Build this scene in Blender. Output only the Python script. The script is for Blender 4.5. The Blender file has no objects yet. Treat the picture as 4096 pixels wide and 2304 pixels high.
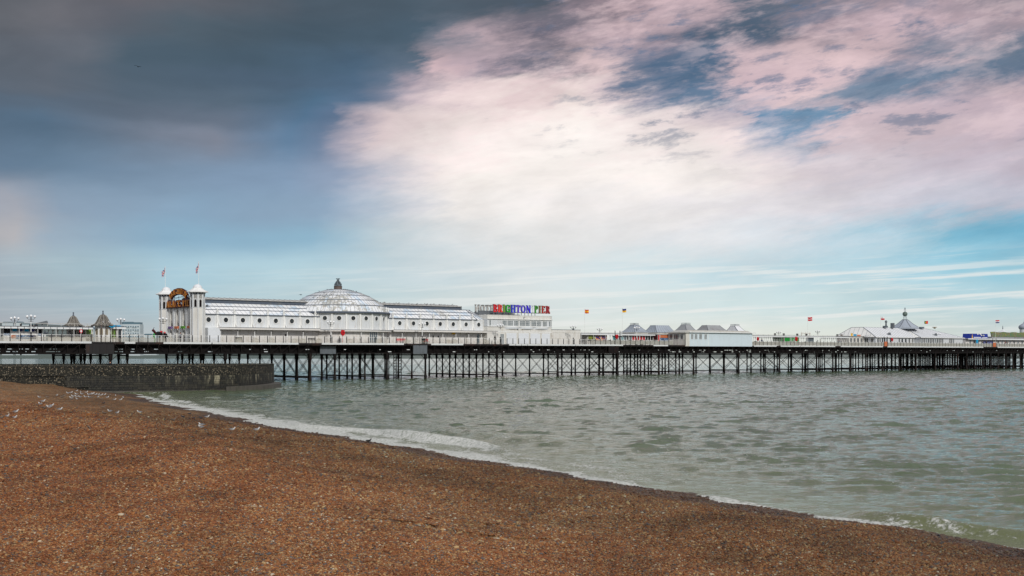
import bpy, bmesh, math, random
import numpy as np
from mathutils import Vector, Matrix
random.seed(7); np.random.seed(7)
S = bpy.context.scene
COL = S.collection
rad = math.radians
# ---------------------------------------------------------------- frame of the place
F = 5000.0            # focal length in photograph pixels
CX, HY = 2048.0, 1409.0   # principal column and horizon row of the photograph
HC = 5.1              # eye height above the sea (z = 0)
TH = rad(49.1)        # angle between view axis and pier
DV = (math.sin(TH), math.cos(TH))      # along the pier, out to sea
NV = (-math.cos(TH), math.sin(TH))     # across the pier, away from the eye
D0 = F / 27.0
O = (-CX / F * D0, D0)
PHI = math.atan2(DV[1], DV[0])
ZD = HC + 1.63        # top of the pier deck
def W(t, u, z=0.0):
    return (O[0] + t * DV[0] + u * NV[0], O[1] + t * DV[1] + u * NV[1], z)
def PT(px, u=0.0):    # distance along the pier at which a column of the picture meets the line u
    k = (px - CX) / F
    return (k * (O[1] + u * NV[1]) - O[0] - u * NV[0]) / (DV[0] - k * DV[1])
def DEPTH(px, u=0.0):
    return W(PT(px, u), u)[1]
def ZP(px, py, u=0.0):  # height above the deck
    return HC + (HY - py) * DEPTH(px, u) / F - ZD
def TU(x, y):
    dx, dy = x - O[0], y - O[1]
    return dx * DV[0] + dy * DV[1], dx * NV[0] + dy * NV[1]

# ---------------------------------------------------------------- camera
cam = bpy.data.cameras.new('camera'); camo = bpy.data.objects.new('camera', cam); COL.objects.link(camo)
camo.location = (0, 0, HC); camo.rotation_euler = (rad(90), 0, 0)
cam.sensor_width = 36; cam.lens = F / 4096 * 36; cam.shift_y = (HY - 1152) / 4096
cam.clip_start = 0.5; cam.clip_end = 60000
S.camera = camo
S.view_settings.view_transform = 'Standard'; S.view_settings.look = 'None'
S.view_settings.exposure = 0; S.view_settings.gamma = 1; S.view_settings.use_curve_mapping = False
S.render.resolution_x, S.render.resolution_y = 1024, 576

# ---------------------------------------------------------------- node helpers
def lin(c):
    return tuple(((v / 255) / 12.92 if v / 255 <= .04045 else ((v / 255 + .055) / 1.055) ** 2.4) for v in c)
class NT:
    def __init__(s, tree): s.t = tree; s.n = tree.nodes; s.l = tree.links
    def new(s, typ, **kw):
        n = s.n.new(typ)
        for k, v in kw.items(): setattr(n, k, v)
        return n
    def set(s, sock, v):
        if isinstance(v, bpy.types.NodeSocket): s.l.new(v, sock)
        elif v is not None:
            if sock.type == 'RGBA' and hasattr(v, '__len__') and len(v) == 3: v = (*v, 1)
            sock.default_value = v
    def m(s, op, a=None, b=None, c=None, clamp=False):
        n = s.new('ShaderNodeMath', operation=op); n.use_clamp = clamp
        for i, v in enumerate((a, b, c)):
            if v is not None: s.set(n.inputs[i], v)
        return n.outputs[0]
    def mapr(s, v, a, b, c=0.0, d=1.0, smooth=True):
        n = s.new('ShaderNodeMapRange'); n.interpolation_type = 'SMOOTHSTEP' if smooth else 'LINEAR'
        for i, x in enumerate((v, a, b, c, d)): s.set(n.inputs[i], x)
        return n.outputs[0]
    def comb(s, x=0., y=0., z=0.):
        n = s.new('ShaderNodeCombineXYZ')
        for i, v in enumerate((x, y, z)): s.set(n.inputs[i], v)
        return n.outputs[0]
    def sep(s, v):
        n = s.new('ShaderNodeSeparateXYZ'); s.set(n.inputs[0], v); return n.outputs
    def mix(s, f, a, b, blend='MIX'):
        n = s.new('ShaderNodeMix', data_type='RGBA', blend_type=blend)
        s.set(n.inputs[0], f); s.set(n.inputs[6], a); s.set(n.inputs[7], b); return n.outputs[2]
    def noise(s, vec, scale=1., detail=3., rough=.5, dist=0., out=0):
        n = s.new('ShaderNodeTexNoise')
        if vec is not None: s.set(n.inputs['Vector'], vec)
        s.set(n.inputs['Scale'], scale); s.set(n.inputs['Detail'], detail); s.set(n.inputs['Roughness'], rough); s.set(n.inputs['Distortion'], dist)
        return n.outputs[out]
    def vor(s, vec, scale=1., out='Distance', feature='F1', rnd=1.0):
        n = s.new('ShaderNodeTexVoronoi', feature=feature)
        if vec is not None: s.set(n.inputs['Vector'], vec)
        s.set(n.inputs['Scale'], scale); s.set(n.inputs['Randomness'], rnd)
        return n.outputs[out]
    def ramp(s, f, stops, interp='LINEAR'):
        n = s.new('ShaderNodeValToRGB'); n.color_ramp.interpolation = interp
        e = n.color_ramp.elements
        while len(e) < len(stops): e.new(.5)
        for i, (p, c) in enumerate(stops): e[i].position = p
        for i, (p, c) in enumerate(stops): e[i].color = (*c, 1)
        s.set(n.inputs[0], f); return n.outputs[0]
    def bump(s, h, strength=.5, dist=.02, normal=None):
        n = s.new('ShaderNodeBump'); s.set(n.inputs['Height'], h)
        n.inputs['Strength'].default_value = strength; n.inputs['Distance'].default_value = dist
        if normal is not None: s.l.new(normal, n.inputs['Normal'])
        return n.outputs[0]
    def scalev(s, v, xyz):
        n = s.new('ShaderNodeVectorMath', operation='MULTIPLY'); s.set(n.inputs[0], v); n.inputs[1].default_value = xyz; return n.outputs[0]

# ---------------------------------------------------------------- sky and sun
SUN_AZ, SUN_EL = rad(156), rad(34)      # from the view axis towards the right; above the horizon
world = bpy.data.worlds.new('World'); S.world = world; world.use_nodes = True
world.node_tree.nodes.clear()
w = NT(world.node_tree)
gen = w.new('ShaderNodeTexCoord').outputs['Generated']
X, Y, Z = w.sep(gen)
az = w.m('ARCTAN2', X, Y)
hyp = w.m('SQRT', w.m('ADD', w.m('MULTIPLY', X, X), w.m('MULTIPLY', Y, Y)))
V = w.m('DIVIDE', Z, w.m('MAXIMUM', hyp, .02))
# soft edges of the cloud banks: the sky coordinates are bent by noise
q1 = w.comb(w.m('MULTIPLY', az, 6.), w.m('MULTIPLY', V, 13.), 3.1)
n1 = w.sep(w.noise(q1, 1.0, 4, .55, .0, out=1))
q2 = w.comb(w.m('ADD', w.m('MULTIPLY', az, 15.), w.m('MULTIPLY', V, 8.)), w.m('SUBTRACT', w.m('MULTIPLY', V, 66.), w.m('MULTIPLY', az, 14.)), 7.7)
n2 = w.sep(w.noise(q2, 1.0, 9, .68, .1, out=1))
# the right half of the sky is crisper than the left
crisp = w.mapr(az, -.18, .05, .10, 1.)
aw = w.m('ADD', az, w.m('MULTIPLY', w.m('SUBTRACT', n1[0], .5), .09))
aw = w.m('ADD', aw, w.m('MULTIPLY', w.m('MULTIPLY', w.m('SUBTRACT', n2[0], .5), .17), crisp))
Vw = w.m('ADD', V, w.m('MULTIPLY', w.m('SUBTRACT', n1[1], .5), w.mapr(V, 0.0, .12, .004, .035)))
Vw = w.m('ADD', Vw, w.m('MULTIPLY', w.m('MULTIPLY', w.m('SUBTRACT', n2[1], .5), w.mapr(V, 0., .12, .003, .036)), crisp))
A0, A1 = math.atan((-500 - CX) / F), math.atan((4600 - CX) / F)
r = w.mapr(aw, A0, A1, 0, 1, False)
def pa(px): return (math.atan((px - CX) / F) - A0) / (A1 - A0)
SKY = [  # row of the picture, then (column, colour)
 (1345, [(-300,(162,162,170)),(300,(170,175,181)),(700,(188,200,203)),(1100,(210,213,212)),(1700,(218,220,217)),(2300,(224,228,222)),(3000,(226,230,222)),(3600,(214,222,216)),(4096,(196,208,207))]),
 (1215, [(-300,(160,170,180)),(300,(164,184,195)),(700,(168,198,210)),(1150,(186,209,217)),(1500,(190,209,214)),(2000,(214,222,222)),(2600,(215,228,229)),(3200,(206,226,229)),(3700,(186,214,222)),(4096,(178,208,217))]),
 (1090, [(-300,(160,170,182)),(200,(166,188,199)),(700,(166,198,213)),(1200,(178,207,218)),(1600,(190,207,214)),(2100,(218,224,226)),(2700,(206,224,230)),(3200,(192,218,228)),(3600,(170,209,225)),(3900,(150,202,221)),(4096,(158,202,218))]),
 (960, [(-300,(165,165,172)),(60,(176,174,178)),(200,(152,170,187)),(700,(136,172,197)),(1250,(142,180,203)),(1600,(190,206,214)),(1850,(220,224,226)),(2100,(232,231,230)),(2600,(232,231,232)),(3100,(216,222,229)),(3500,(180,208,222)),(3850,(128,187,212)),(4096,(116,180,208))]),
 (840, [(-300,(150,158,172)),(60,(160,163,174)),(300,(138,157,178)),(800,(134,162,187)),(1280,(140,163,187)),(1480,(176,188,203)),(1660,(212,212,217)),(1900,(244,238,234)),(2600,(240,235,234)),(3300,(216,212,220)),(3750,(196,196,208)),(4096,(190,190,204))]),
 (700, [(-300,(96,116,140)),(200,(100,124,148)),(700,(122,144,168)),(1120,(128,151,178)),(1330,(140,154,178)),(1480,(184,186,198)),(1640,(222,214,216)),(1780,(244,232,228)),(2000,(254,246,240)),(2700,(250,241,236)),(3200,(224,212,216)),(3700,(204,194,204)),(4096,(196,184,196))]),
 (560, [(-300,(78,94,112)),(150,(80,103,125)),(500,(104,114,130)),(800,(124,129,144)),(1150,(92,121,150)),(1280,(104,122,149)),(1390,(170,164,178)),(1480,(226,207,207)),(1700,(248,234,230)),(2300,(254,246,240)),(2900,(242,226,224)),(3100,(176,180,196)),(3250,(122,150,178)),(3400,(206,188,194)),(3700,(206,186,192)),(4096,(200,180,190))]),
 (490, [(-300,(78,92,108)),(180,(84,98,114)),(500,(90,101,116)),(860,(98,108,124)),(1180,(78,108,136)),(1310,(92,112,140)),(1390,(190,176,184)),(1520,(228,208,208)),(1800,(242,226,222)),(2300,(252,240,234)),(2800,(232,216,216)),(3060,(196,184,194)),(3170,(104,140,172)),(3320,(116,148,176)),(3420,(214,192,198)),(3700,(198,178,186)),(4096,(192,172,182))]),
 (420, [(-300,(80,90,102)),(200,(92,98,108)),(500,(80,94,108)),(900,(84,100,116)),(1200,(74,104,130)),(1430,(88,110,136)),(1560,(132,134,152)),(1690,(202,184,190)),(1850,(236,216,214)),(2200,(248,232,226)),(2450,(226,208,208)),(2620,(150,150,168)),(2760,(98,122,150)),(2960,(104,126,152)),(3080,(208,186,192)),(3300,(222,196,198)),(3480,(130,146,168)),(3700,(112,134,158)),(3900,(160,152,166)),(4096,(180,164,174))]),
 (350, [(-300,(86,93,102)),(200,(93,98,107)),(530,(75,90,103)),(1000,(72,90,108)),(1400,(76,100,124)),(1560,(98,112,132)),(1700,(176,160,170)),(1850,(224,202,202)),(2150,(238,220,216)),(2380,(224,202,204)),(2540,(118,128,150)),(2720,(80,106,134)),(2930,(92,114,140)),(3050,(208,182,188)),(3380,(216,190,194)),(3520,(140,144,162)),(3700,(112,132,156)),(3900,(98,120,144)),(4096,(104,120,142))]),
 (280, [(-300,(92,96,102)),(150,(94,98,106)),(350,(98,102,110)),(560,(70,86,98)),(1000,(66,84,98)),(1400,(72,96,118)),(1680,(90,104,120)),(1800,(206,178,182)),(1950,(190,168,176)),(2100,(112,110,124)),(2330,(222,196,196)),(2500,(128,130,148)),(2640,(78,102,130)),(2900,(84,106,132)),(3020,(200,176,182)),(3300,(226,198,200)),(3650,(210,184,188)),(3850,(136,140,156)),(4096,(94,114,134))]),
 (140, [(-300,(84,88,92)),(200,(106,104,108)),(420,(92,92,98)),(700,(76,88,97)),(1200,(66,82,94)),(1700,(70,88,102)),(1850,(112,116,128)),(2000,(176,156,162)),(2200,(112,106,118)),(2450,(190,166,172)),(2620,(150,136,146)),(2800,(76,92,112)),(3050,(78,96,116)),(3300,(170,150,158)),(3600,(206,180,186)),(3900,(176,156,164)),(4096,(168,150,158))]),
 (10, [(-300,(84,86,90)),(100,(92,93,98)),(500,(104,97,100)),(850,(92,92,97)),(1200,(72,84,94)),(1700,(72,86,97)),(2100,(80,88,98)),(2400,(150,132,140)),(2600,(216,188,192)),(2800,(190,166,172)),(2950,(92,104,120)),(3200,(120,118,130)),(3500,(164,146,154)),(3800,(150,136,146)),(4096,(128,124,134))]),
 (-700, [(-500,(150,150,156)),(1200,(128,134,142)),(2400,(196,194,198)),(3400,(192,192,198)),(4600,(186,188,194))]),
]
col = None; prev = None
for (py, stops) in SKY:
    c = w.ramp(r, [(max(0, min(1, pa(p))), lin(cc)) for p, cc in stops], 'EASE' if False else 'LINEAR')
    v = (HY - py) / F
    col = c if col is None else w.mix(w.mapr(Vw, prev, v, 0, 1), col, c)
    prev = v
# fine structure: brushed cirrus, long thin streaks low down
qa = w.comb(w.m('ADD', w.m('MULTIPLY', az, 18.), w.m('MULTIPLY', V, 8.)), w.m('SUBTRACT', w.m('MULTIPLY', V, 58.), w.m('MULTIPLY', az, 9.)), 1.7)
cir = w.noise(qa, 1.0, 9, .62, .15)
qb = w.comb(w.m('MULTIPLY', az, 70.), w.m('SUBTRACT', w.m('MULTIPLY', V, 230.), w.m('MULTIPLY', az, 40.)), 9.)
cir2 = w.noise(qb, 1.0, 6, .65, .1)
upR = w.m('MULTIPLY', w.mapr(w.m('SUBTRACT', az, w.m('MULTIPLY', V, 1.15)), -.33, -.24), w.mapr(V, .10, .17))
# open blue between the pink cirrus, high on the right
gapreg = w.m('MULTIPLY', w.mapr(az, -.02, .09), w.mapr(V, .135, .185))
cs = w.m('ADD', w.m('MULTIPLY', cir, .8), w.m('MULTIPLY', cir2, .2))
gap = w.m('MULTIPLY', gapreg, w.mapr(cs, .46, .36))
col = w.mix(w.m('MULTIPLY', gap, .6), col, lin((82, 112, 144)))
veil = w.m('MULTIPLY', upR, w.mapr(cs, .51, .64))
col = w.mix(w.m('MULTIPLY', veil, .26), col, lin((238, 212, 212)))
qc = w.comb(w.m('ADD', w.m('MULTIPLY', az, 11.), w.m('MULTIPLY', V, 9.)), w.m('SUBTRACT', w.m('MULTIPLY', V, 34.), w.m('MULTIPLY', az, 9.)), 12.3)
wis = w.noise(qc, 1.0, 9, .64, .25)
wreg = w.m('MULTIPLY', w.mapr(w.m('SUBTRACT', az, w.m('MULTIPLY', V, .8)), -.26, -.16), w.mapr(V, .16, .21))
col = w.mix(w.m('MULTIPLY', w.m('MULTIPLY', w.mapr(wis, .52, .66), wreg), .5), col, lin((226, 198, 200)))
col = w.mix(w.m('MULTIPLY', w.m('MULTIPLY', w.mapr(wis, .46, .34), wreg), .45), col, lin((84, 106, 132)))
# faint modelling of the bright bank and the dark bank
soft = w.noise(w.comb(w.m('MULTIPLY', az, 9.), w.m('MULTIPLY', V, 26.), 5.), 1.0, 6, .55, .5)
lum = w.mapr(soft, .3, .7, w.mapr(V, .10, .2, .95, .86), w.mapr(V, .1, .2, 1.07, 1.12), False)
det = w.m('ADD', 1.0, w.m('MULTIPLY', w.m('MULTIPLY', w.m('SUBTRACT', cir, .5), w.mapr(az, -.2, 0., .10, .42)), w.mapr(V, .05, .12)))
lum = w.m('MULTIPLY', lum, det)
col = w.mix(1.0, col, w.comb(lum, lum, lum), 'MULTIPLY')
# low streaks
qs = w.comb(w.m('MULTIPLY', az, 7.), w.m('SUBTRACT', w.m('MULTIPLY', V, 150.), w.m('MULTIPLY', az, 7.)), 4.)
st = w.noise(qs, 1.0, 5, .6, .25)
low = w.m('MULTIPLY', w.mapr(V, .006, .02), w.mapr(V, .085, .055))
low = w.m('MULTIPLY', low, w.mapr(az, -.25, .12, .12, 1.))
col = w.mix(w.m('MULTIPLY', w.m('MULTIPLY', w.mapr(st, .47, .63), low), .75), col, lin((236, 238, 236)))
# out of the picture the cloud cover goes on, even and light
away = w.mapr(w.m('ABSOLUTE', az), rad(34), rad(75))
col = w.mix(away, col, lin((184, 188, 196)))
below = w.mapr(Z, -.02, -.001)
col = w.mix(below, lin((96, 108, 100)), col)
nish = w.new('ShaderNodeTexSky', sky_type='NISHITA'); nish.sun_disc = False
nish.sun_elevation = SUN_EL; nish.sun_rotation = SUN_AZ; nish.air_density = 1.0; nish.dust_density = 1.5
cl10 = w.mix(1.0, col, (10, 10, 10), 'MULTIPLY')
allc = w.mix(.94, nish.outputs[0], cl10)
bg = w.new('ShaderNodeBackground'); w.set(bg.inputs[0], allc); bg.inputs[1].default_value = .1
wo = w.new('ShaderNodeOutputWorld'); w.l.new(bg.outputs[0], wo.inputs[0])

sun = bpy.data.lights.new('sun', 'SUN'); sun.energy = 2.3; sun.angle = rad(7); sun.color = (1, .965, .91)
suno = bpy.data.objects.new('sun', sun); COL.objects.link(suno)
sd = Vector((math.sin(SUN_AZ) * math.cos(SUN_EL), math.cos(SUN_AZ) * math.cos(SUN_EL), math.sin(SUN_EL)))
suno.rotation_euler = sd.to_track_quat('Z', 'Y').to_euler()
suno.location = (30, -20, 60)

# ---------------------------------------------------------------- mesh helpers
class MB:
    def __init__(s): s.v = []; s.f = []; s.mi = []; s.cur = 0
    def face(s, *idx): s.f.append(tuple(idx)); s.mi.append(s.cur)
    def quad(s, a, b, c, d):
        n = len(s.v); s.v += [tuple(a), tuple(b), tuple(c), tuple(d)]; s.face(n, n+1, n+2, n+3); return s
    def tri(s, a, b, c):
        n = len(s.v); s.v += [tuple(a), tuple(b), tuple(c)]; s.face(n, n+1, n+2); return s
    def box(s, x0, x1, y0, y1, z0, z1):
        n = len(s.v)
        s.v += [(x, y, z) for z in (z0, z1) for y in (y0, y1) for x in (x0, x1)]
        for q in ((0,2,3,1),(4,5,7,6),(0,1,5,4),(2,6,7,3),(0,4,6,2),(1,3,7,5)): s.face(*[n+i for i in q])
        return s
    def boxc(s, x, y, z, w, d, h): return s.box(x-w/2, x+w/2, y-d/2, y+d/2, z, z+h)
    def prism(s, pts, a, b, axis='y'):
        """2D outline pts extruded from a to b along an axis ('y': pts are x,z; 'z': x,y; 'x': y,z)"""
        def P(p, h): return (p[0], h, p[1]) if axis == 'y' else ((p[0], p[1], h) if axis == 'z' else (h, p[0], p[1]))
        n = len(s.v); k = len(pts)
        s.v += [P(p, a) for p in pts] + [P(p, b) for p in pts]
        s.face(*[n+i for i in range(k)]); s.face(*[n+k+i for i in range(k)][::-1])
        for i in range(k):
            j = (i+1) % k; s.face(n+i, n+k+i, n+k+j, n+j)
        return s
    def tube(s, pts, r, n=8, cap=True):
        """round bar through points; r a number or one per point"""
        pts = [Vector(p) for p in pts]
        rr = r if hasattr(r, '__len__') else [r]*len(pts)
        rings = []
        for i, p in enumerate(pts):
            d = (pts[min(i+1, len(pts)-1)] - pts[max(i-1, 0)])
            if d.length < 1e-9: d = Vector((0,0,1))
            d.normalize()
            a = Vector((0,0,1)) if abs(d.z) < .9 else Vector((1,0,0))
            e1 = d.cross(a).normalized(); e2 = d.cross(e1).normalized()
            b = len(s.v)
            for k in range(n):
                an = 2*math.pi*k/n
                s.v.append(tuple(p + (e1*math.cos(an) + e2*math.sin(an))*rr[i]))
            rings.append(b)
        for a, b in zip(rings, rings[1:]):
            for k in range(n):
                j = (k+1) % n; s.face(a+k, a+j, b+j, b+k)
        if cap:
            s.face(*[rings[0]+k for k in range(n)][::-1]); s.face(*[rings[-1]+k for k in range(n)])
        return s
    def bar(s, p0, p1, wd, th=None):
        """square bar between two points"""
        p0, p1 = Vector(p0), Vector(p1); d = (p1-p0).normalized(); th = th or wd
        a = Vector((0,0,1)) if abs(d.z) < .95 else Vector((1,0,0))
        e1 = d.cross(a).normalized()*wd/2; e2 = d.cross(e1).normalized()*th/2
        n = len(s.v)
        for p in (p0, p1):
            for q in (-e1-e2, e1-e2, e1+e2, -e1+e2): s.v.append(tuple(p+q))
        for q in ((3,2,1,0),(4,5,6,7),(0,1,5,4),(1,2,6,5),(2,3,7,6),(3,0,4,7)): s.face(*[n+i for i in q])
        return s
    def lathe(s, prof, c=(0,0,0), n=16, a0=0., a1=2*math.pi, sx=1., sy=1.):
        full = abs(a1-a0-2*math.pi) < 1e-6; m = n if full else n+1
        b = len(s.v)
        for (r_, z_) in prof:
            for k in range(m):
                an = a0+(a1-a0)*k/n
                s.v.append((c[0]+r_*math.cos(an)*sx, c[1]+r_*math.sin(an)*sy, c[2]+z_))
        for i in range(len(prof)-1):
            for k in range(n):
                j = (k+1) % m
                s.face(b+i*m+k, b+i*m+j, b+(i+1)*m+j, b+(i+1)*m+k)
        return s
    def ball(s, c, r, n=12, sz=(1,1,1)):
        b = len(s.v); h = n//2
        for i in range(h+1):
            ph = math.pi*i/h
            for k in range(n):
                an = 2*math.pi*k/n
                s.v.append((c[0]+r*sz[0]*math.sin(ph)*math.cos(an), c[1]+r*sz[1]*math.sin(ph)*math.sin(an), c[2]+r*sz[2]*math.cos(ph)))
        for i in range(h):
            for k in range(n):
                j = (k+1) % n; s.face(b+i*n+k, b+(i+1)*n+k, b+(i+1)*n+j, b+i*n+j)
        return s
    def add(s, o, M):
        n = len(s.v); s.v += [tuple(M @ Vector(p)) for p in o.v]
        for q, m in zip(o.f, o.mi): s.f.append(tuple(n+i for i in q)); s.mi.append(m)
        return s
    def mesh(s, name, mats, smooth=False):
        me = bpy.data.meshes.new(name); me.from_pydata(s.v, [], s.f)
        for m in (mats if isinstance(mats, (list, tuple)) else [mats]): me.materials.append(m)
        if any(s.mi): me.polygons.foreach_set('material_index', s.mi)
        if smooth:
            me.polygons.foreach_set('use_smooth', [True]*len(me.polygons))
            if smooth != 2: me.set_sharp_from_angle(angle=rad(40))
        me.validate(); me.update()
        return me
def props(o, label=None, cat=None, group=None, kind=None):
    if label: o['label'] = label
    if cat: o['category'] = cat
    if group: o['group'] = group
    if kind: o['kind'] = kind
    return o
def link(name, data, parent=None, loc=(0,0,0), rot=(0,0,0), **kw):
    o = bpy.data.objects.new(name, data); COL.objects.link(o)
    o.location = loc; o.rotation_euler = rot if hasattr(rot, '__len__') else (0,0,rot)
    if parent is not None: o.parent = parent
    return props(o, **kw)
def part(mb, name, mat, parent, loc=(0,0,0), rot=(0,0,0), smooth=False, **kw):
    return link(name, mb.mesh(name, mat, smooth), parent, loc, rot, **kw)
def thing(name, label, cat, loc, rot=0., group=None):
    return link(name, None, None, loc, rot, label=label, cat=cat, group=group)
def kids(o): return [c for c in bpy.data.objects if c.parent is o]
CH = {}
def copy_tree(o, parent=None, tree=None):
    if tree is None:
        tree = {}
        for x in bpy.data.objects:
            if x.parent: tree.setdefault(x.parent.name, []).append(x)
    c = o.copy(); COL.objects.link(c)
    if parent is not None: c.parent = parent
    for k in tree.get(o.name, []): copy_tree(k, c, tree)
    return c
def pier_thing(name, label, cat, t, u, z=0., rot=0., group=None):
    return thing(name, label, cat, W(t, u, ZD+z), PHI+rot, group)

# ---------------------------------------------------------------- materials
def mat(name, base, rough=.6, metal=0., spec=.5, f=None):
    m = bpy.data.materials.new(name); m.use_nodes = True
    nt = NT(m.node_tree); p = m.node_tree.nodes['Principled BSDF']
    p.inputs['Base Color'].default_value = (*base, 1); p.inputs['Roughness'].default_value = rough
    p.inputs['Metallic'].default_value = metal; p.inputs['Specular IOR Level'].default_value = spec
    if f: f(nt, p)
    return m
def objc(nt): return nt.new('ShaderNodeTexCoord').outputs['Object']
def orand(nt): return nt.new('ShaderNodeObjectInfo').outputs['Random']
def weathered(base, dirt, amt=.5, sc=1., streak=True, siding=0., rough=.6, bumpy=.15, seed=0., rust=0.):
    def f(nt, p):
        g = nt.new('ShaderNodeNewGeometry').outputs['Position']
        x, y, z = nt.sep(g)
        v = nt.comb(x, y, nt.m('MULTIPLY', z, .18 if streak else 1.))
        n = nt.noise(v, 1.7*sc, 6, .65, .3)
        n2 = nt.noise(g, .6*sc, 3, .5)
        k = nt.mapr(nt.m('ADD', nt.m('MULTIPLY', n, .65), nt.m('MULTIPLY', n2, .35)), .46, .72)
        c = nt.mix(nt.m('MULTIPLY', k, amt), base, dirt)
        if rust:
            rn = nt.noise(nt.comb(x, y, nt.m('MULTIPLY', z, .35)), 1.1, 7, .7, .2)
            c = nt.mix(nt.m('MULTIPLY', nt.mapr(rn, .6, .74), rust), c, (.28, .12, .04))
        if siding:
            fr = nt.m('FRACT', nt.m('MULTIPLY', z, 1/siding))
            gl = nt.mapr(fr, .0, .14, .62, 1.)
            c = nt.mix(1., c, nt.comb(gl, gl, gl), 'MULTIPLY')
            nt.l.new(nt.bump(nt.m('SUBTRACT', 1., fr), .6, .03), p.inputs['Normal'])
        elif bumpy:
            nt.l.new(nt.bump(nt.noise(g, 9., 4, .6), bumpy, .02), p.inputs['Normal'])
        nt.set(p.inputs['Base Color'], c)
        nt.set(p.inputs['Roughness'], nt.mapr(n, .3, .7, rough-.08, rough+.12))
    return f
M = {}
M['white'] = mat('greyed_white_paint', (.78,.77,.74), f=weathered((.64,.665,.685), (.46,.42,.36), .5, rust=.5))  # bluish white, greyed below the trim to paint in recess shade
M['white2'] = mat('cream_paint', (.7,.68,.63), f=weathered((.66,.64,.585), (.42,.36,.28), .6, rust=.4))
M['clap'] = mat('white_clapboard', (.74,.73,.7), f=weathered((.74,.725,.68), (.48,.42,.34), .5, siding=.17, rust=.35))
M['clapblue'] = mat('white_cladding', (.62,.72,.78), f=weathered((.64,.74,.79), (.52,.58,.6), .4, siding=.14))
M['beige'] = mat('beige_panelling', (.6,.57,.53), f=weathered((.74,.715,.68), (.56,.5,.43), .5, rust=.25))  # plain warm beige with brown weathering
M['shutter'] = mat('roller_shutter', (.76,.8,.84), f=weathered((.76,.79,.82), (.6,.6,.58), .3, siding=.12, rough=.45))
M['trim'] = mat('white_trim', (.8,.8,.78), f=weathered((.82,.82,.80), (.5,.45,.38), .5, rust=.45))
M['fascia'] = mat('fascia_paint', (.8,.82,.82), f=weathered((.80,.82,.82), (.52,.47,.40), .5, rust=.5, streak=False))
M['black'] = mat('black_iron', (.018,.018,.02), .5)
M['iron'] = mat('rusty_iron', (.03,.02,.018), .75, spec=.15, f=weathered((.010,.008,.008), (.045,.018,.010), .5, sc=.8, streak=False))
M['truss'] = mat('girder_iron', (.02,.016,.015), .8, spec=.12, f=weathered((.009,.0075,.007), (.02,.012,.009), .6, sc=.6, streak=False))
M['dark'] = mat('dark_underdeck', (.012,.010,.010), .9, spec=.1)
M['plate'] = mat('grey_plate', (.13,.14,.15), .6, f=weathered((.12,.135,.15), (.04,.035,.035), .8))
M['rustplate'] = mat('rust_plate', (.05,.03,.02), .7, f=weathered((.014,.012,.012), (.08,.032,.016), .7, sc=.5))
M['glassdark'] = mat('dark_glass', (.02,.03,.035), .08, spec=.8)
def _gr(nt, p):
    g = nt.new('ShaderNodeNewGeometry').outputs['Position']
    n = nt.noise(g, 1.3, 7, .7, .6); n = nt.mapr(n, .45, .62)
    nt.set(p.inputs['Base Color'], nt.mix(n, (.010,.014,.016), (.05,.06,.06)))
M['porthole'] = mat('porthole_glass', (.05,.06,.06), .12, f=_gr)
M['glassblue'] = mat('window_glass', (.10,.13,.15), .08, spec=.8, f=lambda nt, p: nt.set(p.inputs['Base Color'], nt.mix(nt.noise(nt.new('ShaderNodeNewGeometry').outputs['Position'], .9, 4, .6), (.04,.055,.065), (.22,.27,.29))))
def roofglass(white, dirtamt):
    def f(nt, p):
        g = nt.new('ShaderNodeNewGeometry').outputs['Position']; rnd = orand(nt)
        n = nt.noise(g, 1.15, 8, .72, 1.0); n2 = nt.noise(g, .16, 3, .5)
        k = nt.mapr(nt.m('ADD', nt.m('MULTIPLY', n, .6), nt.m('ADD', nt.m('MULTIPLY', n2, .38), nt.m('MULTIPLY', rnd, .02))), .55-dirtamt, .60-dirtamt)
        c = nt.mix(nt.m('MULTIPLY', nt.mapr(nt.noise(g, .35, 2, .5), .54, .6), nt.mapr(rnd, .2, .9, .5, 1.)), white, (.60,.71,.82))
        c = nt.mix(nt.m('MULTIPLY', k, .8), c, (.36,.34,.28))
        nt.set(p.inputs['Base Color'], c); nt.set(p.inputs['Roughness'], nt.mapr(k, 0, 1, .22, .6))
    return f
M['roofglass'] = mat('whitened_roof_glass', (.8,.8,.8), .3, f=roofglass((.88,.88,.88), -.02))
M['domeglass'] = mat('weathered_roof_glass', (.8,.8,.8), .3, f=roofglass((.82,.83,.84), .045))
M['lead'] = mat('lead_flashing', (.10,.12,.15), .55, f=weathered((.085,.105,.14), (.16,.16,.15), .6, sc=.7))
M['zinc'] = mat('zinc_sheet', (.5,.5,.48), .5, f=weathered((.52,.51,.48), (.30,.26,.2), .7, sc=1.2, streak=False))
M['tin'] = mat('tin_roof', (.34,.38,.43), .42, f=weathered((.36,.40,.46), (.22,.23,.25), .6, sc=.8))
M['tingrey'] = mat('grey_tin_roof', (.25,.25,.26), .6, f=weathered((.30,.31,.32), (.15,.12,.12), .8, sc=.8))
M['tinwhite'] = mat('pale_tin_roof', (.62,.63,.65), .4, f=weathered((.74,.75,.77), (.55,.54,.53), .5, sc=.6))
M['seam'] = mat('roof_seam', (.12,.13,.15), .6)
M['seamlight'] = mat('pale_roof_seam', (.26,.28,.31), .6)
M['globe'] = mat('opal_globe', (.86,.86,.87), .15)
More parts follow.
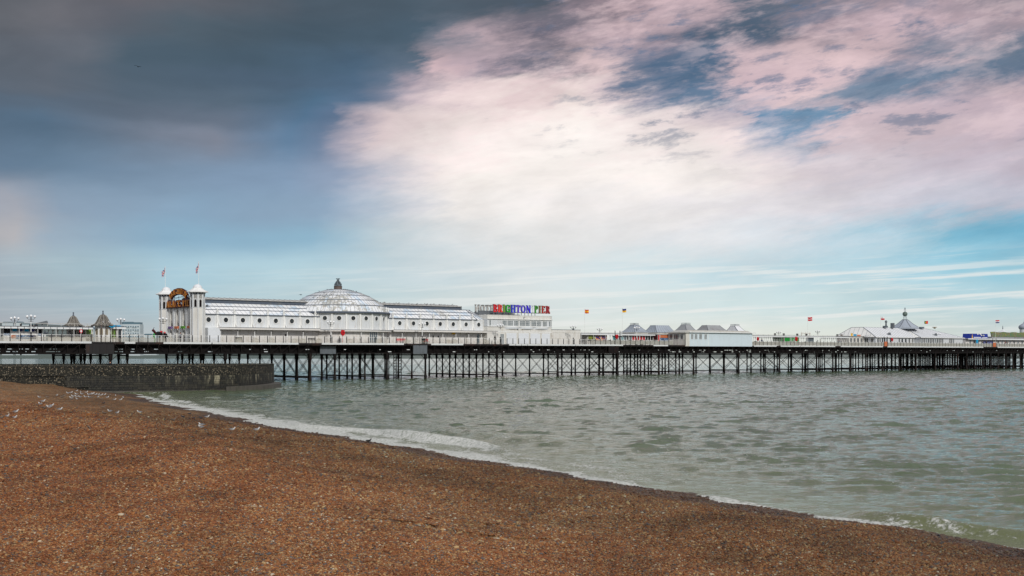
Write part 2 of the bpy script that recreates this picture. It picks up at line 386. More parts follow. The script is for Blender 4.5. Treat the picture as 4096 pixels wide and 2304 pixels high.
def _shing(nt, p):
    g = objc(nt); x, y, z = nt.sep(g)
    an = nt.m('MULTIPLY', nt.m('ARCTAN2', y, x), 9.)
    v = nt.comb(an, nt.m('MULTIPLY', z, 7.), 0.)
    c = nt.vor(v, 1.2, 'Color'); d = nt.vor(v, 1.2)
    k = nt.sep(c)[0]
    nt.set(p.inputs['Base Color'], nt.mix(nt.mapr(d, .25, .6), nt.mix(k, (.17,.155,.13), (.33,.30,.25)), (.07,.062,.055)))
    nt.l.new(nt.bump(d, .6, .04), p.inputs['Normal'])
M['shingle'] = mat('fishscale_shingle', (.25,.23,.2), .8, f=_shing)
M['ribs'] = mat('worn_rib', (.38,.37,.33), .7, f=weathered((.40,.385,.34), (.2,.18,.15), .6, streak=False))
M['bronze'] = mat('weathered_bronze', (.10,.13,.14), .6, f=weathered((.085,.105,.12), (.2,.22,.22), .6, sc=1.5))
M['copper'] = mat('green_copper', (.13,.19,.16), .5, f=weathered((.10,.14,.12), (.22,.28,.24), .6, sc=1.5))
M['brownstone'] = mat('brown_base', (.11,.08,.07), .8, f=weathered((.12,.085,.07), (.05,.04,.04), .6))
def flat(name, rgb, rough=.55, **k):
    M[name] = mat(name, lin(rgb), rough, **k); return M[name]
flat('red_paint', (200,22,34), .4); flat('maroon', (72,16,22)); flat('gold', (186,118,34), .5)
flat('cyan_cloth', (20,150,196), .8); flat('green_paint', (22,140,48)); flat('blue_paint', (14,44,140)); flat('yellow_paint', (226,178,30))
flat('purple_paint', (110,84,140)); flat('orange_paint', (196,110,70)); flat('leafgreen', (84,150,30)); flat('navy', (24,34,74))
flat('skin', (196,150,122), .6); flat('hair', (26,20,18), .7); flat('cloth_black', (18,18,22), .9); flat('cloth_grey', (70,74,84), .9)
flat('cloth_blue', (36,54,96), .9); flat('cloth_red', (150,36,36), .9); flat('trousers', (26,28,36), .9)
flat('gull_white', (196,195,192), .7); flat('gull_grey', (128,132,140), .7); flat('gull_brown', (112,100,90), .8); flat('beak', (196,150,40)); flat('pigeon', (46,50,60), .6); flat('crow', (14,14,17), .5)
flat('sidepanel', (150,140,118), .8)
M['railpanel'] = mat('salt_stained_panel', (.5,.48,.42), .5, f=weathered((.37,.365,.33), (.20,.165,.115), .9, sc=1.6, streak=False, rust=.5))
M['lattice'] = mat('lattice_paint', (.66,.64,.55), .6, f=weathered((.48,.46,.39), (.26,.16,.09), .9, sc=1.2, streak=False, rust=.9))

# ---------------------------------------------------------------- shoreline and beach profile
EDGE = [(541,1577),(619,1605),(692,1624),(824,1649),(939,1671),(1100,1711),(1300,1738),(1471,1765),(1680,1801),(1892,1836),(2140,1879),(2385,1919),(2660,1965),(2942,2011),(3300,2068),(3657,2123),(4096,2202)]
SH = [(-75., 190.), (-56., 168.), (-51.5, 156.5), (-46.8, 148.)]
for px, py in EDGE:
    d = HC * F / (py - HY); SH.append(((px-CX)/F*d, d))
SH += [(15.2, 25.), (18., 12.), (23., -8.), (30., -40.)]
SH = np.array(SH)
def shore_dist(x, y):
    """signed distance to the waterline, positive on the land side; and distance run along it"""
    x = np.asarray(x, float); y = np.asarray(y, float)
    best = np.full(x.shape, 1e9); sg = np.ones(x.shape); run = np.zeros(x.shape); acc = 0.
    for (ax, ay), (bx, by) in zip(SH[:-1], SH[1:]):
        dx, dy = bx-ax, by-ay; L2 = dx*dx+dy*dy; L = math.sqrt(L2)
        k = np.clip(((x-ax)*dx+(y-ay)*dy)/L2, 0, 1)
        ex, ey = x-(ax+k*dx), y-(ay+k*dy); d = np.hypot(ex, ey)
        m = d < best
        cr = dx*ey-dy*ex        # walking seaward-left to near-right: land lies on the right hand
        best = np.where(m, d, best); sg = np.where(m, np.where(cr < 0, 1., -1.), sg); run = np.where(m, acc+k*L, run)
        acc += L
    xs = np.where(y > 189., -1e5, np.interp(y, SH[::-1, 1], SH[::-1, 0]))
    return best*np.where(x < xs, 1., -1.), run
rs = np.random.RandomState(3)
LUMP = [(rs.uniform(.05, .5), rs.uniform(0, 6.28), rs.uniform(0, 6.28)) for _ in range(14)]
def beach_z(x, y):
    d, run = shore_dist(x, y)
    d = d + .25*np.sin(run*.55) + .18*np.sin(run*1.3+1) + .1*np.sin(run*2.9)
    z = np.where(d < 5, .11*d, .55 + .072*(np.minimum(d, 21)-5) + .03*np.clip(d-21, 0, 25))
    z = np.maximum(z, -2.5)
    l = 0
    for k, a, b in LUMP: l = l + np.sin(x*k*math.cos(a)+y*k*math.sin(a)+b)/(1+6*k)
    z = z + .035*l*np.clip(d/4, 0, 1)
    z = z + .16*np.exp(-((d-6.2)/1.5)**2)*(.5+.5*np.sin(run*.07))      # berm thrown up by the last tide
    z = z + (.17*np.sin(d*.5+1.1*np.sin(run*.055)+.4*np.sin(run*.19)) + .05*np.sin(d*1.5+run*.11))*np.clip((d-6)/4, 0, 1)
    z = z + .5*np.exp(-(((x+60)/6)**2+((y-152)/8)**2))
    return z
def grid_mesh(name, P, Q, zf, mats, uvw=None, smooth=True):
    """P, Q: 2D arrays of x and y"""
    n, m = P.shape
    z = zf(P, Q)
    co = np.stack([P, Q, z], -1).reshape(-1, 3).astype(np.float32)
    i = np.arange(n-1)[:, None]*m + np.arange(m-1)[None]
    f = np.stack([i, i+1, i+m+1, i+m], -1).reshape(-1, 4).astype(np.int32)
    me = bpy.data.meshes.new(name)
    me.vertices.add(len(co)); me.vertices.foreach_set('co', co.ravel())
    me.loops.add(f.size); me.loops.foreach_set('vertex_index', f.ravel())
    me.polygons.add(len(f)); me.polygons.foreach_set('loop_start', np.arange(0, f.size, 4, dtype=np.int32))
    me.polygons.foreach_set('loop_total', np.full(len(f), 4, dtype=np.int32))
    me.polygons.foreach_set('use_smooth', np.full(len(f), smooth))
    for mt in mats: me.materials.append(mt)
    me.update(calc_edges=True)
    return me
def rowsteps(segs):
    out = []
    for a, b, s in segs: out += list(np.arange(a, b, s))
    return np.array(out)
def wedge(ys, k0, k1, n, pad):
    tt = np.linspace(0, 1, n)[None]
    yy = np.broadcast_to(ys[:, None], (len(ys), n))
    xx = yy*(k0+(k1-k0)*tt) + (-pad+2*pad*tt)
    return xx, yy

# beach
PEB = [(0.0,(.27,.098,.030)),(.17,(.15,.052,.018)),(.33,(.34,.14,.045)),(.46,(.21,.068,.021)),(.56,(.31,.18,.085)),(.66,(.10,.088,.088)),(.74,(.24,.085,.030)),(.85,(.42,.27,.13)),(.92,(.09,.038,.018)),(.982,(.50,.42,.32))]
def tone_patches(nt, col_):
    """greyer shingle here, redder there, over lighter and darker patches"""
    x, y, z = nt.sep(nt.new('ShaderNodeNewGeometry').outputs['Position'])
    a = nt.noise(nt.comb(nt.m('MULTIPLY', x, .10), nt.m('MULTIPLY', y, .055), 3.), 1.0, 4, .55, .4)
    b = nt.noise(nt.comb(nt.m('MULTIPLY', x, .5), nt.m('MULTIPLY', y, .22), 8.), 1.0, 4, .6, .2)
    grey = nt.m('MULTIPLY', nt.mapr(nt.m('ADD', nt.m('MULTIPLY', a, .6), nt.m('MULTIPLY', b, .4)), .46, .60), .6)
    col_ = nt.mix(grey, col_, nt.mix(1., col_, (.66,.86,1.05), 'MULTIPLY'))
    up = nt.mapr(nt.m('SUBTRACT', 27., nt.m('ADD', nt.m('MULTIPLY', y, .483), nt.m('MULTIPLY', x, .87))), 5., 19., 0, 1)   # distance up the beach
    up = nt.m('ADD', up, nt.m('MULTIPLY', nt.m('SUBTRACT', b, .5), 1.6), None, True)
    col_ = nt.mix(1., col_, nt.mix(up, (.74,.80,.80), (1.12,1.0,.93)), 'MULTIPLY')
    dk = nt.m('MULTIPLY', nt.mapr(b, .35, .65, .78, 1.15), nt.mapr(a, .4, .6, .78, 1.16))  # broad patches lightened and darkened by noise
    return nt.mix(1., col_, nt.comb(dk, dk, dk), 'MULTIPLY')
def _beach(nt, p):
    g = nt.new('ShaderNodeNewGeometry').outputs['Position']
    x, y, z = nt.sep(g)
    v = nt.comb(x, y, 0.)
    c1 = nt.sep(nt.vor(v, 19., 'Color')); d1 = nt.vor(v, 19.)
    c2 = nt.sep(nt.vor(v, 7.5, 'Color')); c3 = nt.sep(nt.vor(v, 3.2, 'Color'))
    far = nt.mapr(y, 30., 75., 0, 1)
    k = nt.m('ADD', nt.m('MULTIPLY', c1[0], nt.mapr(far, 0, 1, 1., .3, False)), nt.m('MULTIPLY', nt.m('ADD', nt.m('MULTIPLY', c2[0], .6), nt.m('MULTIPLY', c3[0], .4)), nt.mapr(far, 0, 1, 0., .7, False)))
    col_ = nt.ramp(k, PEB, 'CONSTANT' if False else 'LINEAR')
    big2 = nt.noise(nt.comb(nt.m('MULTIPLY', x, .6), nt.m('MULTIPLY', y, .25), 3.), .5, 4, .6, .3)
    # greyer and redder, lighter and darker patches
    col_ = tone_patches(nt, nt.mix(1., col_, (.95,.98,.92), 'MULTIPLY'))
    lum_ = nt.m('ADD', .62, nt.m('MULTIPLY', nt.m('ADD', c2[1], c3[1]), .5))
    col_ = nt.mix(1., col_, nt.comb(lum_, lum_, lum_), 'MULTIPLY')
    gr = nt.mapr(nt.noise(nt.comb(x, nt.m('MULTIPLY', y, .45), 0.), 9., 5, .8), .3, .7, .45, 1.5, False)
    col_ = nt.mix(1., col_, nt.comb(gr, gr, gr), 'MULTIPLY')
    wet = nt.new('ShaderNodeAttribute'); wet.attribute_name = 'wet'
    wk = nt.m('MULTIPLY', wet.outputs['Fac'], 1.)
    col_ = nt.mix(nt.m('MULTIPLY', wk, .85), col_, nt.mix(1., col_, (.36,.34,.38), 'MULTIPLY'))
    nt.set(p.inputs['Base Color'], col_)
    nt.set(p.inputs['Roughness'], nt.mapr(wk, 0, 1, .85, .5))
    h = nt.m('ADD', nt.m('MULTIPLY', nt.m('SUBTRACT', 1., d1), .5), nt.m('MULTIPLY', nt.noise(v, 4., 6, .75), 1.2))
    nt.l.new(nt.bump(h, .9, .05), p.inputs['Normal'])
M['beach'] = mat('shingle', (.25,.1,.05), .85, spec=.25, f=_beach)
ys = rowsteps([(-14, 12, 1.), (12, 60, .22), (60, 120, .5), (120, 205, .9)])
xx, yy = wedge(np.maximum(ys, 14), -.50, .46, 420, 6.)
yy = np.broadcast_to(ys[:, None], yy.shape)
rough = np.random.RandomState(5)
def bz(x, y):
    z = beach_z(x, y)
    return z + rough.normal(0, .012, z.shape)*np.clip((y-10)/30, .5, 2.2)
me = grid_mesh('beach', xx, yy, bz, [M['beach']])
dd, rr = shore_dist(xx, yy)
wetv = np.clip((3.0 + .9*np.sin(rr*.33) + .5*np.sin(rr*.9+2) - dd)/1.4, 0, 1)
at = me.attributes.new('wet', 'FLOAT', 'POINT'); at.data.foreach_set('value', wetv.ravel().astype(np.float32))
beach = link('beach', me, kind='structure')

# pebbles lying on the near beach: too many to count
def _peb(nt, p):
    c = tone_patches(nt, nt.mix(1., nt.ramp(orand(nt), PEB, 'CONSTANT'), (.90,.92,.86), 'MULTIPLY'))
    wt = nt.new('ShaderNodeAttribute'); wt.attribute_type = 'INSTANCER'; wt.attribute_name = 'wet'
    nt.set(p.inputs['Base Color'], nt.mix(nt.m('MULTIPLY', wt.outputs['Fac'], .85), c, nt.mix(1., c, (.38,.36,.40), 'MULTIPLY')))
    nt.set(p.inputs['Roughness'], nt.mapr(wt.outputs['Fac'], 0, 1, .65, .3))
M['pebble'] = mat('pebble', (.25,.1,.05), .6, spec=.35, f=_peb)
prs = np.random.RandomState(11)
NP = 560000
kk = prs.uniform(0, 1, NP); yp = 13.5 + (92-13.5)*kk**1.9
xp = yp*prs.uniform(-.455, .455, NP) + prs.uniform(-1, 1, NP)
dpb, rpb = shore_dist(xp, yp); keep = (dpb > .1) & (prs.uniform(0, 1, NP) < np.clip((96-yp)/45, 0, 1))
xp, yp = xp[keep], yp[keep]
zp = beach_z(xp, yp)
sz = .0140*(1+np.clip((yp-18)/34, 0, 2.2)*.95)*np.exp(prs.normal(0, .30, len(xp)))
big = prs.uniform(0, 1, len(xp)) < .0025; sz[big] *= 1.9
me = bpy.data.meshes.new('pebbles'); me.vertices.add(len(xp))
me.vertices.foreach_set('co', np.stack([xp, yp, zp+sz*.25], -1).astype(np.float32).ravel())
a = me.attributes.new('size', 'FLOAT_VECTOR', 'POINT')
asp = prs.uniform(.75, 1.45, len(xp)); fl = prs.uniform(.45, .8, len(xp))
a.data.foreach_set('vector', np.stack([sz*asp, sz, sz*fl], -1).astype(np.float32).ravel())
a = me.attributes.new('turn', 'FLOAT_VECTOR', 'POINT')
a.data.foreach_set('vector', np.stack([prs.normal(0, .3, len(xp)), prs.normal(0, .3, len(xp)), prs.uniform(0, 6.28, len(xp))], -1).astype(np.float32).ravel())
a = me.attributes.new('wet', 'FLOAT', 'POINT')
wp = np.clip((3.0 + .9*np.sin(rpb*.33) + .5*np.sin(rpb*.9+2) - dpb)/1.6, 0, 1)[keep]
a.data.foreach_set('value', wp.astype(np.float32))
peb = link('pebbles', me, kind='stuff', label='loose brown and grey pebbles covering the near shingle beach', cat='pebbles')
ng = bpy.data.node_groups.new('scatter_pebbles', 'GeometryNodeTree')
ng.interface.new_socket('Geometry', in_out='INPUT', socket_type='NodeSocketGeometry'); ng.interface.new_socket('Geometry', in_out='OUTPUT', socket_type='NodeSocketGeometry')
gi, go = ng.nodes.new('NodeGroupInput'), ng.nodes.new('NodeGroupOutput')
ico = ng.nodes.new('GeometryNodeMeshIcoSphere'); ico.inputs['Radius'].default_value = 1; ico.inputs['Subdivisions'].default_value = 2
sm = ng.nodes.new('GeometryNodeSetMaterial'); sm.inputs['Material'].default_value = M['pebble']
ss = ng.nodes.new('GeometryNodeSetShadeSmooth')
iop = ng.nodes.new('GeometryNodeInstanceOnPoints')
na = ng.nodes.new('GeometryNodeInputNamedAttribute'); na.data_type = 'FLOAT_VECTOR'; na.inputs['Name'].default_value = 'size'
nb = ng.nodes.new('GeometryNodeInputNamedAttribute'); nb.data_type = 'FLOAT_VECTOR'; nb.inputs['Name'].default_value = 'turn'
L = ng.links.new
L(ico.outputs['Mesh'], ss.inputs['Geometry']); L(ss.outputs[0], sm.inputs['Geometry']); L(sm.outputs[0], iop.inputs['Instance'])
L(gi.outputs[0], iop.inputs['Points']); L(na.outputs['Attribute'], iop.inputs['Scale']); L(nb.outputs['Attribute'], iop.inputs['Rotation'])
L(iop.outputs[0], go.inputs[0])
md = peb.modifiers.new('scatter', 'NODES'); md.node_group = ng

# ---------------------------------------------------------------- sea
wr = np.random.RandomState(21)
WAVES = []
for i in range(80):
    lam = .4*(4.6/.4)**(wr.uniform()**1.2)
    ang = wr.normal(rad(-97), rad(20) if lam > 2. else rad(34))
    amp = .0025*lam**.95*wr.uniform(.5, 1.3)/(1+ (lam/4.)**2.2)
    k = 2*math.pi/lam
    WAVES.append((k*math.cos(ang), k*math.sin(ang), amp, wr.uniform(0, 6.28), lam))
FINE = []
for i in range(16):
    lam = wr.uniform(.8, 2.6); ang = wr.normal(rad(-95), rad(24)); k = math.pi/lam; FINE.append((k*math.cos(ang), k*math.sin(ang), 0.0088*lam**.9, wr.uniform(0, 6.28)))
def sea_z(x, y, step=None):
    z = np.zeros(x.shape)
    # broad patches of rougher and calmer water
    pt = 1 + .35*np.sin(x*.031+y*.017+1)*np.sin(y*.043-x*.02)
    gate = np.sin(x*.43+1.3*np.sin(y*.19)+.7)*np.sin(y*.47+1.1*np.sin(x*.23)+2.)+.5*np.sin(x*.61+y*.29)*np.sin(y*.83-x*.17+1)
    pt = pt*(.70+1.35*np.clip(gate-.35, 0, 1.1))
    for kx, ky, a_, ph, lam in WAVES:
        f_ = 1. if step is None else np.clip((lam/step-2.)/1.5, 0, 1)
        z += a_*f_*np.sin(kx*x+ky*y+ph)
    z = z*pt
    fine = np.zeros(x.shape)
    for kx, ky, a_, ph in FINE:
        f_ = np.clip((2*math.pi/math.hypot(kx, ky)/step-1.6)/1., 0, 1) if step is not None else 1.
        fine += a_*f_*(1-np.abs(np.sin(kx*x+ky*y+ph)))
    z = z+(fine-.05)*(.6+.5*np.clip(pt, 0, 1.6))
    z = z + 2.4*z*z*(z > 0)
    d, run = shore_dist(x, y); ds = -d
    z = z*np.clip(ds/9, .15, 1)*1.15
    # small breakers rolling on to the shingle
    wob = 2.7 + .8*np.sin(run*.13+1.) + .35*np.sin(run*.47)
    amp = .26*np.clip(.45+.75*np.sin(run*.085+2.2)+.3*np.sin(run*.31), .08, 1)
    amp = amp*np.where(run < 40, .35, 1)
    wob = wob-1.35*np.exp(-((y-36.5)/5.)**2)
    amp = amp + .26*np.exp(-((y-36.5)/3.2)**2) + .24*np.exp(-((y-73)/4.)**2)
    br = amp*np.exp(-((ds-wob)/.55)**2)
    br += .6*amp*np.exp(-((ds-wob-4.5)/1.1)**2)
    z = z + np.where(ds > -3, br*np.where(ds < wob, np.exp(-((ds-wob)/.4)**2*.6), 1), 0)
    z = z + .05*np.sin(run*.9)*np.exp(-(ds/2.)**2)
    return z
ys = rowsteps([(22, 60, .15), (60, 130, .3), (130, 330, .62), (330, 520, 1.4), (520, 900, 5.), (900, 1000, 10)])
xx, yy = wedge(ys, -.50, .50, 680, 8.)
stp = np.maximum(np.gradient(ys)[:, None]*.9, np.abs(yy)*1.0/680*1.1)
me = grid_mesh('sea', xx, yy, lambda a, b: sea_z(a, b, stp), [])
dd, rr = shore_dist(xx, yy); ds = -dd
nzz = (np.sin(rr*.21)+np.sin(rr*.57+1)+np.sin(rr*1.4+2))/3
wfoam = np.interp(yy, [30, 35, 40, 46, 52, 60, 72, 84, 100, 120, 138, 157, 170], [.35, .4, .5, .5, .9, 1.5, 2.2, 3.4, 3.8, 2.9, 1.5, .6, .3])*.72*(1+.5*nzz)
foam = np.exp(-np.clip(ds/np.maximum(wfoam, .3), 0, 9)**2.0)
wob = 2.7 + .8*np.sin(rr*.13+1.) + .35*np.sin(rr*.47)
amp = np.clip(.45+.75*np.sin(rr*.085+2.2)+.3*np.sin(rr*.31), .0, 1)
wob = wob-1.35*np.exp(-((yy-36.5)/5.)**2); amp = np.maximum(amp*(yy > 44), 0.62*np.exp(-((yy-36.)/1.8)**2)); amp = np.maximum(amp, np.exp(-((yy-76)/3.)**2))
foam = np.maximum(foam, .9*amp*np.exp(-((ds-wob+.3)/.5)**2))
foam = foam + .36*np.exp(-(ds/11)**2)*np.interp(yy, [34, 42, 50, 60, 80, 100, 120, 150], [0, .25, .8, 1, 1, .9, .5, 0])
gx, gy = np.array([-36., -33.5]), np.array([172., 183.])
foam = np.maximum(foam, .75*np.exp(-(((xx+32)/2.2)**2+((yy-176)/3.2)**2)))
at = me.attributes.new('foam', 'FLOAT', 'POINT'); at.data.foreach_set('value', np.clip(foam, 0, 1.2).ravel().astype(np.float32))
shallow = np.exp(-np.clip(ds, 0, 99)/7.)
at = me.attributes.new('shallow', 'FLOAT', 'POINT'); at.data.foreach_set('value', shallow.ravel().astype(np.float32))
def _sea(nt, p):
    g = nt.new('ShaderNodeNewGeometry').outputs['Position']; x, y, z = nt.sep(g)
    fo = nt.new('ShaderNodeAttribute'); fo.attribute_name = 'foam'; sh = nt.new('ShaderNodeAttribute'); sh.attribute_name = 'shallow'
    v = nt.comb(x, y, 0.)
    nz = nt.noise(nt.comb(nt.m('ADD', nt.m('MULTIPLY', x, .9), nt.m('MULTIPLY', y, .45)), nt.m('SUBTRACT', nt.m('MULTIPLY', y, .5), nt.m('MULTIPLY', x, .2)), 0.), 1.3, 9, .72, 1.2); nf = nt.noise(v, 7., 5, .7, .6)
    th = nt.m('SUBTRACT', nt.m('ADD', nt.m('MULTIPLY', nz, .7), nt.m('MULTIPLY', nf, .3)), .5)
    k = nt.mapr(nt.m('ADD', fo.outputs['Fac'], nt.m('MULTIPLY', th, 4.4)), .40, .95)
    caps = nt.m('MULTIPLY', nt.mapr(nt.noise(nt.comb(nt.m('MULTIPLY', x, .5), y, 0.), 1.1, 6, .7, .8), .69, .75), nt.mapr(z, .10, .2))
    k = nt.m('MAXIMUM', k, nt.m('MULTIPLY', caps, .5))
    body = nt.mix(nt.mapr(nt.noise(v, .05, 3, .5), .4, .6), (.066,.098,.048), (.098,.132,.078))
    body = nt.mix(nt.m('MULTIPLY', sh.outputs['Fac'], .8), body, (.17,.175,.08))
    nt.set(p.inputs['Base Color'], nt.mix(k, body, nt.mix(nt.mapr(nf, .35, .62), (.34,.36,.31), (.72,.71,.68))))
    nt.set(p.inputs['Roughness'], nt.mapr(k, 0, 1, .06, .75))
    r1 = nt.noise(nt.comb(nt.m('MULTIPLY', x, .7), nt.m('MULTIPLY', y, 1.), 0.), 2.6, 8, .66, .5)
    rg = nt.noise(nt.comb(nt.m('MULTIPLY', x, .42), y, 5.), 1.35, 6, .6, .3)
    rg = nt.m('SUBTRACT', 1., nt.m('MULTIPLY', nt.m('ABSOLUTE', nt.m('SUBTRACT', rg, .5)), 5.), None, True)
    r1 = nt.m('ADD', r1, nt.m('MULTIPLY', rg, .8))
    b1 = nt.bump(nt.m('ADD', r1, nt.m('MULTIPLY', k, .3)), .85, .065)
    nt.l.new(b1, p.inputs['Normal'])
    p.inputs['IOR'].default_value = 1.33; p.inputs['Specular Tint'].default_value = (.94, 1., .89, 1)
M['sea'] = mat('sea_water', (.04,.06,.04), .12, f=_sea)
me.materials.append(M['sea'])
sea = link('sea', me, kind='structure')
def _fars(nt, p):
    g = nt.new('ShaderNodeNewGeometry').outputs['Position']
    nt.l.new(nt.bump(nt.noise(g, .5, 6, .7, .4), .8, .5), p.inputs['Normal']); p.inputs['IOR'].default_value = 1.33
M['farsea'] = mat('distant_sea_water', (.10,.13,.10), .45, f=_fars)
fs2 = MB(); fs2.quad((-26000, -200, -.6), (26000, -200, -.6), (26000, 40000, -.6), (-26000, 40000, -.6))
part(fs2, 'distant_sea', M['farsea'], None, kind='structure')

# ---------------------------------------------------------------- groyne
def _flint(nt, p):
    g = nt.new('ShaderNodeNewGeometry').outputs['Position']
    c = nt.sep(nt.vor(g, 5.5, 'Color')); d = nt.vor(g, 5.5); c2 = nt.sep(nt.vor(g, 2.6, 'Color')); 
    k = nt.m('ADD', nt.m('MULTIPLY', c[0], .7), nt.m('MULTIPLY', c2[0], .3))
    col_ = nt.ramp(k, [(0,(.018,.017,.014)),(.42,(.04,.037,.028)),(.6,(.12,.105,.075)),(.72,(.22,.19,.135)),(.86,(.12,.085,.05)),(1,(.4,.36,.28))])
    col_ = nt.mix(nt.mapr(d, .3, .55), col_, (.012,.012,.010))
    n = nt.noise(g, .5, 5, .6); col_ = nt.mix(nt.m('MULTIPLY', nt.mapr(n, .45, .65), .5), col_, (.03,.028,.02))
    nt.set(p.inputs['Base Color'], col_); nt.l.new(nt.bump(d, .8, .06), p.inputs['Normal'])
M['flint'] = mat('flint_concrete', (.08,.07,.05), .85, spec=.3, f=_flint)
M['flintdark'] = mat('weed_dark_concrete', (.03,.03,.02), .9, f=weathered((.030,.028,.021), (.075,.068,.048), .8, sc=3., streak=False))
def _block(nt, p):
    g = nt.new('ShaderNodeNewGeometry').outputs['Position']; x, y, z = nt.sep(g); rnd = orand(nt)
    base = nt.ramp(rnd, [(0,(.006,.007,.006)),(.5,(.015,.014,.011)),(.85,(.030,.027,.018)),(1,(.011,.013,.008))])
    st_ = nt.noise(nt.comb(nt.m('MULTIPLY', x, 1.6), nt.m('MULTIPLY', y, 1.6), nt.m('MULTIPLY', z, .22)), 1.0, 7, .72, .4)
    right = nt.mapr(x, -50., -36., .2, 1.)
    lime = nt.m('MULTIPLY', nt.m('MULTIPLY', nt.mapr(st_, .52, .66), right), nt.mapr(z, .5, 1.7, .0, 1.))
    speck = nt.m('MULTIPLY', nt.mapr(nt.sep(nt.vor(g, 9., 'Color'))[0], .72, .95), nt.mapr(x, -50, -62, .1, .8))
    nt.set(p.inputs['Base Color'], nt.mix(nt.m('MULTIPLY', nt.m('MAXIMUM', lime, nt.m('MULTIPLY', speck, .4)), .8), base, (.42,.38,.26)))
    nt.l.new(nt.bump(nt.noise(g, 6., 5, .7), .6, .05), p.inputs['Normal'])
M['block'] = mat('dark_stone_block', (.03,.03,.02), .75, f=_block)
M['mortar'] = mat('mortar', (.13,.125,.09), .9, f=weathered((.06,.056,.04), (.014,.013,.010), 1., sc=1.4, rust=0))
M['apron'] = mat('weedy_concrete', (.06,.055,.045), .8, f=weathered((.085,.075,.062), (.03,.035,.02), .8))
def gp(px, d): return ((px-CX)/F*d, d)
near = [(-95., 146.), gp(-200, 151.5), gp(0, 153.6), gp(300, 157), gp(600, 160), gp(780, 162), gp(922, 165), gp(985, 168.5), gp(1035, 173), gp(1070, 178.5), gp(1088, 183.5), gp(1096, 187)]
def smooth_line(pts, step=1.2):
    out = []
    P_ = [Vector((*p, 0)) for p in pts]
    for i in range(len(P_)-1):
        a, b, c, d = P_[max(i-1, 0)], P_[i], P_[i+1], P_[min(i+2, len(P_)-1)]
        n = max(1, int((c-b).length/step))
        for k in range(n):
            t = k/n
            q = .5*((2*b)+(c-a)*t+(2*a-5*b+4*c-d)*t*t+(3*b-3*c+d-a)*t**3)
            out.append((q.x, q.y))
    out.append(pts[-1]); return out
nl = smooth_line(near)
back = [gp(1094, 190.5), gp(1075, 193), gp(1000, 193), gp(600, 189), gp(0, 183), (-95., 174.)]
ring = nl + back
gro = thing('groyne', 'dark stone and flint groyne with a rounded end, below the pier at the left', 'groyne', (-55, 160, 0))
gro.location = (0, 0, 0)
def offset_line(line, d):
    out = []
    for i, p in enumerate(line):
        a = Vector(line[max(i-1, 0)]); b = Vector(line[min(i+1, len(line)-1)]); t = (b-a).normalized()
        out.append((p[0]-t.y*d, p[1]+t.x*d))
    return out
def wall_strip(mb, line, z0, z1, o0, o1, closed=False):
    """wall following a line; o0 outer offset, o1 inner offset (left of the direction is positive)"""
    A, B = offset_line(line, o0), offset_line(line, o1)
    for i in range(len(line)-1):
        a, b, c, d = A[i], A[i+1], B[i+1], B[i]
        mb.quad((*a, z0), (*b, z0), (*b, z1), (*a, z1)); mb.quad((*d, z0), (*d, z1), (*c, z1), (*c, z0))
        mb.quad((*a, z1), (*b, z1), (*c, z1), (*d, z1)); mb.quad((*a, z0), (*d, z0), (*c, z0), (*b, z0))
    for i in (0, len(line)-1):
        a, d = A[i], B[i]; mb.quad((*a, z0), (*d, z0), (*d, z1), (*a, z1))
    return mb
ZT = 3.38
full = nl + back
b_ = MB(); wall_strip(b_, full, 2.1, ZT, 0., .55); part(b_, 'parapet', M['flint'], gro)
b_ = MB(); wall_strip(b_, nl, ZT-.02, ZT+.045, -.05, .6); part(b_, 'coping', M['mortar'], gro)
b_ = MB(); wall_strip(b_, full, -1.5, 2.1, .12, .5); part(b_, 'footing_wall', M['flint'], gro)
fl_ = MB(); inner = offset_line(full, .3)
n0 = len(fl_.v); fl_.v += [(*p, 2.62) for p in inner]; fl_.face(*range(n0, n0+len(inner))); part(fl_, 'inner_floor', M['flint'], gro)
# courses of stone blocks
blocks = []
acc = [0.]; 
for i in range(1, len(nl)): acc.append(acc[-1]+math.dist(nl[i], nl[i-1]))
def at_run(s_):
    i = max(0, min(len(acc)-2, int(np.searchsorted(acc, s_))-1)); k = (s_-acc[i])/(acc[i+1]-acc[i])
    a, b = Vector(nl[i]), Vector(nl[i+1]); p = a.lerp(b, k); t = (b-a).normalized(); return p, t
bm_shapes = []
for k in range(3):
    m_ = MB(); m_.box(-.5, .5, -.02, .2, 0, 1)
    bm_shapes.append(m_.mesh('block', M['block']))
brs = random.Random(4)
s0 = acc[-1]*0.0
start = None
for i, p in enumerate(nl):
    if (p[0]/p[1])*F+CX > 215: start = acc[i]; break
for row in range(7):
    z1 = 2.09-row*.285; s_ = start+brs.uniform(0, .4)+ (2.5 if row > 4 else 0)
    while s_ < acc[-1]-.2:
        L_ = brs.choice((.42, .5, .6, .72)); p, t = at_run(s_+L_/2)
        blocks.append((p, t, L_-.03, z1-.262, .262+brs.uniform(-.012, .004), brs.uniform(-.025, .02))); s_ += L_
blocks.sort(key=lambda b: b[0].length - (2 if b[3] > 1. else 0))
rest = MB()
for i, (p, t, L_, z0, h, pr) in enumerate(blocks):
    Mx = Matrix.Translation((p.x, p.y, z0)) @ Matrix.Rotation(math.atan2(t.y, t.x), 4, 'Z') @ Matrix.Translation((0, pr, 0)) @ Matrix.Diagonal((L_, 1, h, 1))
    if i < 290:
        o = link('block', bm_shapes[0], gro); o.matrix_local = Mx
    else:
        m_ = MB(); m_.box(-.5, .5, -.02, .2, 0, 1); rest.add(m_, Mx)
part(rest, 'blocks', M['block'], gro, kind='stuff')
toe = [q for q in nl if 300 < (q[0]/q[1])*F+CX < 940]
b_ = MB(); wall_strip(b_, toe, -1.5, .17, -.55, .3); part(b_, 'toe', M['apron'], gro)
